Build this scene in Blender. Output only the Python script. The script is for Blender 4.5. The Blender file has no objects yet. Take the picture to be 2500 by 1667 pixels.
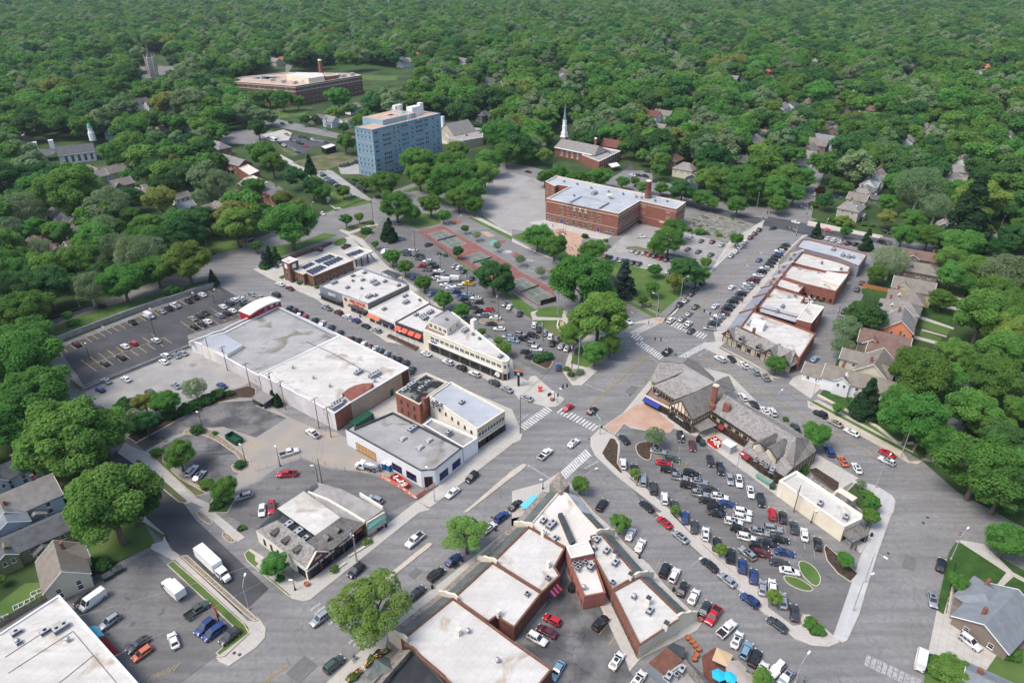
import bpy,bmesh,math,random
import numpy as np
from mathutils import Vector,Matrix,noise as mnoise
from mathutils.geometry import tessellate_polygon
random.seed(7);rng=np.random.default_rng(11)
R=math.radians
S=bpy.context.scene
COL=S.collection
PITCH=R(29.75);CAMH=130.0;FPX=1680.0
CP,SP=math.cos(PITCH),math.sin(PITCH)
cam_d=bpy.data.cameras.new("camera");cam=bpy.data.objects.new("camera",cam_d);COL.objects.link(cam)
cam.location=(0,0,CAMH);cam.rotation_euler=(R(90)-PITCH,0,0)
cam_d.sensor_width=36;cam_d.lens=FPX/2500*36;cam_d.clip_start=1;cam_d.clip_end=12000
S.camera=cam
SUN_EL,SUN_AZ=R(58),R(-112)
wd=bpy.data.worlds.new("World");S.world=wd;wd.use_nodes=True
wn=wd.node_tree;bg=wn.nodes["Background"];sky=wn.nodes.new("ShaderNodeTexSky")
sky.sky_type='NISHITA';sky.sun_disc=False;sky.sun_elevation=SUN_EL;sky.sun_rotation=SUN_AZ
sky.air_density=1.0;sky.dust_density=3.0;sky.ozone_density=1.0
wn.links.new(sky.outputs[0],bg.inputs[0]);bg.inputs[1].default_value=0.15
sd=bpy.data.lights.new("sun",'SUN');sd.energy=1.5;sd.angle=R(22);sd.color=(1,0.95,0.87)
so=bpy.data.objects.new("sun",sd);COL.objects.link(so)
sv=Vector((math.sin(SUN_AZ)*math.cos(SUN_EL),math.cos(SUN_AZ)*math.cos(SUN_EL),math.sin(SUN_EL)))
so.rotation_euler=sv.to_track_quat('Z','Y').to_euler();so.location=sv*500
S.view_settings.view_transform='Standard';S.view_settings.look='None'
S.view_settings.exposure=0.74;S.view_settings.gamma=1.0;S.view_settings.use_curve_mapping=False
HAZE=0.00006
S.cycles.max_bounces=5;S.cycles.diffuse_bounces=3;S.cycles.transparent_max_bounces=6
S.cycles.use_denoising=True;S.cycles.volume_bounces=0
ZOOMS={20:(1560,860,4.611),21:(770,630,4.704),22:(1720,560,4.2375)}
def Q(k,x,y):
 if k in ZOOMS:a,b,c=ZOOMS[k];return(a+x/c,b+y/c)
 return(625*(k%4)+x/3.76,(0,417,834,1250)[k//4]+y/3.76)
def Fv(x,y):return(x*1.06293,y*1.06293)
def G(p,z=0.0):
 x=(p[0]-1250)/FPX;y=-(p[1]-833.5)/FPX
 t=(CAMH-z)/(SP-y*CP)
 return Vector((x*t,(CP+y*SP)*t,z))
def W(k,x,y,z=0.0):return G(Q(k,x,y),z)
def proj(P):
 dz=P[2]-CAMH;d=P[1]*CP-dz*SP
 return(1250+FPX*P[0]/d,833.5-FPX*(P[1]*SP+dz*CP)/d,d)
def ppx(pts):
 out=[]
 for p in pts:
  out.append(Q(*p)if len(p)==3 else Fv(*p))
 return out
def QQ(k,s):
 return[Q(k,*map(float,t.split(',')))for t in s.split()]
def FF(s):return[Fv(*map(float,t.split(',')))for t in s.split()]
THINGS=[]
def reg(o,label,cat,group=None,kind=None,px=None):
 o['label']=label
 o['category']=cat
 if group:o['group']=group
 if kind:o['kind']=kind
 THINGS.append([o,px])
 return o
def new(name,mesh=None,parent=None,loc=(0,0,0),rz=0.0,mats=None):
 o=bpy.data.objects.new(name,mesh);COL.objects.link(o)
 if parent is not None:o.parent=parent
 o.location=loc
 if rz:o.rotation_euler=(0,0,rz)
 return o
def empty(name,loc,label,cat,group=None,rz=0.0):
 o=new(name,None,None,loc,rz);o.empty_display_size=.5
 reg(o,label,cat,group);return o
class MB:
 def __init__(s):s.v=[];s.f=[];s.m=[];s.sm=[]
 def add(s,vs,fs,m=0,sm=False):
  b=len(s.v);s.v+=[tuple(v)for v in vs]
  for f in fs:s.f.append([i+b for i in f]);s.m.append(m);s.sm.append(sm)
  return s
 def box(s,x0,x1,y0,y1,z0,z1,m=0):
  return s.add([(x0,y0,z0),(x1,y0,z0),(x1,y1,z0),(x0,y1,z0),(x0,y0,z1),(x1,y0,z1),(x1,y1,z1),(x0,y1,z1)],[(3,2,1,0),(4,5,6,7),(0,1,5,4),(1,2,6,5),(2,3,7,6),(3,0,4,7)],m)
 def bar(s,A,B,w,h,m=0):
  A=Vector(A);B=Vector(B);d=(B-A)
  if d.length<1e-5:return s
  d.normalize();up=Vector((0,0,1))if abs(d.z)<.95 else Vector((0,1,0))
  x=d.cross(up).normalized()*w/2;y=x.cross(d).normalized()*h/2
  vs=[A-x-y,A+x-y,A+x+y,A-x+y,B-x-y,B+x-y,B+x+y,B-x+y]
  return s.add(vs,[(0,1,2,3),(7,6,5,4),(0,4,5,1),(1,5,6,2),(2,6,7,3),(3,7,4,0)],m)
 def tube(s,pts,rs,n=8,m=0,cap=True,sm=True):
  pts=[Vector(p)for p in pts]
  if not hasattr(rs,'__len__'):rs=[rs]*len(pts)
  vs=[]
  for i,p in enumerate(pts):
   d=(pts[min(i+1,len(pts)-1)]-pts[max(i-1,0)]).normalized()
   a=d.orthogonal().normalized()if abs(d.z)<.99 else Vector((1,0,0));b=d.cross(a)
   for j in range(n):
    t=2*math.pi*j/n;vs.append(p+(a*math.cos(t)+b*math.sin(t))*rs[i])
  fs=[]
  for i in range(len(pts)-1):
   for j in range(n):fs.append((i*n+j,i*n+(j+1)%n,(i+1)*n+(j+1)%n,(i+1)*n+j))
  s.add(vs,fs,m,sm)
  if cap:
   s.add(vs[:n][::-1],[tuple(range(n))],m);s.add(vs[-n:],[tuple(range(n))],m)
  return s
 def lathe(s,prof,n=12,m=0,c=(0,0),sm=True):
  vs=[(c[0]+r*math.cos(2*math.pi*j/n),c[1]+r*math.sin(2*math.pi*j/n),z)for r,z in prof for j in range(n)]
  fs=[(i*n+j,i*n+(j+1)%n,(i+1)*n+(j+1)%n,(i+1)*n+j)for i in range(len(prof)-1)for j in range(n)]
  s.add(vs,fs,m,sm);s.add(vs[-n:],[tuple(range(n))],m);return s
 def poly(s,pts,m=0):
  pts=[Vector(p)for p in pts]
  tris=tessellate_polygon([pts])
  n=sum(((pts[t[1]]-pts[t[0]]).cross(pts[t[2]]-pts[t[0]])for t in tris),Vector())
  fs=[t if n.z>=-1e-9 or abs(n.z)<abs(n.x)+abs(n.y)else t[::-1]for t in tris]
  return s.add(pts,fs,m)
 def prism(s,pts,z0,z1,ms=0,mt=0):
  p=[Vector((q[0],q[1],0))for q in ccw(pts)];n=len(p)
  s.add([(q.x,q.y,z0)for q in p]+[(q.x,q.y,z1)for q in p],[(i,(i+1)%n,n+(i+1)%n,n+i)for i in range(n)],ms)
  if mt is not None:s.poly([(q.x,q.y,z1)for q in p],mt)
  return s
 def mesh(s,name,mats,off=None):
  me=bpy.data.meshes.new(name)
  v=s.v if off is None else[(a-off[0],b-off[1],c-off[2])for a,b,c in s.v]
  me.from_pydata(v,[],s.f)
  for mt in(mats if isinstance(mats,(list,tuple))else[mats]):me.materials.append(mt)
  me.polygons.foreach_set('material_index',s.m);me.polygons.foreach_set('use_smooth',s.sm);me.update()
  return me
 def part(s,name,mats,root):
  return new(name,s.mesh(name,mats,root.location),root)
 def top(s,name,mats,label,cat,kind=None,group=None):
  return reg(new(name,s.mesh(name,mats)),label,cat,group,kind)
def area2(p):return sum(p[i][0]*p[(i+1)%len(p)][1]-p[(i+1)%len(p)][0]*p[i][1]for i in range(len(p)))
def ccw(p):
 p=list(p);return p if area2(p)>0 else p[::-1]
def inset(pts,d):
 n=len(pts);out=[]
 for i in range(n):
  a,b,c=(Vector(pts[(i+j)%n][:2])for j in(-1,0,1))
  u=(b-a).normalized();v=(c-b).normalized()
  n1=Vector((-u.y,u.x));n2=Vector((-v.y,v.x));k=1+n1.dot(n2)
  m=(n1+n2)/max(k,.35)
  out.append(Vector((b.x+m.x*d,b.y+m.y*d)))
 return out
def chaikin(p,it=2):
 for _ in range(it):
  q=[]
  for i in range(len(p)):
   a,b=Vector(p[i]),Vector(p[(i+1)%len(p)]);q+=[a*.75+b*.25,a*.25+b*.75]
  p=q
 return p
MATS={}
def mat(name,c1,c2=None,scale=1.0,detail=4.0,rough=.8,metal=0.0,lo=.35,hi=.65,bump=0.0,bscale=None,cracks=None,stain=None,spec=.3,cell=None,rnd=0.0,seams=None,streak=0.):
 m=bpy.data.materials.new(name);MATS[name]=m;m.use_nodes=True
 t=m.node_tree;N=t.nodes;L=t.links;P=N["Principled BSDF"]
 P.inputs['Roughness'].default_value=rough;P.inputs['Metallic'].default_value=metal
 P.inputs['Specular IOR Level'].default_value=spec
 tc=N.new('ShaderNodeTexCoord').outputs['Object']
 if c2 is None and not cell and not stain and not cracks and not rnd:
  P.inputs['Base Color'].default_value=(*c1,1);return m
 if c2 is None:c2=c1
 def noise(sc,det=4.,dist=0.,co=None):
  n=N.new('ShaderNodeTexNoise');n.inputs['Scale'].default_value=sc;n.inputs['Detail'].default_value=det;n.inputs['Distortion'].default_value=dist
  L.new(co or tc,n.inputs['Vector']);return n
 def ramp(src,a,b):
  r=N.new('ShaderNodeMapRange');r.interpolation_type='SMOOTHSTEP';r.inputs[1].default_value=a;r.inputs[2].default_value=b;L.new(src,r.inputs[0]);return r.outputs[0]
 def mix(fac,a,b,mode='MIX'):
  x=N.new('ShaderNodeMix');x.data_type='RGBA';x.blend_type=mode
  for sock,val in((x.inputs[0],fac),(x.inputs[6],a),(x.inputs[7],b)):
   if isinstance(val,bpy.types.NodeSocket):L.new(val,sock)
   elif isinstance(val,(int,float)):sock.default_value=val
   else:sock.default_value=(*val,1)
  return x.outputs[2]
 nz=noise(scale,detail)
 col=mix(ramp(nz.outputs[0],lo,hi),c1,c2)
 if rnd:
  oi=N.new('ShaderNodeObjectInfo');mr=N.new('ShaderNodeMapRange');L.new(oi.outputs['Random'],mr.inputs[0]);mr.inputs[3].default_value=1-rnd;mr.inputs[4].default_value=1+rnd
  hs=N.new('ShaderNodeHueSaturation');L.new(col,hs.inputs['Color']);L.new(mr.outputs[0],hs.inputs['Value']);col=hs.outputs[0]
 if cell:
  v=N.new('ShaderNodeTexVoronoi');v.inputs['Scale'].default_value=cell[0];L.new(tc,v.inputs['Vector'])
  sx=N.new('ShaderNodeSeparateColor');L.new(v.outputs['Color'],sx.inputs[0])
  f=N.new('ShaderNodeMath');f.operation='MULTIPLY';L.new(ramp(sx.outputs[0],.25,.8),f.inputs[0]);f.inputs[1].default_value=cell[2]
  col=mix(f.outputs[0],col,cell[1])
 if stain:
  n2=noise(stain[0],5,.6)
  col=mix(ramp(n2.outputs[0],stain[1],stain[1]+.14),col,stain[2])
 if cracks:
  nd=noise(cracks[0]*2.2,4);va=N.new('ShaderNodeVectorMath');va.operation='MULTIPLY_ADD'
  L.new(nd.outputs['Color'],va.inputs[0]);k=.9/cracks[0]*.8;va.inputs[1].default_value=(k,k,0);L.new(tc,va.inputs[2])
  v=N.new('ShaderNodeTexVoronoi');v.feature='DISTANCE_TO_EDGE';v.inputs['Scale'].default_value=cracks[0];L.new(va.outputs[0],v.inputs['Vector'])
  r=N.new('ShaderNodeMapRange');r.inputs[1].default_value=0;r.inputs[2].default_value=cracks[1];r.inputs[3].default_value=cracks[2];r.inputs[4].default_value=0;L.new(v.outputs['Distance'],r.inputs[0])
  n3=noise(.06,2);mm=N.new('ShaderNodeMath');mm.operation='MULTIPLY';L.new(r.outputs[0],mm.inputs[0]);L.new(ramp(n3.outputs[0],.42,.58),mm.inputs[1])
  col=mix(mm.outputs[0],col,tuple(x*.3 for x in c1))
 if streak:
  mp=N.new('ShaderNodeMapping');mp.inputs['Rotation'].default_value=(0,0,R(-52));mp.inputs['Scale'].default_value=(.035,.55,1);L.new(tc,mp.inputs[0])
  a=ramp(noise(1.0,7,.3,mp.outputs[0]).outputs[0],.35,.7);b_=ramp(noise(.9,8,.5).outputs[0],.35,.75)
  for f_,k_ in((a,1.0),(b_,.8)):
   mm2=N.new('ShaderNodeMath');mm2.operation='MULTIPLY';L.new(f_,mm2.inputs[0]);mm2.inputs[1].default_value=min(1,streak*k_*2.2);col=mix(mm2.outputs[0],col,tuple(x*.62 for x in c1))
 if seams:
  mp=N.new('ShaderNodeMapping');mp.inputs['Rotation'].default_value=(0,0,R(-54));L.new(tc,mp.inputs[0])
  bk_=N.new('ShaderNodeTexBrick');L.new(mp.outputs[0],bk_.inputs['Vector']);bk_.inputs['Scale'].default_value=1;bk_.inputs['Brick Width'].default_value=seams[0]*(3 if seams[0]>2 else 1);bk_.inputs['Row Height'].default_value=seams[0];bk_.inputs['Mortar Size'].default_value=.05;bk_.offset=.0 if seams[0]<2 else .5
  mm3=N.new('ShaderNodeMath');mm3.operation='MULTIPLY';L.new(bk_.outputs['Fac'],mm3.inputs[0]);mm3.inputs[1].default_value=min(1,seams[1]*2.5);col=mix(mm3.outputs[0],col,tuple(x*.5 for x in c1))
 L.new(col,P.inputs['Base Color'])
 if bump:
  b=N.new('ShaderNodeBump');b.inputs['Strength'].default_value=bump;b.inputs['Distance'].default_value=.05
  L.new(noise(bscale or scale*3).outputs[0],b.inputs['Height']);L.new(b.outputs[0],P.inputs['Normal'])
 return m
def sr(h):
 v=[int(h[i:i+2],16)/255 for i in(0,2,4)]
 return tuple(x/12.92 if x<=.04045 else((x+.055)/1.055)**2.4 for x in v)
mat('asphalt',(.205,.200,.195),(.25,.245,.238),.07,10,.92,lo=.3,hi=.7,cracks=(.14,.011,.5),stain=(.22,.66,(.115,.115,.118)),streak=.26)
mat('asphalt_dark',(.058,.059,.064),(.09,.09,.094),.12,8,.9,lo=.3,hi=.7,cracks=(.12,.01,.35),streak=.08)
mat('asphalt_lot',(.14,.136,.132),(.19,.186,.18),.10,10,.92,lo=.3,hi=.7,cracks=(.17,.011,.5),stain=(.3,.62,(.06,.06,.062)),streak=.2)
mat('asphalt_worn',(.075,.075,.078),(.19,.185,.178),.13,9,.92,lo=.38,hi=.62,cracks=(.12,.016,.6),streak=.1)
mat('lot_pale',(.27,.26,.245),(.33,.32,.30),.15,8,.92,cracks=(.15,.012,.35),stain=(.25,.66,(.2,.19,.17)))
mat('lot_cracked',(.27,.26,.245),(.33,.32,.305),.12,8,.92,cracks=(.2,.03,.8))
mat('sandy',(.33,.285,.23),(.27,.255,.235),.12,8,.95,stain=(.3,.62,(.23,.19,.14)))
mat('playground',(.29,.28,.265),(.33,.32,.305),.10,8,.9,stain=(.05,.55,(.235,.23,.225)))
mat('concrete',(.43,.405,.365),(.48,.455,.415),.2,8,.9,stain=(.35,.66,(.28,.26,.23)),seams=(1.6,.16),streak=.08)
mat('concrete_new',(.40,.40,.395),(.46,.46,.45),.3,8,.85,seams=(1.8,.06))
mat('kerb',(.42,.37,.30),(.48,.43,.36),.6,4,.9)
mat('concrete_wall',(.24,.225,.205),(.31,.295,.27),.5,6,.9,stain=(.35,.6,(.17,.16,.15)))
mat('pavers',(.38,.24,.175),(.44,.30,.225),.22,6,.88,stain=(.12,.6,(.38,.30,.25)),cell=(2.2,(.45,.3,.23),.3))
mat('soil',(.045,.030,.022),(.07,.048,.035),1.2,6,.95)
mat('gravel',(.20,.155,.11),(.33,.27,.2),1.5,8,.95,cell=(2.6,(.16,.13,.1),.6))
mat('sand',(.40,.26,.18),(.45,.31,.22),.3,6,.95)
mat('lawn',(.055,.115,.022),(.10,.155,.04),.12,9,.95,lo=.3,hi=.7,stain=(.05,.58,(.13,.13,.05)))
mat('lawn_rich',(.025,.070,.012),(.045,.095,.02),.35,6,.95)
mat('lawn_dry',(.07,.09,.032),(.16,.14,.075),.12,8,.95)
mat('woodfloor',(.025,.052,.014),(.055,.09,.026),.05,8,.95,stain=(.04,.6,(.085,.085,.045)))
mat('garden',(.17,.16,.145),(.27,.255,.235),.5,9,.95,cell=(.5,(.10,.12,.06),.6))
mat('white_roof',(.52,.495,.45),(.61,.59,.545),.12,9,.7,stain=(.13,.56,(.36,.31,.25)),seams=(2.6,.14),streak=.14)
mat('white_roof_b',(.52,.495,.46),(.59,.57,.535),.12,9,.7,stain=(.15,.60,(.38,.31,.23)),seams=(2.6,.12),streak=.12)
mat('pale_roof',(.56,.52,.465),(.63,.59,.54),.10,8,.7,stain=(.12,.58,(.36,.31,.25)),seams=(2.6,.1))
mat('grey_roof',(.28,.275,.265),(.36,.355,.345),.10,9,.8,stain=(.11,.58,(.19,.165,.13)),seams=(3,.12),streak=.1)
mat('bluegrey_roof',(.36,.38,.41),(.43,.45,.475),.1,8,.7,stain=(.12,.6,(.27,.26,.25)),seams=(3,.08),streak=.08)
mat('gravel_roof',(.25,.235,.22),(.33,.31,.29),.3,8,.9)
mat('tan_gravel_roof',(.42,.30,.225),(.48,.36,.28),.15,8,.9)
mat('burnt_roof',(.022,.022,.022),(.20,.195,.18),.35,9,.9,lo=.48,hi=.62)
mat('black_roof',(.028,.030,.036),(.045,.047,.055),.4,5,.85)
mat('slate',(.165,.158,.15),(.20,.192,.183),.6,6,.85,cell=(2.3,(.33,.30,.275),.65))
mat('slate_brown',(.115,.105,.095),(.17,.155,.14),.3,6,.85,cell=(2.4,(.24,.215,.19),.5))
mat('slate_green',(.075,.092,.088),(.115,.13,.125),.4,6,.8,cell=(1.2,(.15,.165,.155),.45))
mat('slate_blue',(.19,.21,.24),(.25,.27,.295),.3,6,.8,cell=(2.2,(.25,.26,.28),.45))
mat('stone_dark',(.15,.125,.105),(.25,.22,.19),.8,6,.9,cell=(2.0,(.3,.26,.22),.6))
mat('brick',(.215,.082,.056),(.265,.108,.076),.8,8,.88,cell=(3.5,(.20,.075,.055),.4))
mat('brick_dark',(.135,.050,.038),(.185,.070,.052),.8,8,.88,cell=(3.5,(.12,.05,.04),.4))
mat('brick_brown',(.15,.075,.05),(.20,.10,.07),.8,8,.88,cell=(3.5,(.12,.06,.04),.4))
mat('brick_pink',(.33,.125,.105),(.37,.15,.125),.5,8,.85)
mat('brick_tan',(.36,.285,.20),(.42,.34,.245),.5,8,.88,cell=(2.5,(.3,.235,.165),.35))
mat('cream',(.66,.585,.455),(.72,.65,.52),.3,5,.75,stain=(.2,.68,(.5,.43,.33)))
mat('cream_light',(.70,.655,.575),(.76,.72,.64),.3,5,.75,stain=(.25,.66,(.55,.49,.4)))
mat('tan_wall',(.47,.375,.25),(.53,.43,.30),.3,5,.8)
mat('white_wall',(.70,.70,.705),(.76,.76,.765),.2,5,.6,stain=(.16,.68,(.56,.545,.53)))
mat('old_white_wall',(.55,.52,.53),(.66,.63,.63),.15,8,.7,stain=(.2,.6,(.45,.40,.36)))
mat('stone_trim',(.58,.51,.41),(.64,.575,.475),.6,5,.8)
mat('limestone',(.42,.375,.31),(.50,.455,.385),.5,6,.85,cell=(1.4,(.33,.29,.24),.4))
mat('timber',(.085,.052,.035),(.12,.075,.052),1,5,.8)
mat('panel_blue',(.25,.37,.45),(.285,.405,.485),.06,4,.5,spec=.5)
mat('panel_blue_dark',(.14,.25,.35),(.17,.28,.385),.1,4,.5)
mat('glass',(.014,.018,.024),(.04,.048,.056),.15,2,.25,spec=.3,rnd=.6)
mat('glass_pale',(.42,.43,.42),(.12,.13,.14),.35,2,.2,spec=.6,lo=.45,hi=.5)
mat('dark_glass',(.012,.014,.018),rough=.15,spec=.4)
mat('white_paint',(.78,.78,.76),rough=.5)
mat('steel',(.42,.43,.44),(.52,.53,.54),.8,3,.35,.6)
mat('galvanised',(.40,.41,.42),(.50,.50,.51),1,4,.5,.3)
mat('black_metal',(.018,.018,.02),rough=.5)
mat('rubber',(.014,.014,.015),rough=.85)
mat('charcoal',(.045,.05,.055),(.06,.065,.07),.5,4,.7)
mat('grey_panel',(.19,.21,.235),(.22,.24,.265),.3,4,.6)
mat('taupe_wall',(.20,.18,.155),(.235,.21,.185),.3,5,.85)
mat('red_metal',(.30,.018,.028),(.34,.022,.034),.3,3,.5)
mat('red_paint',(.55,.03,.02),rough=.45)
mat('bright_red',(.62,.05,.035),rough=.6)
mat('orange',(.72,.17,.07),(.78,.22,.10),.8,3,.8)
mat('coral',(.72,.11,.07),rough=.8)
mat('dark_red',(.20,.018,.025),rough=.7)
mat('navy',(.02,.035,.22),rough=.7)
mat('turquoise',(.02,.42,.62),rough=.7)
mat('sky_blue',(.13,.50,.68),rough=.6)
mat('blue_plastic',(.02,.13,.32),rough=.5)
mat('beige_cloth',(.50,.36,.22),rough=.85)
mat('taupe_cloth',(.33,.29,.25),rough=.85)
mat('dumpster_green',(.008,.062,.032),(.015,.08,.045),.8,4,.55)
mat('copper_green',(.12,.30,.255),(.17,.36,.31),.6,4,.6)
mat('teal_roof',(.09,.27,.23),rough=.6)
mat('wood_pole',(.15,.115,.085),(.20,.16,.125),1,4,.9)
mat('plywood',(.50,.29,.11),(.58,.36,.16),.8,5,.8)
mat('deck_wood',(.20,.13,.10),(.26,.17,.13),1,5,.85)
mat('grey_wood',(.19,.175,.155),(.25,.235,.21),1,5,.9)
mat('cedar',(.42,.16,.055),(.48,.20,.08),1,5,.85)
mat('yellow_line',(.50,.34,.085),(.33,.26,.13),.8,6,.85)
mat('yellow_paint',(.70,.50,.03),rough=.6)
mat('white_line',(.60,.59,.57),(.36,.355,.35),.9,7,.85,lo=.42,hi=.72)
mat('white_line_worn',(.38,.375,.37),(.24,.24,.24),1.5,7,.85)
mat('red_court',(.20,.085,.075),(.24,.105,.09),.25,6,.9)
mat('green_court',(.12,.14,.115),(.15,.165,.14),.25,6,.9)
mat('terracotta',(.36,.12,.06),rough=.85)
mat('shingle_grey',(.19,.18,.17),(.25,.235,.22),.6,6,.9,cell=(2.5,(.22,.2,.19),.4))
mat('shingle_tan',(.17,.15,.13),(.215,.19,.165),.6,6,.9,cell=(2.5,(.22,.19,.16),.4))
mat('shingle_brown',(.145,.09,.072),(.185,.12,.098),.6,6,.9,cell=(2.5,(.15,.1,.08),.4))
mat('shingle_dark',(.075,.078,.085),(.11,.113,.12),.6,6,.9,cell=(2.5,(.12,.12,.125),.4))
mat('shingle_blue',(.17,.19,.21),(.21,.235,.255),.5,6,.9,cell=(2.5,(.19,.205,.22),.4))
mat('clay_tile',(.42,.13,.075),(.50,.18,.11),.6,6,.85)
mat('siding_olive',(.19,.20,.11),rough=.8);mat('siding_green',(.145,.17,.115),rough=.8);mat('siding_blue',(.40,.47,.55),rough=.7)
mat('siding_navy',(.03,.05,.10),rough=.7);mat('siding_slate',(.075,.095,.115),rough=.8);mat('siding_orange',(.70,.26,.13),rough=.8)
mat('siding_cream',(.58,.53,.40),rough=.8);mat('siding_taupe',(.21,.17,.14),rough=.85);mat('siding_yellow',(.55,.49,.27),rough=.8)
mat('bark',(.10,.078,.058),(.16,.13,.10),2,6,.95);mat('bark_pale',(.36,.34,.29),(.50,.47,.42),1.5,6,.9)
mat('solar',(.018,.026,.048),(.03,.042,.07),.8,2,.15,spec=.8)
mat('signal_yellow',(.60,.75,.04),rough=.6)
mat('hedge_bed',(.03,.06,.02),(.05,.09,.025),1,5,.95)
M=MATS
SHEETS_PX=[]
def sheet(name,px,z,m,label,cat=None,top=True,parent=None):
 if name!='road' and not(name=='lawn' and max(p[1]for p in px)<290 and 'long park' not in label):SHEETS_PX.append(px)
 b=MB().poly([G(p,z)for p in px])
 if parent is not None:return b.part(name,M[m],parent)
 return b.top(name,M[m],label,cat or name.replace('_',' '),'structure')
def slab(name,px,z1,m,label,side='kerb',rim=.18,smooth=0,cat=None,z0=-.1):
 SHEETS_PX.append(px)
 P=ccw([Vector(G(p,z1)[:2])for p in px])
 if smooth:P=ccw([Vector(q)for q in chaikin(P,smooth)])
 b=MB()
 if rim:
  I=inset(P,rim)
  n=len(P)
  b.add([(q.x,q.y,z0)for q in P]+[(q.x,q.y,z1)for q in P],[(i,(i+1)%n,n+(i+1)%n,n+i)for i in range(n)],1)
  b.add([(q.x,q.y,z1)for q in P]+[(q.x,q.y,z1)for q in I],[(i,(i+1)%n,n+(i+1)%n,n+i)for i in range(n)],1)
  b.poly([(q.x,q.y,z1)for q in I],0)
 else:b.prism(P,z0,z1,1,0)
 return b.top(name,[M[m],M[side]],label,cat or name.replace('_',' '),'structure')
gb=MB()
gb.add([(-7000,-500,0),(7000,-500,0),(7000,9000,0),(-7000,9000,0)],[(0,1,2,3)])
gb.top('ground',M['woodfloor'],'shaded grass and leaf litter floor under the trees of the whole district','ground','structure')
CORE=FF("110,800 500,648 455,600 620,535 840,462 1000,402 1130,372 1200,378 1330,412 1480,440 1640,462 1760,478 1850,385 1893,330 1915,335 1880,430 1862,500 1990,536 2200,575 2600,640 2600,690 2150,625 2010,600 1975,700 1905,870 1885,905 2000,985 2120,1060 2200,1130 2500,1290 2500,1800 -300,1800 -300,1480 130,1370 350,1250 262,1060 190,1000 120,860")
road=sheet('road',CORE,.04,'asphalt','pale grey cracked asphalt streets running between all the shops and lots')
road_loc=road
sheet('boulevard',FF("-60,800 120,735 300,668 470,602 640,530 640,580 500,648 330,705 120,790 -60,860"),.06,'asphalt','grey boulevard passing behind the retaining wall under street trees')
sheet('side_street',QQ(8,"1060,1000 1240,1110 1520,1350 1700,1500")+QQ(12,"1790,60 2150,400 2470,700 2200,950 1720,500 1640,390 1400,150 1150,-30")+QQ(8,"1100,1380 900,1180"),.07,'asphalt_dark','dark newly surfaced side street with the white truck')
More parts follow.
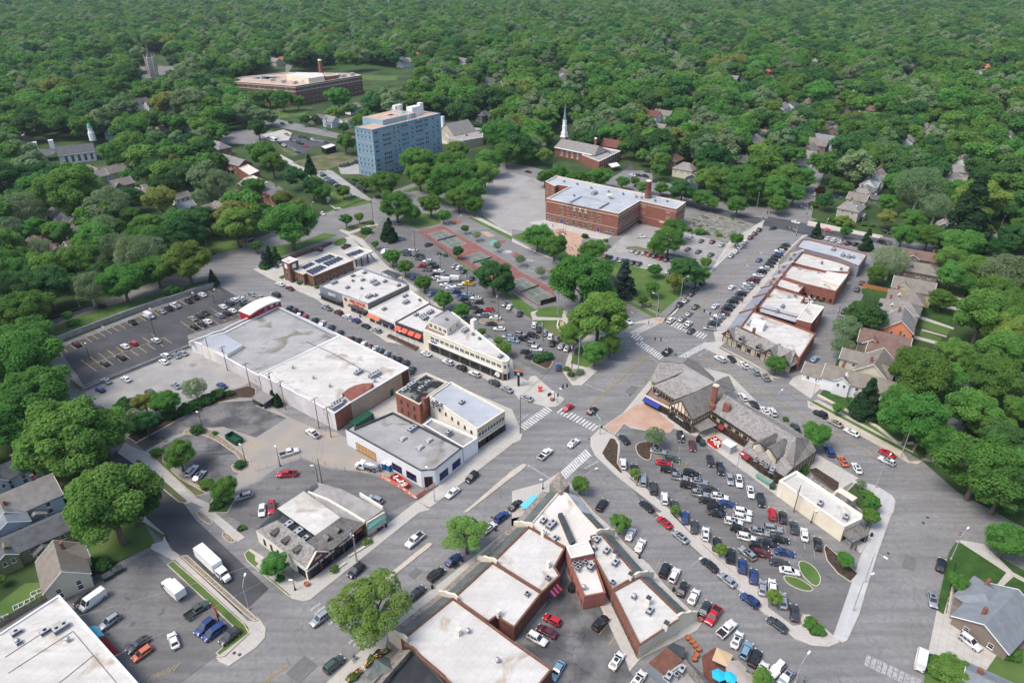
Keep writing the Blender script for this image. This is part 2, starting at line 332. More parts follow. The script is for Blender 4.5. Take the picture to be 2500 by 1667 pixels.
for px,m,lab in[(QQ(6,"1000,30 1280,170 1700,290 2180,420 2350,440")+QQ(7,"0,420 330,480 600,500 1150,650 1140,690 600,600 330,590 90,530 -60,500")+QQ(6,"2150,470 1700,350 1280,220 960,100"),'asphalt_dark','darker grey cross street passing behind the school'),(FF("135,800 500,655 560,690 640,700 430,770 435,790 200,895"),'asphalt_dark','dark asphalt car park beneath the concrete retaining wall'),(QQ(8,"780,460 1740,70 1850,90 2300,370 2220,410 1450,620 1150,860 1020,700 800,500"),'lot_pale','pale worn car park beside the long market wall'),(QQ(8,"1250,925 1600,700 1950,560 2200,525 2350,525")+QQ(9,"0,530 300,690 600,820 740,830 830,880 1170,1090 1250,1250 1100,1220 640,1150 420,1070 200,1150 0,1290")+QQ(8,"2250,1330 1830,1410 1340,1000"),'sandy','sandy half paved yard with the green skip'),(QQ(8,"1700,850 1950,870 2280,1110 2160,1240 1850,1300 1400,1030 1520,940"),'asphalt_worn','old dark car park with one row of white bay lines'),(QQ(8,"1250,925 1500,800 1760,640 2000,560 2350,535")+QQ(9,"0,590 280,700 0,880")+QQ(8,"2290,860 2050,780 1800,800 1600,860 1330,1000"),'asphalt_worn','worn drive curling round in front of the timber shed'),(QQ(8,"1900,1450 2350,1310")+QQ(9,"0,1300 410,1080 700,1180 950,1190 1190,1270 1470,1450 1200,1568 700,1568 300,1568")+QQ(13,"0,150")+QQ(12,"2250,120 2060,10"),'asphalt_lot','grey car park with red pickup behind the mansard shop'),(QQ(12,"580,760 850,600 1150,480 1390,340 1560,520 1900,820 2160,1060 2000,1300 1650,1568 1280,1568"),'asphalt_lot','grey car park with the white delivery van'),(QQ(10,"960,760 1500,830 1700,880 2350,1560")+QQ(15,"0,-20 540,300 800,640 590,1120 330,920 60,850 -560,440")+QQ(14,"1250,0")+QQ(10,"960,1130 1000,900"),'asphalt_lot','crowded grey car park between the two kerbed planting strips'),(QQ(14,"480,520 640,870 820,840 1060,1430 1250,1700 300,1700 380,1430 20,1170 280,900"),'asphalt_worn','blotchy dark service yard behind the brick walls'),(QQ(5,"1000,630 1170,430 1300,470 1560,600 2020,950 2350,1170")+QQ(6,"0,1290 200,1400 400,1568")+QQ(10,"500,90 470,300 280,300 0,150")+QQ(9,"2350,150")+QQ(5,"1950,1350 1600,1150 1230,850"),'asphalt_lot','long packed car park between the brick shops and tennis courts'),(QQ(5,"110,860 260,790 650,670 820,610 950,680 1180,880 900,900 560,1100 200,960"),'asphalt_dark','black asphalt drive around the brick bank'),(QQ(6,"850,760 1140,490 1620,570 2010,680 1880,830 1740,820 1460,960 1100,880 900,830"),'lot_cracked','pale car park with tarred cracks beside the red brick school'),(QQ(6,"1600,440 1720,390 2060,430 2220,500 1990,650 1850,620 1580,560"),'garden','weedy allotment garden of raised beds beside the school'),(QQ(5,"1990,170 2230,60 2350,20")+QQ(6,"300,90 310,450 900,600 700,600 250,500 160,555 0,540")+QQ(5,"2350,620 2090,430"),'playground','large pale grey empty play yard left of the school'),(QQ(6,"150,480 300,450 920,600 850,640 700,610 370,540 230,500"),'concrete','pale apron walk in front of the school'),(QQ(6,"370,560 420,530 690,600 640,640 620,830 540,800 460,700"),'sand','bare orange sand play area with climbing frame'),(QQ(1,"170,1300 380,1240 760,1310 720,1350 560,1350 410,1420 200,1320"),'asphalt_dark','small dark car park beside the little glass kiosk'),(QQ(1,"50,1240 250,1190 330,1220 300,1290 160,1300"),'concrete','pale concrete apron by the parked bus'),(QQ(1,"105,1080 200,1095 560,1180 910,1260 905,1300 560,1240 100,1150 -40,1180 -60,1130"),'asphalt','grey road passing beside the rows of far hedges'),(QQ(0,"1590,1300 1700,1300 1780,1370 1660,1390"),'asphalt','grey turning circle among far trees'),(QQ(0,"1900,1235 2350,1180 2350,1330 2050,1320"),'asphalt','pale grey junction among far trees'),(QQ(1,"-100,1290 50,1230 130,1200 200,1240 120,1300 -100,1340"),'asphalt','grey lane joining the far junction'),(QQ(5,"430,-80 500,60 660,210 700,290 790,350 720,350 650,290 640,180 430,0"),'concrete','long straight pale trail between lawns'),(QQ(1,"0,1305 340,1480 480,1568 410,1568 0,1345"),'concrete','far reach of the pale straight trail'),(QQ(5,"560,-30 700,0 1000,220 1100,290 980,260 850,200 560,50"),'playground','narrow pale car park with rows of parked cars below the blue tower'),(QQ(1,"750,1520 940,1470 1000,1600 780,1600"),'playground','pale car park at the foot of the blue tower'),(QQ(6,"860,100 1020,0 1280,0 1300,100 1640,140 1900,200 1700,260 1290,190 1180,180 870,130"),'asphalt','grey car park behind the school beyond the road'),(QQ(7,"2060,570 2100,570 2200,790 2120,800 1990,700"),'asphalt','grey lane under trees at far right'),(QQ(11,"1640,730 1790,720 1770,800 1740,960 1600,1130 1400,1080 1600,1000"),'asphalt','grey side lane curving away under big trees'),(QQ(11,"1740,0 1900,60 1880,300 1760,760 1640,740 1780,300"),'asphalt','shaded grey lane between large street trees'),(QQ(3,"1480,800 1530,730 1600,740 1560,810"),'asphalt','glimpse of grey street between far trees'),(QQ(1,"270,590 340,600 290,680 270,670"),'asphalt','glimpse of far road left of the old high school'),(QQ(0,"1700,790 2200,710 2330,720 1700,810"),'asphalt','far road beside the high school lawn'),(QQ(2,"990,1470 1060,1490 1080,1520 1020,1568 1130,1568 1080,1480"),'asphalt_dark','dark drive beside the brick church'),]:
 sheet('pavement' if m in('concrete','playground')else 'car_park' if 'car park' in lab else 'path' if 'trail' in lab else 'yard',px,.085,m,lab)
for i,(px,m,lab)in enumerate([(QQ(6,"850,830 900,820 1250,910 1420,960 1560,1050 1640,1060 1360,1310 1000,1130 900,1000"),'lawn','green corner lawn beside the school car park'),(QQ(6,"1010,1150 1160,1230 1390,1350 1310,1350 1000,1180"),'lawn','narrow verge by the corner lawn'),(QQ(6,"0,600 60,580 230,520 460,690 540,800 640,840 560,890 400,800 0,605"),'lawn','green strip in front of the play area'),(QQ(5,"1950,430 2090,420 2350,600 2350,640 2200,560"),'lawn','green bank below the grey play yard'),(QQ(5,"1300,460 1400,380 1620,400 1700,470 1640,500 1480,530"),'lawn','lawn above the tennis courts'),(QQ(5,"1480,560 1530,600 1880,840 2350,1150 2350,1200 2010,960 1560,610"),'lawn','green strip between tennis courts and car park'),(QQ(6,"0,1120 210,1270 400,1240 480,1260 520,1400 500,1568 350,1480 0,1240"),'lawn','park lawn round the small curved bench wall'),(QQ(5,"660,300 720,200 800,330 730,340"),'lawn','green triangle beside the trail'),(QQ(5,"500,30 560,60 680,190 850,230 990,260 800,330 700,250"),'lawn','grass slope between trail and car park'),(QQ(5,"800,350 950,290 1060,270 1070,290 940,320"),'lawn','small grass verge along the boulevard'),(QQ(5,"1340,190 1620,90 1620,130 1400,200"),'lawn','grass verge beneath the blue tower'),(QQ(1,"330,1490 560,1430 800,1400 930,1440 940,1470 750,1520 640,1568 500,1568"),'lawn_dry','dry lawn left of the blue tower'),(QQ(1,"205,1350 300,1370 390,1420 330,1440"),'lawn_dry','brown grass beside the small car park'),(QQ(1,"80,1010 500,985 520,1000 440,1060 200,1090 100,1070"),'lawn','lawn before the old high school'),(QQ(1,"600,600 960,590 1350,640 1340,690 980,640 640,670"),'lawn_rich','long park lawn behind the high school'),(QQ(1,"980,690 1300,700 1290,740 1050,740 970,720"),'lawn','lower park lawn right of the high school'),(QQ(0,"1700,820 2080,755 2090,800 1900,880"),'lawn_rich','sloping green lawn left of the high school'),(QQ(4,"400,1500 600,1380 1000,1240 1500,1110 1900,1000 1995,1000 1500,1150 1280,1230 560,1500 440,1530"),'lawn','long grass verge above the retaining wall'),(QQ(4,"1840,680 2150,640 2240,700 2010,760 1870,740"),'lawn','lawn at the boulevard corner'),(QQ(5,"-20,590 60,560 520,470 540,430 500,400 0,560"),'lawn','verge behind the large boulevard tree'),(QQ(5,"120,700 430,650 620,570 750,590 400,720 220,790 110,830"),'lawn','grass bank above the brick bank'),(QQ(7,"380,460 620,420 780,520 1060,580 1000,610 780,560 370,480"),'lawn_rich','front lawn of the tan three storey house'),(QQ(7,"1540,1000 1840,1080 1800,1160 1480,1090"),'lawn','uppermost back lawn behind the row of houses'),(QQ(7,"1520,1110 1790,1190 1760,1240 1500,1160"),'lawn_rich','lawn above the drive with blue car'),(QQ(7,"1430,1220 1760,1290 1700,1420 1420,1330"),'lawn_rich','middle lawn behind the row of houses'),(QQ(7,"1420,1370 1690,1440 1640,1510 1400,1440"),'lawn','lawn between two pale garden paths'),(QQ(7,"1400,1470 1600,1530 1560,1600 1380,1540"),'lawn','lower lawn behind the row of houses'),(QQ(11,"1290,20 1640,110 1620,190 1380,120 1270,70"),'lawn','lawn below the brown roofed house'),(QQ(7,"860,1080 1110,1100 1090,1180 860,1130"),'lawn_rich','small lawn beneath the orange fence'),(QQ(11,"520,430 700,520 1000,600 1330,930 1240,940 900,780 460,500"),'lawn_rich','shaded front lawn of the white house'),(QQ(11,"380,540 470,560 1340,950 1380,1050 1300,1020 1200,990 420,590"),'lawn','long verge beside the right hand street'),(QQ(11,"1920,800 2350,900 2350,1250 1890,1000"),'lawn_rich','deep green shaded lawn at far right'),(QQ(11,"2190,580 2350,620 2350,780 2150,720"),'lawn_rich','lawn strip at the right edge'),(QQ(15,"1660,370 1720,280 1780,280 2210,560 2080,690 1990,640 1860,650 1700,700 1640,1000 1550,880"),'lawn_rich','neatly mown striped corner lawn'),(QQ(15,"2260,590 2500,700 2500,900 2300,780 2120,710"),'lawn_rich','mown lawn right of the stone garden path'),(QQ(15,"1940,330 1970,300 2100,400 2400,560 2400,640 2200,520"),'lawn_rich','thin verge beyond the corner pavement'),(QQ(15,"1460,1300 1640,1330 1980,1500 2100,1250 2350,1250 2350,1800 1400,1800"),'lawn','shrubby back garden at the bottom right'),(QQ(11,"1790,1340 1850,1350 2350,1600 2500,1700 2350,1700 2000,1520 1780,1380"),'lawn_rich','verge along the sweeping right kerb'),(QQ(8,"320,1280 560,1200 640,1280 600,1420 400,1480 340,1350"),'lawn_dry','brown front garden of the pale blue house'),(QQ(12,"0,820 230,650 420,640 530,740 0,1050"),'lawn','back garden with white growing frames'),(QQ(12,"500,80 700,20 1300,60 1500,230 1490,260 1330,100 1430,300 1050,460 700,380 560,180"),'lawn','front gardens under the big left street tree'),]):
 sheet('lawn',px,.10,m,lab,'lawn')
for px,m,lab,sm in[(QQ(5,"-30,900 130,990 560,1180 620,1230 850,1370 1000,1430 1200,1568")+QQ(9,"1480,60 1760,190 2100,335 2350,450")+QQ(10,"70,530 330,600 400,595 470,550 480,520 410,480 280,370 215,310 165,320 150,360 20,290")+QQ(9,"2350,150 2200,30")+QQ(5,"2200,1568 1950,1400 1600,1180 1350,980 1180,850 1160,900 1040,770 900,640 870,600 820,610 650,700 200,860"),'concrete','pale pavement under the triangular shop block',0),(QQ(9,"900,720 1260,490 1400,340 1560,280 2300,600 2350,620")+QQ(10,"95,850 80,900 0,935")+QQ(9,"2350,940 1600,1520 1480,1460 1680,1320 1180,1100 830,900"),'concrete','pale pavement round the white and tan corner buildings',0),(QQ(9,"1480,1460 1600,1540")+QQ(13,"1500,0 1200,240 560,750 500,800 430,815 330,790 0,510 -60,440 -60,330 60,400 230,560 380,640 520,600 1050,260 1190,120"),'concrete','pale pavement in front of the mansard corner shop',0),(QQ(10,"880,820 1270,350 1600,200 2000,300 2350,650")+QQ(11,"50,800 450,1030 830,1250 600,1400 300,1250 200,1500")+QQ(10,"2350,1350 1700,870 1480,790 1450,830 1250,820 1090,790 1030,750 950,850"),'concrete','pale pavement round the timbered corner building',0),(QQ(10,"835,780 1140,570 1240,560 1500,770 1450,835 1250,820 1060,770 1030,750 940,850"),'pavers','salmon brick plaza at the timbered corner',0),(QQ(10,"720,880 760,840 810,790 940,860 990,920 990,1000 970,1130 1100,1230 1480,1568")+QQ(14,"1500,0 2350,770")+QQ(15,"0,870 230,1040 320,1030 300,980 320,935 380,935 590,1120 660,1190 560,1230 400,1220 250,1160 -20,930")+QQ(14,"2350,960 1320,0")+QQ(10,"1390,1568 960,1230 760,1040 720,950"),'concrete','long pale pavement dividing the angled lot from the road',0),(QQ(10,"1130,950 1170,920 1240,910 1330,930 1390,990 1280,1010 1275,1080 1240,1090 1180,1060 1140,1010"),'soil','round planting island with a small tree',1),(QQ(10,"360,1568 440,1240 560,1330 700,1500 760,1568")+QQ(14,"900,130 1040,290 1260,480 1400,660 1640,900 1750,1010 1700,1080 1180,1340 1080,1460 1060,1390 800,840 900,560 840,150"),'concrete','pavement edging the right wing of slate fronted shops',0),(QQ(13,"1420,860 2350,130")+QQ(10,"0,1370 290,1290 430,1200 560,1330 300,1568")+QQ(14,"0,60")+QQ(13,"2350,350 1210,1150 1170,1310 700,1700 500,1700 640,1568 1050,1190"),'concrete','pavement along the slate fronted shops on the main street',0),(QQ(15,"600,1130 770,640 850,400 950,120 1000,0")+QQ(11,"1030,1520 1020,1440 640,1210 820,1280 1000,1320 1140,1410 1170,1460 1150,1568")+QQ(15,"1140,0 1000,400 900,720 840,930 730,1170 690,1195 640,1170"),'concrete_new','bright newly laid concrete pavement',0),(QQ(12,"1590,420 1640,400 1900,640 2260,980 2300,1100 2060,1320 1980,1330 2270,1060 2220,990"),'concrete','straight pale pavement beside the side street',0),(QQ(12,"1650,400 1720,390 1860,520 2350,960 2375,985 2330,1000 2240,930"),'gravel','stony verge strip along the kerb by the white truck',0),(QQ(12,"2250,990 2340,1005 2385,990 2440,1060 2430,1150 2350,1240 2100,1410 2010,1370 1985,1335 2070,1325 2300,1110"),'concrete','rounded pavement corner below the side street lamp',0),(QQ(12,"1530,480 1590,440 1800,620 2250,1030 2290,1110 2010,1320 1980,1290 2170,1120 2130,1040"),'lawn','thin grass strip on the car park edge',0),(QQ(12,"1200,0 1300,80 1510,210 1490,265 1400,290 1380,330 1590,440 1650,390 1580,350 1510,200 1350,60 1280,-20"),'concrete','concrete drive mouth into the lower left car park',0),(QQ(8,"1150,920 1250,980 1350,1010 1780,1420 1930,1490 1900,1540 1760,1470 1700,1490 1290,1080 1230,1120 1080,1020"),'concrete','concrete pavement beside the dark side street',0),(QQ(8,"1240,1080 1290,1080 1730,1460 1700,1480 1640,1470 1480,1340 1250,1140"),'lawn_dry','brown verge between pavement and side street',0),(QQ(8,"1345,1010 1400,980 1490,970 1500,1100 1650,1250 1900,1390 1790,1420"),'lawn_dry','dry grass bed along the old car park',0),(QQ(12,"1800,0 1840,-20 1970,95 1910,115 1810,40"),'gravel','small stony island at the first drive mouth',1),(QQ(12,"2035,180 2080,180 2180,270 2110,285 2040,230"),'gravel','small stony island at the second drive mouth',1),(QQ(12,"1900,-60 2250,230 2180,270 2060,170 1830,-30"),'concrete','pale pavement crossing the drive mouths',0),(QQ(12,"2240,380 2280,340 2350,390")+QQ(13,"0,440 240,640 400,740 380,760 300,770 0,520")+QQ(12,"2350,520 2260,440"),'lawn','grass corner strip beside the mansard shop',0),(QQ(8,"1675,830 1720,790 1870,780 1960,810 2300,1080 2290,1160 2200,1205 2130,1180 2120,1120 2250,1090 1900,850 1700,850"),'gravel','tan gravel island with low junipers',1),(QQ(8,"1930,1480 1960,1420 2100,1380 2160,1440 2090,1568 1900,1568"),'hedge_bed','dark planted corner bed near the small maple',0),(QQ(8,"1820,1320 1880,1250 1930,1250 1980,1290 1850,1390"),'soil','kerbed mulch bed beside two parked cars',1),(QQ(8,"1370,1010 1470,970 1510,990 1500,1070 1420,1080"),'soil','kerbed bed at the lot entrance',1),(QQ(8,"1160,870 1330,760 1600,660 2000,480 2280,400 2350,430 2350,520 2200,515 2000,560 1700,680 1250,925"),'soil','dark planted bank between the two upper lots',0),(QQ(5,"790,540 870,500 1080,440 1095,480 860,560"),'lawn_dry','small grassy island with two young trees',0),(QQ(5,"880,580 1050,510 1130,500 1000,640 960,620"),'lawn_dry','grassy wedge with a round shrub',0),(QQ(5,"760,545 1100,480 1120,500 860,580 980,630 1080,740 1180,850 1160,910 1040,740 860,600"),'concrete','pale concrete walk crossing behind the bank',0),(QQ(5,"680,670 780,610 840,620 830,670 760,700"),'lawn','kerbed grass island behind the bank',1),(QQ(5,"0,880 110,830 140,900 90,920"),'hedge_bed','clipped bed at the bank drive',0),(QQ(5,"200,980 265,945 275,975 240,1000"),'hedge_bed','small hedge bed at the bank front',0),(QQ(5,"1160,590 1210,560 1290,580 1320,600 1250,620 1180,610"),'soil','small island beneath three conifers',1),(QQ(5,"2045,1370 2090,1350 2270,1375 2290,1400 2150,1410 2060,1400"),'gravel','narrow gravel island at the utility pole',1),(QQ(10,"165,180 210,170 360,160 380,190 330,260 250,220"),'soil','kerbed island with two clipped evergreens',1),(QQ(10,"470,280 520,120 560,60 700,-60 900,-60 1020,0 700,230 780,270 640,400 555,400"),'concrete','narrow wedge pavement with the tall utility poles',0),(QQ(10,"530,200 580,60 760,0 900,60 740,210 690,240"),'lawn','shaded grass under the bright corner tree',0),(QQ(10,"480,280 540,240 690,270 590,360 545,370"),'stone_dark','stony planting bed at the wedge tip',1),(QQ(6,"1080,1400 1350,1340 1420,1360 1500,1310 1640,1110 2010,690 2030,680 1700,1090 1380,1390 1280,1400"),'concrete','pavement beside the school corner lawn',0),(QQ(6,"1310,1350 1410,1350 1380,1400 1290,1370"),'pavers','red tactile corner by the school lawn',0),(QQ(6,"1880,830 1990,650 2230,500 2320,450 2290,530 1960,800 1890,870 1830,930 1800,950"),'concrete','pavement by the allotment garden',0),(QQ(6,"1040,700 1140,690 1710,810 1690,830 1460,790 1040,720"),'lawn_dry','grass strip between two rows of parked cars',0),(QQ(7,"-40,1000 20,900 200,700 320,590 370,585 290,640 100,830 80,1000")+QQ(6,"2350,1160 1960,1568")+QQ(10,"1900,60 2350,300")+QQ(11,"180,340 0,330")+QQ(10,"2350,350 1770,60 1750,10")+QQ(6,"1870,1568 1850,1480 2200,1100 2330,960"),'concrete','pavement in front of the long row of slate roofed shops',0),(QQ(10,"1930,50 2200,190 2350,280")+QQ(11,"60,360 0,330")+QQ(10,"2350,290 1900,40"),'tan_wall','tan coloured strip of pavement before the timbered gable shops',0),(QQ(7,"370,460 560,500 1040,600 1020,620 560,540 360,500"),'concrete','pale garden wall path before the tan house',0),(QQ(7,"1555,990 1810,1070 1800,1080 1550,1005"),'concrete','narrow path above the back lawns',0),(QQ(7,"1520,1090 1810,1180 1800,1195 1515,1110"),'concrete_wall','grey drive between two back lawns',0),(QQ(7,"1430,1200 1600,1210 1770,1270 1760,1285 1430,1215"),'concrete','pale drive with the parked blue car',0),(QQ(7,"1400,1330 1710,1440 1700,1455 1400,1360"),'concrete','broad pale path between lawns',0),(QQ(7,"1410,1450 1640,1515 1640,1525 1410,1465"),'concrete','thin pale path between the lower lawns',0),(QQ(7,"1340,1510 1560,1568 1540,1590 1340,1535"),'concrete','lowest pale path behind the houses',0),(QQ(11,"1270,80 1600,190 1580,210 1250,110"),'concrete','grey path below the brown roofed house',0),(QQ(11,"360,540 380,545 1230,1000 1300,1100 1420,1090 1380,1120 1290,1110 1180,1040 370,600"),'kerb','tan kerb of the right hand street',0),(QQ(11,"420,540 1330,1020 1380,940 1350,930 1320,1000 460,530"),'concrete','pale pavement beside the stone edged lawn',0),(QQ(11,"230,330 380,270 560,400 480,430 390,520 190,380"),'concrete','pale concrete drive of the white house',0),(QQ(15,"1640,1330 1470,1290 1550,900 1620,940 1760,1030 1900,1160 2150,1240 1960,1510"),'concrete','wide pale drive of the grey roofed corner house',0),(QQ(15,"1720,260 1770,255 1980,290 2250,550 2500,680 2500,720 2200,560 1780,285"),'concrete','pale pavement round the mown corner lawn',0),(QQ(15,"2190,550 2260,585 2110,720 2080,690"),'concrete','stone path across the mown lawn',0),(QQ(15,"1680,700 1710,700 1660,990 1610,940"),'concrete','narrow side path by the black fence',0),(QQ(15,"510,330 530,290 560,320 830,560 800,600 760,640 640,560 540,440"),'soil','mulch bed with one small tree at the lot corner',0),(QQ(15,"270,450 330,440 420,490 480,570 490,650 430,690 300,570"),'lawn','kidney shaped grass island, right half',1),(QQ(15,"135,590 160,575 290,600 430,700 390,730 280,710 170,650"),'lawn','kidney shaped grass island, left half',1),(QQ(11,"370,1170 440,1150 660,1290 650,1370 600,1380 420,1260"),'soil','planting bed behind the pergola',0),(QQ(11,"720,1370 800,1290 1040,1440 1000,1568 900,1568 700,1450"),'hedge_bed','planted corner bed with small shrubs',0),(QQ(15,"820,240 900,170 940,100 880,300"),'soil','mulch strip by the cream building',0),(QQ(15,"360,1060 330,960 380,950 570,1110 540,1140 430,1150 370,1120"),'hedge_bed','pointed planting bed with rounded shrubs',1),(QQ(10,"820,1020 900,880 950,890 980,950 970,1110 1020,1200 1000,1215 860,1080"),'soil','brown mulch bed with curved hedge',0),(QQ(14,"1440,0 1480,0 1700,245 1690,250"),'soil','upper brown mulch strip in the long island',0),(QQ(14,"1730,290 1750,285 2140,640 2130,650"),'soil','middle brown mulch strip in the long island',0),(QQ(14,"2170,690 2190,685 2350,830 2350,850"),'lawn','grassy strip in the long island',0),(QQ(10,"1060,1250 1090,1240 1335,1480 1325,1490"),'soil','thin mulch strip near the red car',0),(QQ(10,"0,1180 100,1120 135,1120 120,1150 0,1245")+QQ(9,"2350,1240 1940,1560 1900,1568 2350,1180"),'kerb','tan concrete median running down the main street',0),(QQ(13,"1140,640 1190,590 1570,285 1605,275 1615,295 1590,320 1240,600 1180,660"),'kerb','lower tan concrete median',0),(QQ(12,"2400,1040")+QQ(13,"0,940 60,1010 70,1080 40,1180 -60,1280 -140,1200"),'concrete','rounded pavement corner at the left junction',0),(QQ(5,"980,420 1050,410"),'','',0),(QQ(6,"0,620 200,730 560,880 530,900 400,830 0,650"),'concrete','pale walk beside the school play area',0),(QQ(5,"1970,420 2020,410 2350,580 2350,600"),'concrete','pale walk below the grey yard',0),(QQ(6,"0,1270"),'','',0),(QQ(6,"170,1300 240,1275 210,1310 230,1340 460,1350 470,1280 510,1290 515,1490 480,1500 490,1390 450,1370 190,1370"),'concrete','curving park path',0),]:
 if not m:continue
 walk=m in('concrete','concrete_new','tan_wall')
 z=.16 if walk else .19 if m!='kerb' else .21
 name='pavement' if walk else{'kerb':'median','pavers':'plaza','soil':'planting_bed','gravel':'gravel_bed','lawn':'grass_strip','lawn_dry':'grass_strip','hedge_bed':'planting_bed','stone_dark':'planting_bed'}.get(m,'driveway')
 if len(px)>2:slab(name,px,z,m,lab,rim=.22 if not walk else .16,smooth=sm)
for i,(o,_)in enumerate(THINGS):
 if o.get('kind')=='structure' and i>0:o.location.z+=.0012*(i%25)
# BUILDINGS
WINC={}
def win_meshes(w,h,fm,gm,bars):
 key=(round(w,2),round(h,2),fm,gm,bars)
 if key not in WINC:
  t=.07 if w<3 else .1
  f=MB()
  for a in((-w/2,w/2,-.02,.07,0,t),(-w/2,w/2,-.02,.07,h-t,h),(-w/2,-w/2+t,-.02,.06,t,h-t),(w/2-t,w/2,-.02,.06,t,h-t)):f.box(*a)
  for i in range(1,bars+1):
   x=-w/2+w*i/(bars+1);f.box(x-.035,x+.035,-.02,.05,t,h-t)
  if h>1.1:f.box(-w/2+t,w/2-t,-.02,.045,h*.52,h*.52+.06)
  f.box(-w/2-.08,w/2+.08,-.02,.12,-.1,0)
  p=MB().add([(-w/2+t,.02,t),(w/2-t,.02,t),(w/2-t,.02,h-t),(-w/2+t,.02,h-t)],[(0,3,2,1)])
  WINC[key]=(f.mesh('window',M[fm]),p.mesh('pane',M[gm]))
 return WINC[key]
def wins(root,A,B,cen,z,n,w,h,t0=0.0,t1=1.0,fm='white_paint',gm='glass',bars=0,name='window',panes=True,skip=()):
 A=Vector((A[0],A[1],0));B=Vector((B[0],B[1],0));C=Vector((cen[0],cen[1],0))
 d=(B-A);L=d.length;d.normalize();nrm=Vector((d.y,-d.x,0))
 if nrm.dot(C-A)>0:A,B=B,A;d=-d;nrm=-nrm;t0,t1=1-t1,1-t0
 fme,pme=win_meshes(w,h,fm,gm,bars)
 rz=math.atan2(-d.y,-d.x)
 for i in range(n):
  if i in skip:continue
  t=t0+(t1-t0)*(i+.5)/n
  p=A+d*L*t
  o=new(name,fme,root,(p.x-root.location.x,p.y-root.location.y,z-root.location.z),rz)
  if panes:new('pane',pme,o)
CENTRE={}
def cen(P):return(sum(p[0]for p in P)/len(P),sum(p[1]for p in P)/len(P))
def bld(name,label,cat,px,h,wall,roof,par=.45,pt=.35,parm='stone_trim',group=None,base=0.0,root=None,roofname='roof',zs=None):
 raw=[Vector(G(p,h)[:2])for p in px];n=len(raw);rev=area2(raw)<0
 P=raw[::-1]if rev else raw
 c=cen(P)
 if root is None:root=empty(name,(c[0],c[1],0),label,cat,group)
 walls=wall if isinstance(wall,(list,tuple))else[wall]*n
 order=[(n-2-j)%n for j in range(n)]if rev else list(range(n))
 names=sorted(set(walls));b=MB()
 for j in range(n):
  p,q=P[j],P[(j+1)%n]
  b.add([(p.x,p.y,base),(q.x,q.y,base),(q.x,q.y,h),(p.x,p.y,h)],[(0,1,2,3)],names.index(walls[order[j]]))
 b.part('wall',[M[x]for x in names],root)
 if par:
  I=inset(P,pt);z0=h-par
  r=MB().poly([(q.x,q.y,z0)for q in I]);r.part(roofname,M[roof],root)
  g=MB()
  for j in range(n):
   k=(j+1)%n
   g.add([(P[j].x,P[j].y,h),(P[k].x,P[k].y,h),(I[k].x,I[k].y,h),(I[j].x,I[j].y,h)],[(0,1,2,3)])
   g.add([(I[j].x,I[j].y,h),(I[k].x,I[k].y,h),(I[k].x,I[k].y,z0-.02),(I[j].x,I[j].y,z0-.02)],[(0,1,2,3)])
   d=(P[k]-P[j]).normalized();o=Vector((d.y,-d.x))*.06
   g.add([(P[j].x+o.x,P[j].y+o.y,h-.22),(P[k].x+o.x,P[k].y+o.y,h-.22),(P[k].x+o.x,P[k].y+o.y,h+.012),(P[j].x+o.x,P[j].y+o.y,h+.012),(P[k].x,P[k].y,h+.012),(P[j].x,P[j].y,h+.012),(P[k].x,P[k].y,h-.22),(P[j].x,P[j].y,h-.22)],[(0,1,2,3),(3,2,4,5),(7,6,1,0)])
  g.part('parapet',M[parm],root)
 else:
  MB().poly([(q.x,q.y,h)for q in P]).part(roofname,M[roof],root)
 CENTRE[root.name]=c
 return root,raw,c
def wall_pts(px1,px2,h):return G(px1,h),G(px2,h)
def shed(root,A,B,out,h0,h1,m,name='slate_roof',endm=None,soffit=.25):
 """sloping roof strip: ridge line A-B at h1 (world xy), eave h0 at distance out on the chosen side"""
 A=Vector((A[0],A[1]));B=Vector((B[0],B[1]));o=Vector(out)
 a,b_=A+o,B+o
 mb=MB().add([(a.x,a.y,h0),(b_.x,b_.y,h0),(B.x,B.y,h1),(A.x,A.y,h1),(a.x,a.y,h0-soffit),(b_.x,b_.y,h0-soffit),(B.x,B.y,h0-soffit),(A.x,A.y,h0-soffit)],[(0,1,2,3),(0,4,5,1),(2,6,7,3),(0,3,7,4),(1,5,6,2),(4,7,6,5)])
 return mb.part(name,M[m],root)
def outv(A,B,cen_,d):
 A=Vector(A[:2]);B=Vector(B[:2]);u=(B-A).normalized();n=Vector((u.y,-u.x))
 if n.dot(Vector(cen_[:2])-A)>0:n=-n
 return n*d
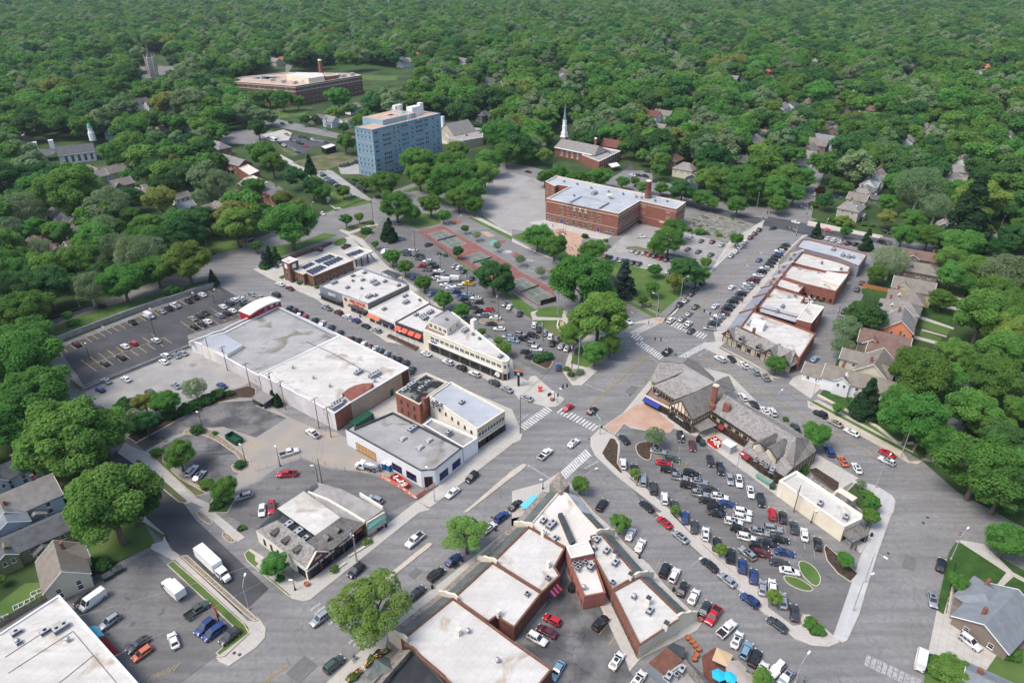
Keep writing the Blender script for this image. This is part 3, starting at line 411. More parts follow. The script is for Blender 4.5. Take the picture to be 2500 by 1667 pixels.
def gable(root,A,B,w,h0,h1,roofm,wallm,over=.35,name='gable_roof',t=.16,walls=True,hipA=0.,hipB=0.):
 """gabled (or hipped) roof on the ridge A-B, half-width w, eaves h0, ridge h1"""
 A=Vector(A[:2]);B=Vector(B[:2]);u=(B-A).normalized();n=Vector((u.y,-u.x))
 A2,B2=A-u*over,B+u*over;sl=(h1-h0)/w;W2=w+over;e=h0-sl*over
 ra,rb=A2+u*hipA,B2-u*hipB
 v=lambda p,z:(p.x,p.y,z)
 top=[v(A2+n*W2,e),v(B2+n*W2,e),v(B2-n*W2,e),v(A2-n*W2,e),v(ra,h1),v(rb,h1)]
 bot=[(x,y,z-t)for x,y,z in top]
 fs=[(0,1,5,4),(2,3,4,5),(1,2,5),(3,0,4)]if(hipA or hipB)else[(0,1,5,4),(2,3,4,5)]
 mb=MB().add(top+bot,fs+[(0,6,7,1),(2,8,9,3)]+[(6,10,11,7),(8,11,10,9)]+([]if hipA else[(0,4,10,6),(4,3,9,10)])+([]if hipB else[(1,7,11,5),(5,11,8,2)])+([(3,9,6,0)]if hipA else[])+([(1,7,8,2)]if hipB else[]))
 mb.part(name,M[roofm],root)
 if walls:
  for P,hp in((A,hipA),(B,hipB)):
   if not hp:MB().add([v(P+n*w,h0-.05),v(P-n*w,h0-.05),v(P,h1-t)],[(0,1,2)]).part('gable_wall',M[wallm],root)
def textpart(root,s,loc,dirv,size,m,name='lettering',tilt=0.0,depth=.04,spacing=1.0):
 c=bpy.data.curves.new('t','FONT');c.body=s;c.size=size;c.extrude=depth;c.align_x='CENTER';c.align_y='CENTER';c.space_character=spacing
 c.resolution_u=2
 o=bpy.data.objects.new('t',c);COL.objects.link(o)
 dg=bpy.context.evaluated_depsgraph_get();me=bpy.data.meshes.new_from_object(o.evaluated_get(dg));me.materials.clear();me.materials.append(M[m])
 bpy.data.objects.remove(o)
 d=Vector((dirv[0],dirv[1],0)).normalized();up=Vector((0,0,1));out=d.cross(up)
 if tilt:up=(up*math.cos(tilt)-out*math.sin(tilt)).normalized();out=d.cross(up)
 mt=Matrix((d,up,out)).transposed().to_4x4()
 me.transform(Matrix.Translation(Vector(loc)-(root.location if root else Vector()))@mt)
 return new(name,me,root)
def strokes(root,groups,loc,dirv,size,m):
 d=Vector((dirv[0],dirv[1],0)).normalized();out=Vector((d.y,-d.x,0));r=random.Random(len(groups)*7+groups[0]);st=size*.62;n=sum(groups)+len(groups)-1;x=-n*st/2;mb=MB()
 for g in groups:
  for _ in range(g):
   p=Vector(loc)+d*(x+st*.5)+out*.05;h=size*.5
   for a,b in r.sample((((-.3,-1),(-.3,1)),((.3,-1),(.3,1)),((-.3,.9),(.3,.9)),((-.3,0),(.3,0)),((-.3,-.9),(.3,-.9))),3):mb.bar(p+d*st*a[0]+Vector((0,0,h*a[1])),p+d*st*b[0]+Vector((0,0,h*b[1])),size*.16,size*.16)
   x+=st
  x+=st
 mb.part('sign_lettering',M[m],root)
def box_at(name,m,root,p,sx,sy,z0,z1,ang=0.0):
 c,s=math.cos(ang),math.sin(ang)
 pts=[(p[0]+c*x-s*y,p[1]+s*x+c*y)for x,y in((-sx/2,-sy/2),(sx/2,-sy/2),(sx/2,sy/2),(-sx/2,sy/2))]
 return MB().prism(pts,z0,z1).part(name,M[m],root)
GA=R(52.5)
mk,P,c=bld('market_hall','huge white roofed market hall with long pale blank left wall and tan right wall','building',[Q(9,25,295),Q(5,780,1508),Q(9,1405,238),Q(9,870,555),Q(9,720,655)],6.8,['brick_tan','brick_tan','brick_tan','brick','old_white_wall'],'white_roof',par=.25,parm='white_wall')
a=P[2];b=P[3]
MB().add([(*(a+(b-a)*t+outv(a,b,c,.06)),z)for t,z in((.02,.1),(.14,.1),(.14,6.3),(.02,6.3))],[(0,1,2,3),(3,2,1,0)]).part('brick_panel',M['brick_brown'],mk)
p=a+(b-a)*.34;box_at('door','dumpster_green',mk,p+outv(a,b,c,.06),1.2,.12,.15,2.6,math.atan2((b-a).y,(b-a).x))
arc=[W(9,x,y,6.7)for x,y in((795,505),(850,462),(910,432),(980,413),(1080,408))];arc2=[W(9,x,y,6.7)for x,y in((868,548),(925,515),(980,480),(1030,450),(1084,416))]
mb=MB()
for i in range(4):
 mb.add([(*arc[i][:2],8.0),(*arc[i+1][:2],8.0),(*arc2[i+1][:2],6.82),(*arc2[i][:2],6.82),(*arc[i][:2],6.5),(*arc[i+1][:2],6.5)],[(3,2,1,0),(0,1,5,4)])
mb.part('curved_parapet',M['brick'],mk)
mb=MB();q=[W(9,460,0,6.6),W(9,690,100,6.6),W(9,920,225,6.6),W(9,1150,335,6.6)]
for i in range(3):mb.bar(q[i],q[i+1],.18,.12)
mb.part('roof_seam',M['charcoal'],mk)
lg,P,c=bld('long_shop_building','long low building with faded grey roof and curved white front beside the sunken lot','building',[Q(8,1835,18),Q(4,1745,1560),Q(4,2060,1482),Q(4,2280,1372),Q(5,200,1240),Q(5,778,1506),Q(9,22,310)],4.8,['white_wall','white_wall','old_white_wall','red_metal','brick_tan','brick_tan','old_white_wall'],'grey_roof',par=.5,pt=.5,parm='white_wall')
fas=[W(4,x,y,5.2)for x,y in((1735,1575),(1800,1545),(1880,1520),(1960,1485),(2040,1462),(2160,1400),(2285,1345))]
mb=MB()
for i in range(6):
 a,b=fas[i],fas[i+1];mb.bar((a.x,a.y,4.4),(b.x,b.y,4.4),.5,1.9)
mb.part('white_fascia',M['cream_light'],lg)
bld('metal_roof_shed','ribbed pale metal roof over the left end of the grey roofed building','roof',[Q(8,1850,25),Q(4,1880,1535),Q(4,2060,1500),Q(8,2230,30),Q(8,2085,120)],5.6,'cream_light','bluegrey_roof',par=0,root=lg,roofname='metal_roof')
mb=MB()
for t in range(1,9):
 a=W(8,1850+(2085-1850)*t/9,25+95*t/9,5.66);b=W(4,1880+180*t/9,1535-35*t/9,5.66);mb.bar(a,b,.12,.08)
mb.part('roof_rib',M['galvanised'],lg)
rp=empty('arched_entrance_block',W(4,2350,1330,0),'dark red block with shallow arched white roof on the long building','entrance block')
A=W(4,2290,1372,4.6);B=W(5,232,1235,4.6);u=(B-A);u.z=0;L=u.length;u.normalize();back=outv(A,B,c,-5.5);back=Vector((back.x,back.y,0))*(1 if outv(A,B,c,1).y>0 else-1)
back=Vector((-u.y,u.x,0))*5.5
mb=MB();rf=MB()
N=8
for i in range(N):
 t0,t1=i/N,(i+1)/N;f=lambda t:7.0+1.0*(1-(2*t-1)**2)
 p0,p1=A+u*L*t0,A+u*L*t1
 mb.add([(p0.x,p0.y,4),(p1.x,p1.y,4),(p1.x,p1.y,f(t1)),(p0.x,p0.y,f(t0))],[(0,1,2,3)])
 q0,q1=p0+back,p1+back
 mb.add([(q0.x,q0.y,0),(q1.x,q1.y,0),(q1.x,q1.y,f(t1)),(q0.x,q0.y,f(t0))],[(3,2,1,0)])
 e=-back*.12;q0,q1=q0-e,q1-e;p0,p1=p0+e,p1+e
 rf.add([(p0.x,p0.y,f(t0)+.02),(p1.x,p1.y,f(t1)+.02),(q1.x,q1.y,f(t1)+.02),(q0.x,q0.y,f(t0)+.02),(p0.x,p0.y,f(t0)-.5),(p1.x,p1.y,f(t1)-.5),(q0.x,q0.y,f(t0)-.5),(q1.x,q1.y,f(t1)-.5)],[(0,1,2,3),(0,4,5,1),(3,2,7,6)])
for p in(A,A+u*L):
 mb.add([(p.x,p.y,0),(p.x+back.x,p.y+back.y,0),(p.x+back.x,p.y+back.y,7.0),(p.x,p.y,7.0)],[(0,1,2,3)])
mb.part('wall',M['red_metal'],rp);rf.part('arched_roof',M['cream_light'],rp)
wins(rp,A,A+u*L,A+back,5.9,2,1.3,.9,.62,.98,gm='glass_pale');wins(rp,A,A+u*L,A+back,4.5,1,1.0,2.0,.45,.6,gm='glass_pale',name='door',panes=False)
mb=MB();q=[W(5,200,1235,5.0),W(5,480,1375,5.0),W(5,700,1470,5.0),W(5,735,1515,5.0)]
mb.poly([q[0],q[1],q[2],q[3],W(5,690,1500,5.0),W(5,210,1262,5.0)]).part('street_canopy',M['bluegrey_roof'],lg)
bb,P,c=bld('burnt_roof_building','red brick building with scorched black roof crowded with machinery','building',[Q(9,1280,462),Q(9,1565,290),Q(9,1758,372),Q(9,1592,488),Q(9,1500,575)],7.8,['brick','cream','cream','brick','brick'],'burnt_roof',par=.6,parm='stone_trim')
wins(bb,P[0],P[4],c,4.4,3,.9,1.6,.1,.9,fm='brick_dark');wins(bb,P[0],P[4],c,1.0,3,1.0,1.8,.1,.9,fm='brick_dark')
tb,P,c=bld('tan_corner_building','two storey tan corner building with broad pale grey roof','building',[Q(9,1592,500),Q(9,1790,366),Q(9,2285,632),Q(9,2030,800)],7.9,['cream_light','brick_brown','tan_wall','cream_light'],'bluegrey_roof',par=.5,parm='cream')
wins(tb,P[3],P[2],c,4.6,9,1.25,1.5,.03,.97,fm='white_paint');wins(tb,P[3],P[2],c,.6,6,2.9,2.3,.02,.98,fm='black_metal',gm='dark_glass',bars=1,name='shop_window')
mb=MB();o=outv(P[3],P[2],c,.25);mb.bar((*(P[3]+o),3.5),(*(P[2]+o),3.5),.5,.35,0);mb.part('cornice',M['stone_trim'],tb)
wins(tb,P[0],P[3],c,4.7,7,.9,1.2,.02,.95,fm='brick_brown',gm='glass');wins(tb,P[1],P[2],c,4.6,8,1.2,1.5,.03,.97)
for(x,y)in((1545,560),):
 box_at('chimney','brick',bb,W(9,x,y-10,8),1.3,1.3,5,9.4,GA)
pb=MB().tube([W(9,1640,840,3.4)+Vector((0,-.6,0)),W(9,2010,1000,3.4)+Vector((0,-.6,0))],.05)
wb,P,c=bld('white_corner_building','white painted single storey corner building with cut off corner and stained grey roof','building',[Q(9,820,797),Q(9,905,738),Q(9,912,790),Q(9,1255,645),Q(9,1895,970),Q(9,1642,1172),Q(9,1510,1180)],6.1,'white_wall','grey_roof',par=.6,parm='charcoal')
for t0,t1 in((.62,.76),(.80,.95)):
 wins(wb,P[0],P[6],c,.9,1,3.9,2.3,t0,t1,fm='black_metal',gm='dark_glass',bars=2,name='shop_window')
wins(wb,P[0],P[6],c,.2,1,8.6,2.9,.14,.40,fm='timber',gm='plywood',bars=5,name='boarded_opening',panes=True)
wins(wb,P[5],P[4],c,.9,2,3.6,2.4,.06,.98,fm='black_metal',gm='dark_glass',bars=2,name='shop_window')
wins(wb,P[6],P[5],c,.1,1,2.3,3.6,0,1,fm='black_metal',gm='dark_glass',bars=1,name='door')
for nm,A_,B_,tt in(('l',P[0],P[6],(.65,.69,.73,.83,.87,.92)),('r',P[5],P[4],(.2,.29,.37,.66,.75,.83))):
 A_,B_=Vector(A_),Vector(B_)
 for t in tt:
  p=A_+(B_-A_)*t+outv(A_,B_,c,.09);u=(B_-A_).normalized()
  MB().bar((*(p-u*.42),1.75),(*(p+u*.42),1.75),.04,.8).part('blue_poster',M['navy'],wb)
lw,P2,c2=bld('low_infill_building','low dark roofed infill behind the plain white street wall','building',[Q(9,1535,757),Q(9,1612,700),Q(9,2035,880),Q(9,1900,968)],5.6,['cream','cream','white_wall','grey_roof'],'gravel_roof',par=.8,parm='white_wall')
ms=empty('mansard_shop',W(13,450,300,0),'corner shop with hipped slate roof, small dormers and white flat centre','building')
H0,H1=4.2,6.6
ev=[W(13,0,165,H0),W(13,460,515,H0),W(13,1005,98,H0)]
rg=[W(13,195,70,H1),W(13,545,330,H1),W(13,780,42,H1)]
u1=(ev[1]-ev[0]);u2=(ev[2]-ev[1])
bk=[W(9,1165,1545,H0),W(9,785,1350,H0),W(9,560,1290,H0),W(9,195,1530,H0)]
body=[ev[0],ev[1],ev[2],bk[0],bk[1],bk[2],bk[3]]
b=MB();n=len(body)
for i in range(n):
 p,q=body[i],body[(i+1)%n];b.add([(p.x,p.y,0),(q.x,q.y,0),(q.x,q.y,H0),(p.x,p.y,H0)],[(0,1,2,3)],{0:0,1:1,2:2}.get(i,0))
b.part('wall',[M['cream_light'],M['brick_brown'],M['stone_trim']],ms)
mid=[W(13,480,270,H1),W(13,545,330,H1)]
MB().add([ev[0],ev[1],rg[1],rg[0]]+[(v.x,v.y,H0)for v in(rg[1],rg[0])],[(0,1,2,3),(3,2,4,5)]).part('slate_roof',M['slate'],ms)
g1=W(13,700,340,H0)
MB().add([W(13,560,345,H1-.4),W(13,700,345,H0+.3),ev[2],rg[2],W(13,470,265,H1)],[(0,1,2,3,4)]).part('slate_roof',M['slate_brown'],ms)
fl=[W(9,195,1530,5.4),W(9,440,1368,5.4),W(13,775,45,5.4),W(13,545,215,5.4)]
b=MB();b.prism(fl,4,5.4,1,0);b.part('flat_roof',[M['white_roof'],M['charcoal']],ms)
b=MB();b.prism([W(13,195,75,4.3),W(13,270,5,4.3),W(13,560,215,4.3),W(13,480,268,4.3)],4.0,4.35).part('service_well',M['charcoal'],ms)
b=MB();b.poly([(v.x,v.y,4.5)for v in(W(9,500,1395,4.5),W(9,600,1310,4.5),W(9,790,1355,4.5),W(9,1160,1545,4.5),ev[2],rg[2])]).part('rear_roof',M['gravel_roof'],ms)
b=MB();q=[W(9,480,1385,4.5),W(9,670,1460,4.5),W(13,900,30,4.5),W(13,1000,92,4.5)]
for i in range(3):b.bar(q[i],q[i+1],.5,.9)
b.part('parapet',M['cream_light'],ms)
b=MB();q=[W(9,955,1400,4.8),W(9,1165,1530,4.8)];b.bar(q[0],q[1],.4,1.2);b.part('parapet',M['cream_light'],ms)
b=MB()
ga,gb_,gt=W(13,458,520,0),W(13,700,345,H0),W(13,556,338,H1)
oo=(ev[2]-ev[1]).normalized();gp=[ev[1],ev[1]+(ev[2]-ev[1])*.36]
apex=(gp[0]+gp[1])*.5+Vector((0,0,H1-H0+.5));of=outv(ev[1],ev[2],ms.location,.2);of=Vector((of.x,of.y,0))
b.add([gp[0]+of,gp[1]+of,apex+of,gp[0]-of,gp[1]-of,apex-of],[(0,1,2),(5,4,3),(0,2,5,3),(1,4,5,2)]).part('front_gable',M['brick'],ms)
b=MB();b.bar(gp[0]+of,apex+of,.55,.22);b.bar(gp[1]+of,apex+of,.55,.22);b.part('gable_coping',M['stone_trim'],ms)
b=MB();b.bar(ev[1]+of*1.4+oo*.4-Vector((0,0,.55)),ev[1]+of*1.4+(ev[2]-ev[1])*.40-Vector((0,0,.55)),.12,.9);b.bar(ev[1]+of*1.4+(ev[2]-ev[1])*.43-Vector((0,0,.5)),ev[2]+of*1.4-oo*.5-Vector((0,0,.5)),.12,.9)
b.part('sign_board',M['black_metal'],ms)
sgn=ev[1]+(ev[2]-ev[1])*.21+of*1.9-Vector((0,0,.55));strokes(ms,(9,3,8),sgn,ev[2]-ev[1],.6,'white_paint')
strokes(ms,(7,5),ev[1]+(ev[2]-ev[1])*.62+of*1.9-Vector((0,0,.5)),ev[2]-ev[1],.5,'white_paint');strokes(ms,(6,),ev[1]+(ev[2]-ev[1])*.86+of*1.9-Vector((0,0,.5)),ev[2]-ev[1],.5,'coral');strokes(ms,(6,),apex+of*2.2-Vector((0,0,1.7)),ev[2]-ev[1],.5,'cream_light')
wins(ms,ev[1],ev[2],ms.location,.4,5,3.0,2.4,.03,.97,fm='black_metal',gm='dark_glass',bars=2,name='shop_window')
wins(ms,ev[0],ev[1],ms.location,1.0,3,.9,1.9,.08,.5,fm='black_metal',gm='dark_glass');wins(ms,ev[0],ev[1],ms.location,.5,1,3.0,2.3,.8,.98,fm='black_metal',gm='dark_glass',name='shop_window')
def dormer(root,p,d,w=1.5,h=1.5,dep=1.9,m='slate_brown'):
 d=Vector((d[0],d[1],0)).normalized();s=Vector((-d.y,d.x,0));p=Vector(p)
 f=p+d*dep/2;b_=p-d*dep/2+Vector((0,0,h*.55))
 v=[f+s*w/2,f-s*w/2,f+s*w/2+Vector((0,0,h*.5)),f-s*w/2+Vector((0,0,h*.5)),f+Vector((0,0,h)),b_+Vector((0,0,h*.45)),p-d*dep/2+s*w/2+Vector((0,0,h*.5)),p-d*dep/2-s*w/2+Vector((0,0,h*.5))]
 dm=MB().add(v,[(2,4,5,6),(4,3,7,5),(0,2,6),(1,7,3),(0,1,3,4,2)]).part('dormer',M[m],root)
 ww=MB().add([f+d*.03+s*w*.33+Vector((0,0,.1)),f+d*.03-s*w*.33+Vector((0,0,.1)),f+d*.03-s*w*.33+Vector((0,0,h*.55)),f+d*.03+s*w*.33+Vector((0,0,h*.55))],[(0,1,2,3),(3,2,1,0)])
 me=ww.mesh('dormer_window',M['dark_glass'],root.location);new('dormer_window',me,dm)
o=outv(ev[0],ev[1],ms.location,1)
for x,y in((175,195),(275,268),(380,350)):dormer(ms,W(13,x,y,5.2),o)
o=outv(ev[1],ev[2],ms.location,1)
for x,y in((655,245),(752,175)):dormer(ms,W(13,x,y,5.2),o)
aw=ev[1]+(ev[2]-ev[1])*1.0
ta=[W(13,1025,165,3.4),W(13,1200,55,3.4),W(13,1190,28,4.0),W(13,1045,95,4.0)]
MB().add(ta+[v-Vector((0,0,.2))for v in ta],[(0,1,2,3),(0,4,5,1),(0,3,7,4),(1,5,6,2)]).part('green_awning',M['teal_roof'],ms)
bx=[W(13,1012,95,4.6),W(13,1180,-5,4.6),W(9,1165,1535,4.6)]
MB().bar(bx[0]-Vector((0,0,2.2)),bx[1]-Vector((0,0,2.2)),.4,4.4).part('stone_front',M['stone_trim'],ms)
bl,P,c=bld('corner_store','large white roofed store cut off by the lower left picture corner','building',[Q(12,540,755),Q(12,1440,1760),Q(12,200,2750),Q(12,-900,1400),Q(12,0,1108)],5.2,['white_wall','white_wall','white_wall','brick_brown','brick_brown'],'white_roof_b',par=.35,parm='white_wall')
mb=MB()
for s_ in((45,1330,460,1060),(75,1475,670,1090),(540,1568,860,1310),(670,1090,1100,1600)):mb.bar(W(12,s_[0],s_[1],4.93),W(12,s_[2],s_[3],4.93),.09,.06)
mb.part('roof_seam',M['charcoal'],bl)
aw=[W(12,1010,1270,3.2),W(12,1170,1385,3.2)]
A_,B_=P[0],P[1];u=(B_-A_).normalized();o=outv(A_,B_,c,1.6)
for t0,t1,m_ in((.30,.40,'sky_blue'),(.41,.57,'dark_red')):
 p,q=A_+(B_-A_)*t0*.98,A_+(B_-A_)*t1*.98
 MB().add([(*p,3.9),(*q,3.9),(*(q+o),3.0),(*(p+o),3.0),(*(q+o),2.7),(*(p+o),2.7)],[(0,3,2,1),(3,5,4,2),(0,1,2,3)]).part('awning',M[m_],bl)
HC=4.6
cx=empty('slate_fronted_block',W(13,2200,800,0),'white roofed shop block with green slate eaves along the main street','building')
U={}
for nm,pts,m_ in(('U1',[Q(13,1330,1165),Q(13,1805,778),Q(14,-220,1010),Q(14,0,1172),Q(14,370,1430),Q(14,0,1900),Q(13,1900,1800),Q(13,1720,1500)],'white_roof_b'),('U2',[Q(13,1810,775),Q(13,2168,450),Q(14,0,565),Q(14,275,735),Q(14,22,1055),Q(14,-100,985),Q(14,-130,940),Q(14,-220,1005)],'white_roof_b'),('U3',[Q(13,2172,446),Q(14,150,125),Q(14,490,322),Q(14,395,500),Q(14,443,577),Q(14,278,733),Q(14,0,562)],'white_roof_b'),('U4',[Q(14,155,120),Q(10,430,1370),Q(10,500,1385),Q(14,640,0),Q(14,815,185),Q(14,700,262),Q(14,500,310)],'pale_roof')):
 r_,P_,c_=bld('','','',pts,HC,'brick_dark',m_,par=.4,parm='brick_brown' if nm!='U4' else 'stone_trim',root=cx);U[nm]=(P_,c_)
def strip(root,px1,px2,c_,w=3.0,m='slate_green',h1=HC+.1,h0=2.7,canopy=None,hh=HC):
 A_,B_=G(px1,hh),G(px2,hh);o=outv(A_,B_,c_,w)
 shed(root,A_,B_,o,h0,h1,m)
 u=(B_-A_).normalized().xy
 MB().add([(*(A_.xy+o*.75),0),(*(B_.xy+o*.75),0),(*(B_.xy+o*.75),h0-.1),(*(A_.xy+o*.75),h0-.1)],[(0,1,2,3),(3,2,1,0)]).part('shop_front',M['stone_trim'],root)
 n_=max(1,int((B_-A_).length/5));wins(root,A_.xy+o*.75,B_.xy+o*.75,c_,.4,n_,3.6,1.9,fm='timber',gm='dark_glass',bars=2,name='shop_window',panes=False)
 if canopy:
  A2,B2=A_.xy+o,B_.xy+o;o2=outv(A_,B_,c_,canopy)
  shed(root,A2,B2,o2,2.3,2.75,'stone_dark','stone_canopy')
strip(cx,Q(13,1370,1130),Q(13,1795,790),U['U1'][1],canopy=1.6)
strip(cx,Q(13,1835,752),Q(13,2155,460),U['U2'][1],canopy=1.6)
strip(cx,Q(13,2195,425),Q(14,135,135),U['U3'][1],canopy=1.8)
strip(cx,Q(14,165,110),Q(10,425,1372),U['U4'][1],canopy=1.8)
strip(cx,Q(10,505,1390),Q(14,640,0),U['U4'][1],m='bluegrey_roof');strip(cx,Q(14,640,0),Q(14,800,170),U['U4'][1],m='slate_green')
def scallop(root,px,c_,along,w=4.6,h0=HC-.3,m='cream',peak=1.5,t=.5,hh=HC):
 """curved-top party parapet standing across the slate strip, from point px outward"""
 A_=G(px,hh).xy;o=Vector(along);n_=Vector((-o.y,o.x))*t/2
 prof=[(-1.5,1.2),(-.6,1.35),(0,1.2),(.6,.8),(1.2,.45),(1.8,.25),(2.6,.1),(3.2,-.55),(w,-1.3)]
 mb=MB();top=[(A_+o*s,h0+z*peak/1.5+.3)for s,z in prof]
 for i in range(len(top)-1):
  (p,z),(q,y)=top[i],top[i+1]
  mb.add([(*(p+n_),0),(*(q+n_),0),(*(q+n_),y),(*(p+n_),z),(*(p-n_),0),(*(q-n_),0),(*(q-n_),y),(*(p-n_),z)],[(0,1,2,3),(7,6,5,4),(3,2,6,7)])
 (p,z),(q,y)=top[0],top[-1]
 mb.add([(*(p+n_),0),(*(p-n_),0),(*(p-n_),z),(*(p+n_),z),(*(q+n_),0),(*(q-n_),0),(*(q-n_),y),(*(q+n_),y)],[(0,3,2,1),(4,5,6,7)])
 mb.part('scalloped_parapet',M[m],root)
A_,B_=G(Q(13,1370,1130),HC),G(Q(14,135,135),HC);ol=outv(A_,B_,U['U2'][1],1.0)
for px in(Q(13,1345,1150),Q(13,1808,778),Q(13,2168,450),Q(14,150,125)):scallop(cx,px,None,ol)
def lowwall(root,px,m='brick_brown',w=.4,h=.7,hh=HC,name='party_wall'):
 mb=MB();q=[G(p,hh+.3)for p in px]
 for i in range(len(q)-1):mb.bar(q[i]-Vector((0,0,h/2-.1)),q[i+1]-Vector((0,0,h/2-.1)),w,h)
 mb.part(name,M[m],root)
lowwall(cx,[Q(13,1808,778),Q(13,2120,990)]);lowwall(cx,[Q(13,2168,448),Q(13,2350,556),Q(14,275,735)]);lowwall(cx,[Q(14,152,123),Q(14,490,322)])
lowwall(cx,[Q(13,1360,1210),Q(13,1440,1235),Q(13,1500,1320),Q(13,1700,1490),Q(13,1850,1620)])
MB().prism([W(14,423,10,5.4),W(14,462,0,5.4),W(14,580,260,5.4),W(14,540,290,5.4)],4,5.4).part('duct_housing',M['charcoal'],cx)
tp=[W(10,340,1300,6.0),W(10,440,1218,7.4),W(10,535,1300,6.0),W(10,440,1370,5.6)]
t_=[W(10,345,1310,5.2),W(10,440,1240,5.2),W(10,530,1320,5.2),W(10,445,1385,5.2)]
b=MB();q=[(v.x,v.y)for v in t_];pk=[5.6,7.2,5.6,5.2]
for i in range(4):
 j=(i+1)%4;b.add([(*q[i],0),(*q[j],0),(*q[j],pk[j]),(*q[i],pk[i])],[(0,1,2,3)])
mm=((q[0][0]+q[2][0])/2,(q[0][1]+q[2][1])/2)
b.add([(*q[0],pk[0]),(*q[1],pk[1]),(*q[2],pk[2]),(*q[3],pk[3])],[(0,3,1),(1,3,2)]).part('stone_prow',M['stone_dark'],cx)
rw=empty('right_wing_shops',W(14,1050,700,0),'white roofed wing of slate fronted shops facing the angled parking bays','building')
_,V1,cv1=bld('','','',[Q(14,720,215),Q(14,820,190),Q(14,1155,575),Q(14,918,712),Q(14,748,400)],HC,['cream','cream','cream','brick','brick'],'white_roof_b',par=.4,parm='brick_brown',root=rw)
_,V2,cv2=bld('','','',[Q(14,922,718),Q(14,1172,582),Q(14,1557,947),Q(14,1530,985),Q(14,1170,1222)],HC,['cream','cream','cream','cream','brick'],'white_roof_b',par=.4,parm='brick_brown',root=rw)
strip(rw,Q(14,830,200),Q(14,1148,565),cv1);strip(rw,Q(14,1185,595),Q(14,1550,940),cv2)
A_,B_=G(Q(14,830,200),HC),G(Q(14,1550,940),HC);orr=outv(A_,B_,cv1,1.0)
for px in(Q(14,815,185),Q(14,1168,578),Q(14,1562,952)):scallop(rw,px,None,orr)
wins(rw,V1[3],V1[4],cv1,.6,5,1.1,1.5,fm='brick_dark');wins(rw,V2[4],V2[0],cv2,.5,8,1.3,1.6,.02,.98,fm='brick_brown',gm='dark_glass')
for x,y in((945,390),(1088,590),(1252,810),(1415,1040)):box_at('chimney','cream_light',rw,W(14,x,y,5.3),.9,.9,4,6.2,GA);box_at('chimney_cap','charcoal',rw,W(14,x,y,5.3),1.0,1.0,6.2,6.45,GA)
for x,y,rt in((1860,1090,cx),(2222,920,cx)):box_at('chimney','cream_light',rt,W(13,x,y,5.3),.9,.9,4,6.0,GA)
for x,y in((335,470),(300,185),(1585-1300,1370-1180)):box_at('chimney','cream_light',cx,W(14,x,y,5.3),.8,.8,4,6.0,GA)
mbk=empty('rear_brick_block',W(14,700,600,0),'narrow pink brick rear block wedged between the two white roofed wings','building')
bld('','','',[Q(14,500,315),Q(14,700,265),Q(14,750,372),Q(14,545,417)],6.2,'brick_pink','pale_roof',par=.2,parm='white_wall',root=mbk)
_,P,c=bld('','','',[Q(14,515,430),Q(14,745,395),Q(14,860,735),Q(14,660,775)],4.4,'brick_pink','pale_roof',par=.4,parm='brick',root=mbk)
wins(mbk,P[3],P[2],c,.8,4,1.4,1.8,fm='brick',gm='brick_pink',panes=True);wins(mbk,P[0],P[3],c,.8,5,1.1,1.8,fm='brick',gm='brick_dark',name='blind_window')
P1,c1=U['U2'];wins(cx,P1[4],P1[3],c1,.6,6,1.7,2.2,.02,.98,fm='brick_brown',gm='brick_dark',name='blind_window')
P1,c1=U['U1'];wins(cx,P1[4],P1[3],c1,.6,6,1.5,2.0,.02,.98,fm='brick_brown',gm='brick_dark',name='blind_window')
aw=[W(14,345,735,3.2),W(14,420,650,3.2)]
A_,B_=P1[3],P1[2]
b=MB();q0,q1=W(14,335,740,3.4),W(14,415,655,3.4);o=outv(q0,q1,U['U2'][1],1.4)
for i in range(6):
 p=q0.xy.lerp(q1.xy,i/6);q=q0.xy.lerp(q1.xy,(i+1)/6);b.add([(*p,3.5),(*q,3.5),(*(q+o),2.6),(*(p+o),2.6)],[(0,1,2,3),(3,2,1,0)],i%2)
b.part('striped_awning',[M['navy'],M['coral']],cx)
db=empty('black_roof_shop',W(13,1400,1560,0),'black roofed shop with dark stone gable at the lower edge','building')
bld('','','',[Q(13,1390,1255),Q(13,1480,1290),Q(13,1800,1640),Q(13,1400,1900),Q(13,1000,1640)],4.2,'stone_dark','black_roof',par=.4,parm='charcoal',root=db)
A_,B_=W(13,1420,1260,5.4),W(13,1090,1640,5.4);o=outv(A_,B_,W(13,1700,1500,0),3.4)
shed(db,A_,B_,o,2.8,5.4,'stone_dark','stone_roof')
a2=A_.lerp(B_,.5);gable(db,a2.xy,a2.xy+o*1.35,2.6,2.8,5.2,'slate_green','stone_dark',over=.2,name='porch_roof')
cf=empty('patio_cafe',W(14,1500,1350,0),'small cafe with ribbed maroon metal roof beside the umbrella patio','building')
_,P,c=bld('','','',[Q(14,1250,1385),Q(14,1420,1238),Q(14,1570,1355),Q(14,1390,1495)],3.6,'grey_panel','brick_brown',par=0,root=cf,roofname='metal_roof')
mb=MB()
for i in range(1,14):
 t=i/14;mb.bar(G(Q(14,1250+170*t,1385-147*t),3.64),G(Q(14,1390+180*t,1495-140*t),3.64),.09,.08)
mb.part('roof_rib',M['brick_dark'],cf)
bld('','','',[Q(14,1380,1500),Q(14,1560,1380),Q(14,1850,1640),Q(14,1600,1760)],3.4,'grey_panel','gravel_roof',par=.3,parm='galvanised',root=cf)
MB().add([W(14,1590,1345,5.2),W(14,1640,1380,3.6),W(14,1900,1640,3.6),W(14,1830,1640,5.2),W(14,1545,1385,3.4),W(14,1740,1640,3.4)],[(0,1,2,3),(0,3,5,4),(0,4,1)]).part('slate_roof',M['slate_brown'],cf)
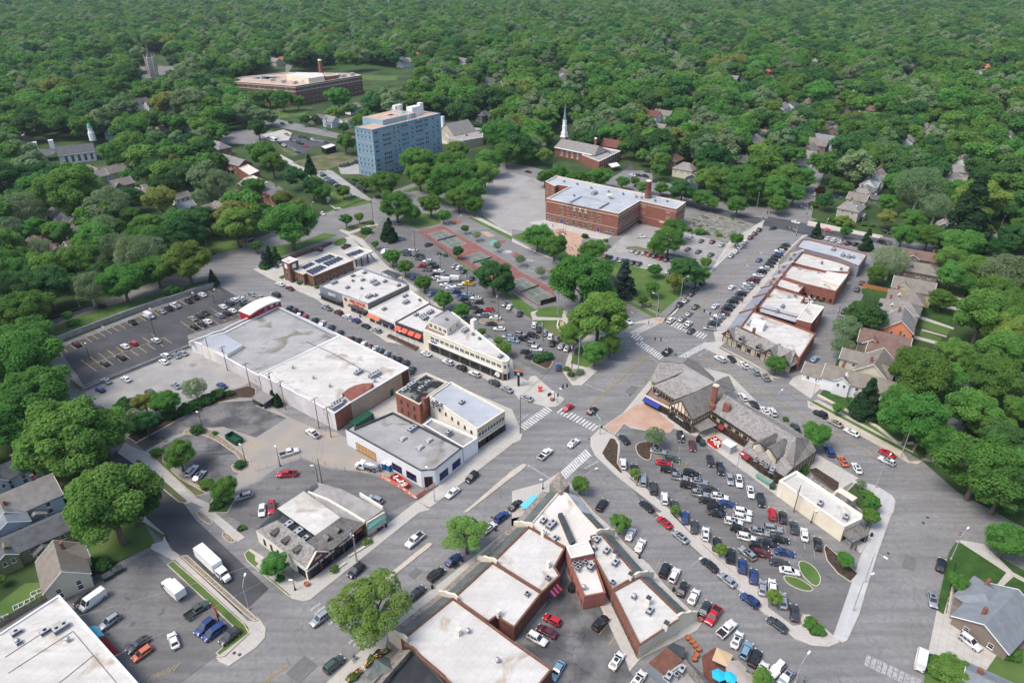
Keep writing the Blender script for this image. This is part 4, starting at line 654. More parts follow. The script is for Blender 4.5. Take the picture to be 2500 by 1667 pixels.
bld('','','',[Q(14,1420,1240),Q(14,1480,1195),Q(14,1590,1240),Q(14,1575,1330),Q(14,1550,1340)],2.6,'charcoal','charcoal',par=0,root=cf,roofname='shed_roof')
KU=21
ns,P,c=bld('sign_shop','grey and white roofed restaurant block with red sign on its front','building',[Q(KU,45,318),Q(KU,530,110),Q(KU,1075,305),Q(KU,600,525),Q(KU,305,415)],6.4,['grey_panel','taupe_wall','taupe_wall','stone_trim','grey_panel'],'white_roof_b',par=.5,parm='grey_panel')
P_sign=[G(Q(KU,305,415),6.4),G(Q(KU,600,525),6.4)]
A_,B_=P[4],P[3];d=(B_-A_);o=outv(A_,B_,c,.15)
textpart(ns,"RED DOOR",(*(A_+d*.60+o),5.0),d,1.75,'bright_red','sign_lettering',depth=.08);strokes(ns,(9,5),(*(A_+d*.62+o),3.75),d,.7,'bright_red')
b=MB().tube([(*(A_+d*.13+o*.5),4.7),(*(A_+d*.13+o*1.5),4.7)],.75,16).part('round_emblem',M['dark_red'],ns)
A2,B2=P[0],P[4];d2=(B2-A2)
wins(ns,A2,B2,c,.4,5,3.2,2.3,.02,.98,fm='black_metal',gm='dark_glass',bars=1,name='shop_window');wins(ns,A_,B_,c,.3,3,3.2,2.3,.3,.98,fm='black_metal',gm='dark_glass',bars=2,name='shop_window')
strokes(ns,(7,),(*(A2+d2*.55+outv(A2,B2,c,.15)),4.4),d2,1.0,'white_paint')
for A__,B__,t0,t1 in((A2,B2,.02,.98),(A_,B_,.26,.98)):
 p,q=A__+(B__-A__)*t0,A__+(B__-A__)*t1;o1=outv(p,q,c,1.3);shed(ns,p,q,o1,2.9,3.2,'charcoal','awning',soffit=.15)
m1=empty('white_middle_shop',W(KU,950,570,0),'low white shop with orange and black street awnings','building')
_,P,c=bld('','','',[Q(KU,605,600),Q(KU,1085,365),Q(KU,1300,515),Q(KU,915,728)],4.6,['taupe_wall','white_wall','white_wall','white_wall'],'white_roof_b',par=.35,parm='cream_light',root=m1)
A_,B_=P[0],P[3];d=B_-A_;o=outv(A_,B_,c,1.5)
shed(m1,A_,A_+d*.47,o,2.6,3.5,'clay_tile','orange_awning',soffit=.1);shed(m1,A_+d*.48,A_+d*.95,o,2.6,3.2,'black_metal','black_awning',soffit=.1)
wins(m1,A_,B_,c,.4,4,3.0,2.0,fm='charcoal',gm='dark_glass',bars=1,name='shop_window')
m2=empty('dark_fronted_shop',W(KU,1150,740,0),'low shop with black front and four coral window awnings','building')
_,P,c=bld('','','',[Q(KU,915,735),Q(KU,1305,520),Q(KU,1500,610),Q(KU,1300,710),Q(KU,1235,855)],4.8,['charcoal','taupe_wall','taupe_wall','cream','charcoal'],'white_roof_b',par=.35,parm='charcoal',root=m2)
A_,B_=P[0],P[4];d=B_-A_;o=outv(A_,B_,c,1.4)
for i in range(4):
 t=.03+i*.24;shed(m2,A_+d*t,A_+d*(t+.19),o,2.4,3.5,'coral','coral_awning',soffit=.08)
wins(m2,A_,B_,c,.4,4,2.4,2.1,0,.96,fm='black_metal',gm='dark_glass',bars=1,name='shop_window')
fi=empty('flatiron_building',W(KU,1700,950,0),'wedge shaped cream two storey building with rounded tip','building')
HF=7.8
px=[Q(KU,1235,820),Q(KU,1310,700),Q(KU,1570,615),Q(KU,1800,790),Q(KU,2170,1095),Q(KU,2222,1135),Q(KU,2232,1160),Q(KU,2205,1185),Q(KU,2150,1188)]
_,P,c=bld('','','',px,HF,'cream','white_roof',par=.3,parm='cream_light',root=fi)
A_,B_=P[0],P[8];d=B_-A_;o=outv(A_,B_,c,.12)
wins(fi,A_,B_,c,4.9,14,1.9,1.4,.09,.99,bars=1)
b=MB();b.add([(*(A_+d*.07+o),.05),(*(B_+o),.05),(*(B_+o),3.5),(*(A_+d*.07+o),3.5)],[(0,1,2,3),(3,2,1,0)]).part('shopfront_band',M['taupe_wall'],fi)
b=MB();o3=outv(A_,B_,c,.3);b.bar((*(A_+d*.07+o3),3.75),(*(B_+o3),3.75),.6,.3);b.part('ledge',M['cream_light'],fi)
wins(fi,A_+o,B_+o,c,.3,7,4.0,2.4,.09,.99,fm='charcoal',gm='dark_glass',bars=3,name='shop_window')
for a_,b_ in((P[8],P[7]),(P[7],P[6]),(P[6],P[5])):wins(fi,a_,b_,c,4.9,1,1.0,1.4);wins(fi,a_,b_,c,.3,1,1.3,2.5,fm='charcoal',gm='dark_glass',name='shop_window')
textpart(fi,"STARBUCKS",(*(A_+d*.975+outv(A_,B_,c,.4)),3.35),d,.55,'white_paint','sign_lettering')
pp=A_+d*.945+outv(A_,B_,c,.25);u=d.normalized();MB().lathe([(.01,0),(1.0,0),(1.0,.08),(.01,.08)],20).mesh('x',M['glass_pale'])
cc=MB();nv=outv(A_,B_,c,1);cc.tube([(*(pp),2.0),(*(pp+nv*.08),2.0)],1.05,20).part('round_sign',M['cream_light'],fi)
b=MB();p=A_+d*.10+o;b.bar((*p,4.1),(*(p+u*3.0),4.1),.1,.9);b.part('blue_sign',M['navy'],fi)
at=[Q(KU,1298,722),Q(KU,1525,598),Q(KU,1662,705),Q(KU,1512,812)]
_,P,c=bld('','','',at,10.4,'cream','grey_roof',par=0,root=fi,roofname='attic_roof',base=7.4)
wins(fi,P[0],P[3],c,8.2,4,1.5,1.6,bars=1);wins(fi,P[3],P[2],c,8.3,2,1.0,1.4)
MB().poly([G(Q(KU,*q),7.6)for q in((1240,800),(1300,765),(1520,850),(1470,890))]).part('terrace_deck',M['deck_wood'],fi)
box_at('chimney','cream_light',fi,G(Q(KU,1820,800),8),2.0,1.6,6,11.5,GA)
pg=empty('pergola',W(KU,1220,440,0),'brown slatted pergola behind the middle white shop','pergola')
q=[G(Q(KU,*a),3.0)for a in((1135,395),(1200,360),(1310,450),(1260,500))]
for i in range(14):MB().bar(q[0].lerp(q[3],i/13),q[1].lerp(q[2],i/13),.16,.12).part('slat',M['grey_wood'],pg)
for v in q:MB().bar((v.x,v.y,.1),(v.x,v.y,3),.2,.2).part('post',M['grey_wood'],pg)
tt=empty('rear_canopy',W(KU,880,190,0),'dark grey fabric canopy behind the red signed restaurant','canopy')
q=[G(Q(KU,*a),4.2)for a in((760,160),(830,130),(1000,195),(930,240))];m_=(q[0]+q[2])/2+Vector((0,0,1.3))
MB().add(q+[m_],[(0,1,4),(1,2,4),(2,3,4),(3,0,4)]).part('cover',M['charcoal'],tt)
for v in q:MB().bar((v.x,v.y,.1),(v.x,v.y,4.2),.18,.18).part('post',M['black_metal'],tt)
pt=empty('street_planter',W(KU,1000,960,0),'long brown timber street planter beneath the coral awnings','planter')
q=[G(Q(KU,*a),.3)for a in((820,905),(850,880),(1185,1030),(1145,1062))]
MB().prism([v.xy for v in q],0,.75,0,1).part('box',[M['deck_wood'],M['soil']],pt)
for i in range(5):
 v=q[0].lerp(q[3],(i+.5)/5)+Vector((.8,.8,0));MB().bar((v.x,v.y,.7),(v.x,v.y,3.4),.09,.09).part('post',M['charcoal'],pt)
HB=5.6
bk=empty('brick_bank',W(5,620,900,0),'brown brick bank with solar panels and small square corner tower','building')
px=[Q(5,345,915),Q(5,400,865),Q(5,660,745),Q(5,890,820),Q(5,525,965),Q(5,460,935),Q(5,435,950)]
_,P,c=bld('','','',px,HB,'brick_brown','white_roof_b',par=.35,parm='stone_trim',root=bk)
A_,B_=P[3],P[4];wins(bk,A_,B_,c,.8,5,1.9,2.2,.05,.98,fm='stone_trim',gm='dark_glass',bars=1);wins(bk,P[6],P[0],c,.6,2,1.6,2.4,fm='stone_trim',gm='dark_glass')
_,P2,c2=bld('','','',[Q(5,235,820),Q(5,305,785),Q(5,385,815),Q(5,300,850)],9.6,'brick_brown','pale_roof',par=.2,parm='cream_light',root=bk)
for a_,b_ in((P2[0],P2[3]),(P2[3],P2[2])):wins(bk,a_,b_,c2,6.6,1,2.0,1.9,fm='cream_light',gm='white_paint',name='clock_face');wins(bk,a_,b_,c2,.4,1,1.3,4.2,fm='stone_trim',gm='dark_glass')
_,P3,c3=bld('','','',[Q(5,815,745),Q(5,940,695),Q(5,1075,735),Q(5,920,800)],5.4,'white_wall','white_roof_b',par=.2,parm='cream_light',root=bk,base=4.6)
for v in(W(5,915,800,4.6),W(5,965,795,4.6),W(5,1022,770,4.6)):MB().bar((v.x,v.y,0),(v.x,v.y,4.6),.6,.6).part('canopy_column',M['charcoal'],bk)
for quad in(((530,830),(680,768),(730,790),(575,850)),((610,850),(760,790),(805,810),(660,878)),((410,888),(505,842),(545,855),(445,905)),((455,925),(590,868),(655,885),(520,958)),((820,770),(955,725),(995,740),(860,795))):
 a,b_,c4,d4=[G(Q(5,*t),5.5)for t in quad]
 for i in range(3):
  for j in range(5):
   f=lambda s,t:a.lerp(b_,t).lerp(d4.lerp(c4,t),s)
   vs=[f(i/3+.02,j/5+.01),f((i+1)/3-.06,j/5+.01),f((i+1)/3-.06,(j+1)/5-.01),f(i/3+.02,(j+1)/5-.01)]
   vs[0].z+=.3;vs[3].z+=.3
   MB().add(vs,[(0,1,2,3),(3,2,1,0)]).part('solar_panel',M['solar'],bk)
cb=empty('cream_shop_building',W(11,480,1450,0),'long plain cream building with white roof beside the crowded lot','building')
_,P,c=bld('','','',[Q(11,102,1272),Q(11,262,1182),Q(15,868,20),Q(15,855,60),Q(15,705,130)],5.2,'cream','white_roof',par=.55,pt=.6,parm='cream_light',root=cb)
A_,B_=P[0],P[4];wins(cb,A_,B_,c,.2,1,1.2,2.4,.0,.1,fm='cream',gm='cream_light',name='door')
A_,B_=P[4],P[3];shed(cb,A_,B_,outv(A_,B_,c,3.2),2.7,3.6,'slate_brown','porch_roof')
for t in(.03,.97):
 p=A_+(B_-A_)*t+outv(A_,B_,c,3.0);MB().bar((*p,0),(*p,2.6),.2,.2).part('porch_post',M['timber'],cb)
MB().prism([W(15,690,240,.1).xy,W(15,740,200,.1).xy,W(15,900,300,.1).xy,W(15,850,380,.1).xy],.1,.35).part('terrace',M['concrete'],cb)
wins(cb,A_,B_,c,.4,2,2.0,2.1,fm='timber',gm='dark_glass',bars=1,name='shop_window')
sm=empty('brown_roof_pavilion',W(11,690,1430,0),'small pavilion with steep brown shingle roof behind the cream building','pavilion')
gable(sm,W(11,640,1400,4).xy,W(11,760,1480,4).xy,2.6,2.6,4.6,'slate_brown','cream',hipB=1.5)
box_at('wall','cream',sm,W(11,690,1440,1.5),5,4.4,0,2.6,R(-55))
pq=empty('garden_pergola',W(11,500,1290,0),'long narrow grey garden pergola behind the cream building','pergola')
a,b_=W(11,375,1215,2.6),W(11,600,1395,2.6)
for i in range(26):
 v=a.lerp(b_,i/25);w_=Vector((.9,.75,0));MB().bar(v-w_,v+w_,.12,.12).part('slat',M['grey_wood'],pq)
for i in range(6):
 v=a.lerp(b_,i/5);MB().bar((v.x,v.y,.1),(v.x,v.y,2.6),.14,.14).part('post',M['grey_wood'],pq)
KV=22;HR=5.4
def V(x,y,z):return G(Q(KV,x,y),z)
sec=[('end_shop','flat grey roofed end shop nearest the parked row by the cross street',[(950,180),(1010,102),(1090,105),(1620,235),(1685,260),(1600,380),(1370,290),(1020,200)],5.6,'bluegrey_roof','grey_panel','brick'),('wide_shop','white roofed shop with red brick side wall, second from the cross street',[(1015,235),(1365,325),(1515,375),(1490,440),(1250,430),(915,345)],5.2,'white_roof','brick','brick'),('deep_shop','deepest white roofed brick shop reaching the rear alley',[(900,368),(1255,438),(1505,440),(1362,640),(1035,560),(800,485)],6.4,'white_roof','brick','brick'),('short_shop','short white roofed shop tucked behind the two parked cars in the alley',[(785,500),(1045,568),(975,655),(725,580)],5.4,'white_roof','brick','brick'),('double_shop','broad white roofed shop with grey roof strip and raised rear part',[(720,595),(1045,690),(1005,750),(1235,800),(1160,960),(940,900),(560,800),(640,690)],5.2,'white_roof','brick','brick'),('near_shop','white roofed shop behind the timbered gable front',[(500,840),(910,985),(1150,1075),(985,1330),(940,1290),(520,1080),(375,1010)],5.6,'white_roof','brick','brick'),]
SH={}
for nm,lab,q,h_,rm,wm,pm in sec:
 r_,P_,c_=bld(nm,lab,'building',[Q(KV,*t)for t in q],h_,wm,rm,par=.5,parm=pm);SH[nm]=(r_,P_,c_)
r_=SH['deep_shop'][0];bld('','','',[Q(KV,1270,435),(Q(KV,1480,470)),Q(KV,1395,580),Q(KV,1205,510)],7.4,'stone_trim','pale_roof',par=.2,parm='cream_light',root=r_,base=5.8,roofname='raised_roof')
r_=SH['double_shop'][0];bld('','','',[Q(KV,1075,760),Q(KV,1238,800),Q(KV,1110,965),Q(KV,955,925)],7.0,'brick','white_roof',par=.25,parm='cream_light',root=r_,roofname='raised_roof')
MB().poly([V(x,y,4.78)for x,y in((590,790),(640,780),(980,880),(940,960),(570,850))]).part('grey_roof_strip',M['bluegrey_roof'],r_)
rowc=V(1100,600,0)
fr=[(1000,165),(905,290),(800,420),(690,530),(650,650),(520,800),(300,960)]
frr=[(1015,232),(910,350),(795,490),(720,585),(640,680),(505,840),(375,1010)]
keys=['end_shop','wide_shop','deep_shop','short_shop','double_shop','double_shop','near_shop']
for i in range(6):
 rt=SH[['wide_shop','deep_shop','short_shop','double_shop','double_shop','near_shop'][i]][0]
 A_,B_=V(*frr[i],5.3),V(*frr[i+1],5.3);A_=A_.lerp(B_,.03);B_=A_.lerp(B_,.98);o=outv(A_,B_,rowc,5.0)
 shed(rt,A_,B_,o,2.7,5.9,'slate_blue','slate_roof')
 MB().add([(*(A_.xy+o*.8),0),(*(B_.xy+o*.8),0),(*(B_.xy+o*.8),2.9),(*(A_.xy+o*.8),2.9)],[(0,1,2,3),(3,2,1,0)]).part('shop_front',M['brick_brown'],rt)
 wins(rt,A_.xy+o*.8,B_.xy+o*.8,rowc,.3,3,3.0,2.1,fm='timber',gm='dark_glass',name='shop_window',bars=1)
 for t in((.3,.7)if i in(0,1,2)else()):p=A_.lerp(B_,t);dormer(rt,(p.x+o.x*.45,p.y+o.y*.45,4.6),o,1.1,1.2,1.2,'brick')
 pm='brick' if i>=3 else 'stone_trim'
 ou=o.normalized();q0=V(*frr[i],5.3).xy;MB().bar((*(q0-ou*.4),6.3),(*(q0+ou*5.3),2.7),.4,.7).part('sloping_coping',M[pm],rt)
 if i>=2:p=V(*frr[i],5.3).xy;box_at('chimney','brick',rt,p-ou*.8,.8,1.6,5,8.0,R(-35))
wins(SH['deep_shop'][0],SH['deep_shop'][1][3],SH['deep_shop'][1][4],SH['deep_shop'][2],1.0,5,1.2,1.4,fm='brick_dark',gm='dark_glass')
rl=SH['near_shop'][0]
tf=empty('timbered_gable_shops',V(620,1250,0),'slate roofed row with brick gables, cream panels and dark timbers','building')
a,b_=V(225,1075,4.2),V(945,1330,4.2);a=V(190,1085,3.4);b_=V(890,1410,3.4)
ra,rb=V(330,1010,6.6),V(940,1265,6.6);tc=V(700,1100,0)
MB().add([a,b_,rb,ra,Vector((rb.x,rb.y,3.4)),Vector((ra.x,ra.y,3.4))],[(0,1,2,3),(3,2,4,5)]).part('slate_roof',M['slate'],tf)
o=outv(a,b_,tc,.0);d=(b_-a);d.z=0;L=d.length;u=d.normalized();nv=outv(a,b_,tc,1);nv=Vector((nv.x,nv.y,0))
ia,ib=a-nv*.5,b_-nv*.5
MB().add([(ia.x,ia.y,0),(ib.x,ib.y,0),(ib.x,ib.y,3.4),(ia.x,ia.y,3.4)],[(0,1,2,3),(3,2,1,0)]).part('cream_wall',M['cream'],tf)
MB().add([(ib.x,ib.y,0),(rb.x,rb.y,0),(rb.x,rb.y,6.6),(ib.x,ib.y,3.6)],[(0,1,2,3),(3,2,1,0)]).part('end_wall',M['brick'],tf)
for t in np.linspace(0,1,15):
 p=ia.lerp(ib,t)+nv*.08;MB().bar((p.x,p.y,0),(p.x,p.y,3.3),.22,.18).part('timber_post',M['timber'],tf)
MB().bar((ia+nv*.1).xy.to_3d()+Vector((0,0,3.1)),(ib+nv*.1).xy.to_3d()+Vector((0,0,3.1)),.25,.35).part('timber_beam',M['timber'],tf)
for t,w_ in((.08,3.0),(.70,3.2),(.90,3.0)):
 p=a.lerp(b_,t);q=p-nv*5.5
 gable(tf,(p+nv*.1).xy,q.xy,w_,3.3,6.6,'slate','brick',over=.15,name='gable_roof')
 f=p+nv*.12
 MB().add([f-u*w_+Vector((0,0,-.0)),f+u*w_,f+Vector((0,0,3.1))],[(0,1,2),(2,1,0)]).part('brick_gable',M['brick_brown'],tf)
 wins(tf,f-u*1.5,f+u*1.5,tc,3.7,1,1.5,1.1,fm='cream_light',gm='glass',bars=2)
dormer(tf,V(385,1140,5.2),nv,1.7,1.6,2.0);dormer(tf,V(560,1225,5.2),nv,1.7,1.6,2.0)
box_at('chimney','brick_brown',tf,V(507,1070,6.5),1.0,1.0,5,8.4,R(-35))
wins(tf,ia,ib,tc,.7,3,1.5,1.5,.18,.62,fm='timber',gm='dark_glass',bars=1)
HS=12.3
sc,P,c=bld('school','three storey red brick school with pale flat roof and white trim','building',[Q(6,308,97),Q(6,405,45),Q(6,1597,287),Q(6,1510,350),Q(6,1175,275),Q(6,980,392),Q(6,780,350.6),Q(6,498,292.4),Q(6,316,255),Q(6,530,143),Q(6,420,127),Q(6,395,140)],HS,'brick','bluegrey_roof',par=.7,pt=.6,parm='stone_trim')
bld('','','',[Q(6,505,293),Q(6,632,225),Q(6,892,285),Q(6,782,350)],HS+.25,'bluegrey_roof','bluegrey_roof',par=.9,pt=.7,parm='bluegrey_roof',root=sc,base=HS-.3,roofname='centre_roof')
A_,B_=P[8],P[5];d=B_-A_
nv=outv(A_,B_,c,1);A_=A_+nv*.12;B_=B_+nv*.12
for zz,hh in((HS-1.5,.22),(4.2,.12)):
 for i,j in((8,5),(5,4),(4,3),(3,2)):
  a,b_=P[i],P[j];oo=outv(a,b_,c if(i,j)!=(4,3)else(c[0],c[1]),.08);MB().bar((*(a+oo),zz),(*(b_+oo),zz),.2,hh).part('stone_band',M['stone_trim'],sc)
for z,rows in((9.0,((.21,.27,1),(.30,.34,1),(.63,.67,1),(.71,.79,1))),(5.4,((.21,.27,1),(.30,.34,1),(.62,.67,1),(.71,.79,1))),(1.2,((.02,.17,3),(.29,.34,1),(.61,.66,1),(.82,.97,3)))):
 for t0,t1,n_ in rows:wins(sc,A_,B_,c,z,n_,1.7 if t1-t0>.045 else 1.0,1.7,t0,t1,fm='stone_trim',bars=1 if t1-t0>.045 else 0)
wins(sc,A_,B_,c,5.6,3,1.7,3.0,.37,.60,fm='stone_trim',bars=1);wins(sc,A_,B_,c,.6,3,2.0,3.0,.36,.61,fm='stone_trim',gm='dark_glass',bars=2,name='entrance_door')
wins(sc,A_,B_,c,.2,1,1.8,2.6,.20,.26,fm='stone_trim',gm='navy',name='door');wins(sc,A_,B_,c,.2,1,1.8,2.6,.715,.775,fm='stone_trim',gm='navy',name='door')
for i in range(3):
 p=A_+d*(.37+.23*(i+.5)/3)+nv*.1
 tb_=MB();ang_=[math.pi*k/8 for k in range(9)];u=d.normalized()
 tb_.add([(*(p+u*1.25*math.cos(t)),8.6+1.25*math.sin(t))for t in ang_],[tuple(range(9)),tuple(range(9))[::-1]]).part('arch_panel',M['stone_trim'],sc)
 MB().tube([(*(p),10.6),(*(p+nv*.1),10.6)],.55,12).part('medallion',M['stone_trim'],sc)
a,b_=P[5],P[4]
for z in(9.0,5.4,1.6):
 wins(sc,a,b_,c,z,9,1.7,2.0,.04,.97,fm='stone_trim',bars=1)
a,b_=P[4],P[3]
for z in(9.2,5.6,1.2):wins(sc,a,b_,(c[0],c[1]),z,2,1.4,1.7,.02,.17,fm='stone_trim');wins(sc,a,b_,c,z,1,2.2,1.7,.70,.9,fm='stone_trim',bars=1)
a,b_=P[3],P[2]
for z in(9.2,5.6,1.6):wins(sc,a,b_,c,z,4,1.9,1.9,.05,.95,fm='stone_trim',bars=1)
a,b_=P[8],P[9]
for z in(9.2,5.6,1.6):wins(sc,P[0],P[11],c,z,2,1.5,1.8,fm='stone_trim',bars=1)
_,P2,c2=bld('','','',[Q(6,1243,312),Q(6,1262,302),Q(6,1388,330),Q(6,1372,345)],10.6,'brick','pale_roof',par=.3,parm='stone_trim',root=sc,roofname='stair_roof')
wins(sc,P2[0],P2[3],c2,7.6,1,1.1,1.6,.02,.3,fm='brick');wins(sc,P2[0],P2[3],c2,4.2,1,1.1,1.6,.02,.3,fm='brick');wins(sc,P2[0],P2[3],c2,.2,1,1.2,2.4,.02,.3,fm='brick',gm='navy',name='door')
ch=W(6,1245,240,HS)
MB().lathe([(1.75,4),(1.7,HS),(1.45,20.2),(1.65,20.3),(1.65,21)],8,c=(ch.x-sc.location.x+sc.location.x,ch.y)).part('chimney',M['brick'],sc)
MB().lathe([(1.7,21),(1.7,21.4),(1.2,21.5)],8,c=(ch.x,ch.y)).part('chimney_cap',M['stone_trim'],sc)
dh=W(6,895,245,HS);MB().lathe([(.1,HS-.3),(1.4,HS+.9),(1.7,HS+1.5)],14,c=(dh.x,dh.y)).part('satellite_dish',M['cream'],sc)
en=[W(6,1350,470,3.4),W(6,1370,460,3.4),W(6,1412,470,3.4),W(6,1392,482,3.4)]
MB().prism([v.xy for v in en],.0,3.4).part('porch',M['brick'],sc);MB().prism([v.xy for v in en],3.41,3.7).part('porch_roof',M['pale_roof'],sc)
HT=30.5
A_,B_,Z_=W(1,1065,1197,HT),W(1,1692,1045,HT),W(1,905,1170,HT)
tw=empty('apartment_tower',((A_+B_)/2).xy.to_3d(),'ten storey blue panelled apartment tower with tan roof and white antennas','tower block')
D_=Z_-A_;Pt=[A_.xy,B_.xy,(B_+D_).xy,Z_.xy];c=cen(Pt)
b=MB();P=ccw(Pt)
for i in range(4):
 p,q=P[i],P[(i+1)%4];b.add([(*p,0),(*q,0),(*q,HT),(*p,HT)],[(0,1,2,3)])
b.part('wall',M['panel_blue'],tw);MB().prism(inset(P,.25),HT-.01,HT+.05).part('roof',M['tan_gravel_roof'],tw)
b=MB()
for i in range(4):b.bar((*P[i],HT+.1),(*P[(i+1)%4],HT+.1),.4,.5)
b.part('parapet',M['panel_blue_dark'],tw)
fl=10;fh=(HT-1.0)/fl
bands=MB();o=outv(A_,B_,c,.07);os=outv(A_,Z_,c,.07)
for k in range(fl+1):
 z=.3+k*fh;bands.bar((*(A_.xy+o),z),(*(B_.xy+o),z),.12,.28);bands.bar((*(A_.xy+os),z),(*(Z_.xy+os),z),.12,.28)
bands.part('floor_band',M['panel_blue_dark'],tw)
ribs=MB()
for t in np.linspace(0,1,24):p=A_.xy.lerp(B_.xy,t)+o*1.2;ribs.bar((*p,.3),(*p,HT),.10,.16)
for t in np.linspace(0,1,9):p=A_.xy.lerp(Z_.xy,t)+os*1.2;ribs.bar((*p,.3),(*p,HT),.10,.16)
ribs.part('panel_joint',M['panel_blue'],tw)
grp=[(.02,.07,2),(.13,.245,4),(.28,.315,1),(.335,.375,1),(.395,.50,3),(.54,.575,1),(.605,.72,4),(.745,.80,2),(.86,.89,1),(.93,.97,1)]
for k in range(fl):
 for gi,(t0,t1,n_)in enumerate(grp):
  pale=(k*7+gi*5)%4==0
  wins(tw,A_.xy+o*.6,B_.xy+o*.6,c,.3+k*fh+1.0,n_,1.45,1.35,t0,t1,fm='galvanised',gm='glass_pale' if pale else 'glass',panes=True)
 wins(tw,Z_.xy+os*.6,A_.xy+os*.6,c,.3+k*fh+1.0,4,1.3,1.35,.05,.95,fm='galvanised',gm='glass_pale' if k%3==1 else 'glass')
q0,q1=W(1,1160,1090,HT),W(1,1540,1030,HT)
ph=MB();u=(B_-A_).normalized();v_=D_.normalized()
p0=A_+u*14+v_*4.5;cor=[p0,p0+u*30,p0+u*30+v_*18,p0+v_*18]
MB().prism([t.xy for t in cor],0,HT+3.2,0,1).part('rear_block',[M['panel_blue'],M['tan_gravel_roof']],tw)
k=0
for(x,y,sx,sy,sz,m_)in((1240,1080,4,3,3.2,'white_wall'),(1350,1060,5,4,3.4,'copper_green'),(1450,1040,8,5,3.0,'white_wall'),(1300,1015,7,3,2.2,'cream_light'),(1510,1020,3,3,4.0,'white_wall')):
 p=W(1,x,y,HT+1.5);box_at('plant_housing',m_,tw,p,sx,sy,HT,HT+sz+(3 if y<1050 else 0),math.atan2(u.y,u.x))
for i in range(26):
 x=random.uniform(1190,1530);y=random.choice((random.uniform(1000,1030),random.uniform(1050,1085)))-(x-1190)*.08
 p=W(1,x,y,HT+4.0);MB().tube([(p.x,p.y,HT),(p.x,p.y,HT+random.uniform(4.5,7.5))],.16,6).part('antenna',M['white_paint'],tw)
HCx=7.5
cu=empty('spired_church',W(2,600,1420,0),'red brick church with white tiered steeple and green needle spire','church')
e0,e1=W(2,395,1350,6.5),W(2,735,1420,6.5);r0,r1=W(2,430,1293,10),W(2,815,1352,10)
u=(e1-e0);u.z=0;u.normalize();nv=Vector((-u.y,u.x,0))
wd_=8.5;ra=e0+nv*wd_;rb=e1+nv*wd_+u*2
bw=MB().prism([e0.xy,e1.xy,(e1+nv*2*wd_).xy,(e0+nv*2*wd_).xy],0,6.6).part('wall',M['brick'],cu)
gable(cu,ra.xy,rb.xy,wd_,6.6,10.8,'shingle_grey','brick',over=.5,name='nave_roof',hipB=3.0)
MB().bar((*(e0-nv*.5).xy,6.3),(*(e1-nv*.5).xy,6.3),.7,.6).part('cornice',M['white_paint'],cu)
wins(cu,e0,e1,(ra+rb)/2,1.4,6,1.5,4.0,.12,.98,fm='white_paint',gm='glass_pale',bars=1,name='arched_window')
_,P2,c2=bld('','','',[Q(2,640,1420),Q(2,820,1350),Q(2,1002,1385),Q(2,802,1482)],6.2,'brick','gravel_roof',par=.6,parm='white_paint',root=cu,roofname='annex_roof')
wins(cu,P2[3],P2[2],c2,3.6,9,1.0,1.5,.05,.95);wins(cu,P2[3],P2[2],c2,.8,9,1.0,1.5,.05,.95)
sp=W(2,478,1290,9)
st=[('tower_base','brick',[(4.2,4,11.5)]),('tower_stage','white_paint',[(4.4,11.5,12.2),(3.5,12.2,15.0)]),('belfry','white_paint',[(3.0,15.0,15.4),(2.4,15.4,19.0),(2.8,19.0,19.4)]),('lantern','white_paint',[(2.0,19.4,23.0),(2.4,23.0,23.4)])]
an=math.atan2(u.y,u.x)
for nm,m_,bs in st:
 b=MB()
 for s_,z0,z1 in bs:
  c_,s__=math.cos(an),math.sin(an);b.prism([(sp.x+c_*x-s__*y,sp.y+s__*x+c_*y)for x,y in((-s_/2,-s_/2),(s_/2,-s_/2),(s_/2,s_/2),(-s_/2,s_/2))],z0,z1)
 b.part(nm,M[m_],cu)
MB().lathe([(1.15,23.4),(.62,28),(.3,32),(.02,36)],8,c=(sp.x,sp.y),sm=False).part('spire',M['copper_green'],cu)
for k_ in range(3):
 p=sp+Vector((math.cos(an+1.57*k_-1.57),math.sin(an+1.57*k_-1.57),0))*1.0
box_at('chimney','brick',cu,W(2,768,1310,10),1.5,1.5,6,12.5,an);MB().lathe([(.9,12.5),(1.0,13.2),(.8,13.4)],10,c=tuple(W(2,768,1310,10).xy)).part('chimney_cap',M['cream_light'],cu)
MB().prism([W(2,885,1510,3).xy,W(2,960,1495,3).xy,W(2,992,1525,3).xy,W(2,920,1540,3).xy],2.8,3.3).part('porch_roof',M['cream_light'],cu)
sh=empty('stone_church',W(1,1850,1220,0),'pale stone church with steep grey roof right of the blue tower','church')
_,P,c=bld('','','',[Q(1,1720,1195),Q(1,1790,1160),Q(1,2080,1180),Q(1,2085,1260),Q(1,1905,1290),Q(1,1765,1265)],6.0,'limestone','gravel_roof',par=.4,parm='white_wall',root=sh)
wins(sh,P[5],P[4],c,1.5,4,1.2,2.0,fm='limestone');wins(sh,P[0],P[5],c,1.5,3,1.2,2.0,fm='limestone')
g0,g1=W(1,1745,1130,14),W(1,1945,1090,14);gable(sh,g0.xy,g1.xy,9,6.2,13.5,'shingle_grey','limestone',over=.4);MB().prism([(g0.xy+Vector((math.cos(t),math.sin(t)))*9.3)for t in np.linspace(0,6.28,9)[:-1]],0,.5).part('plinth',M['limestone'],sh)
u=(g1-g0).normalized();n_=Vector((u.y,-u.x,0));MB().prism([(g0+n_*9).xy,(g1+n_*9).xy,(g1-n_*9).xy,(g0-n_*9).xy],0,6.3).part('wall',M['limestone'],sh)
g2=W(1,1830,1190,8);gable(sh,W(1,1720,1165,8).xy,g2.xy,4.5,5.5,8.5,'shingle_grey','limestone',over=.3)
box_at('chimney','white_wall',sh,W(1,1712,1080,14),2,2,5,15,GA)
HH=18.0
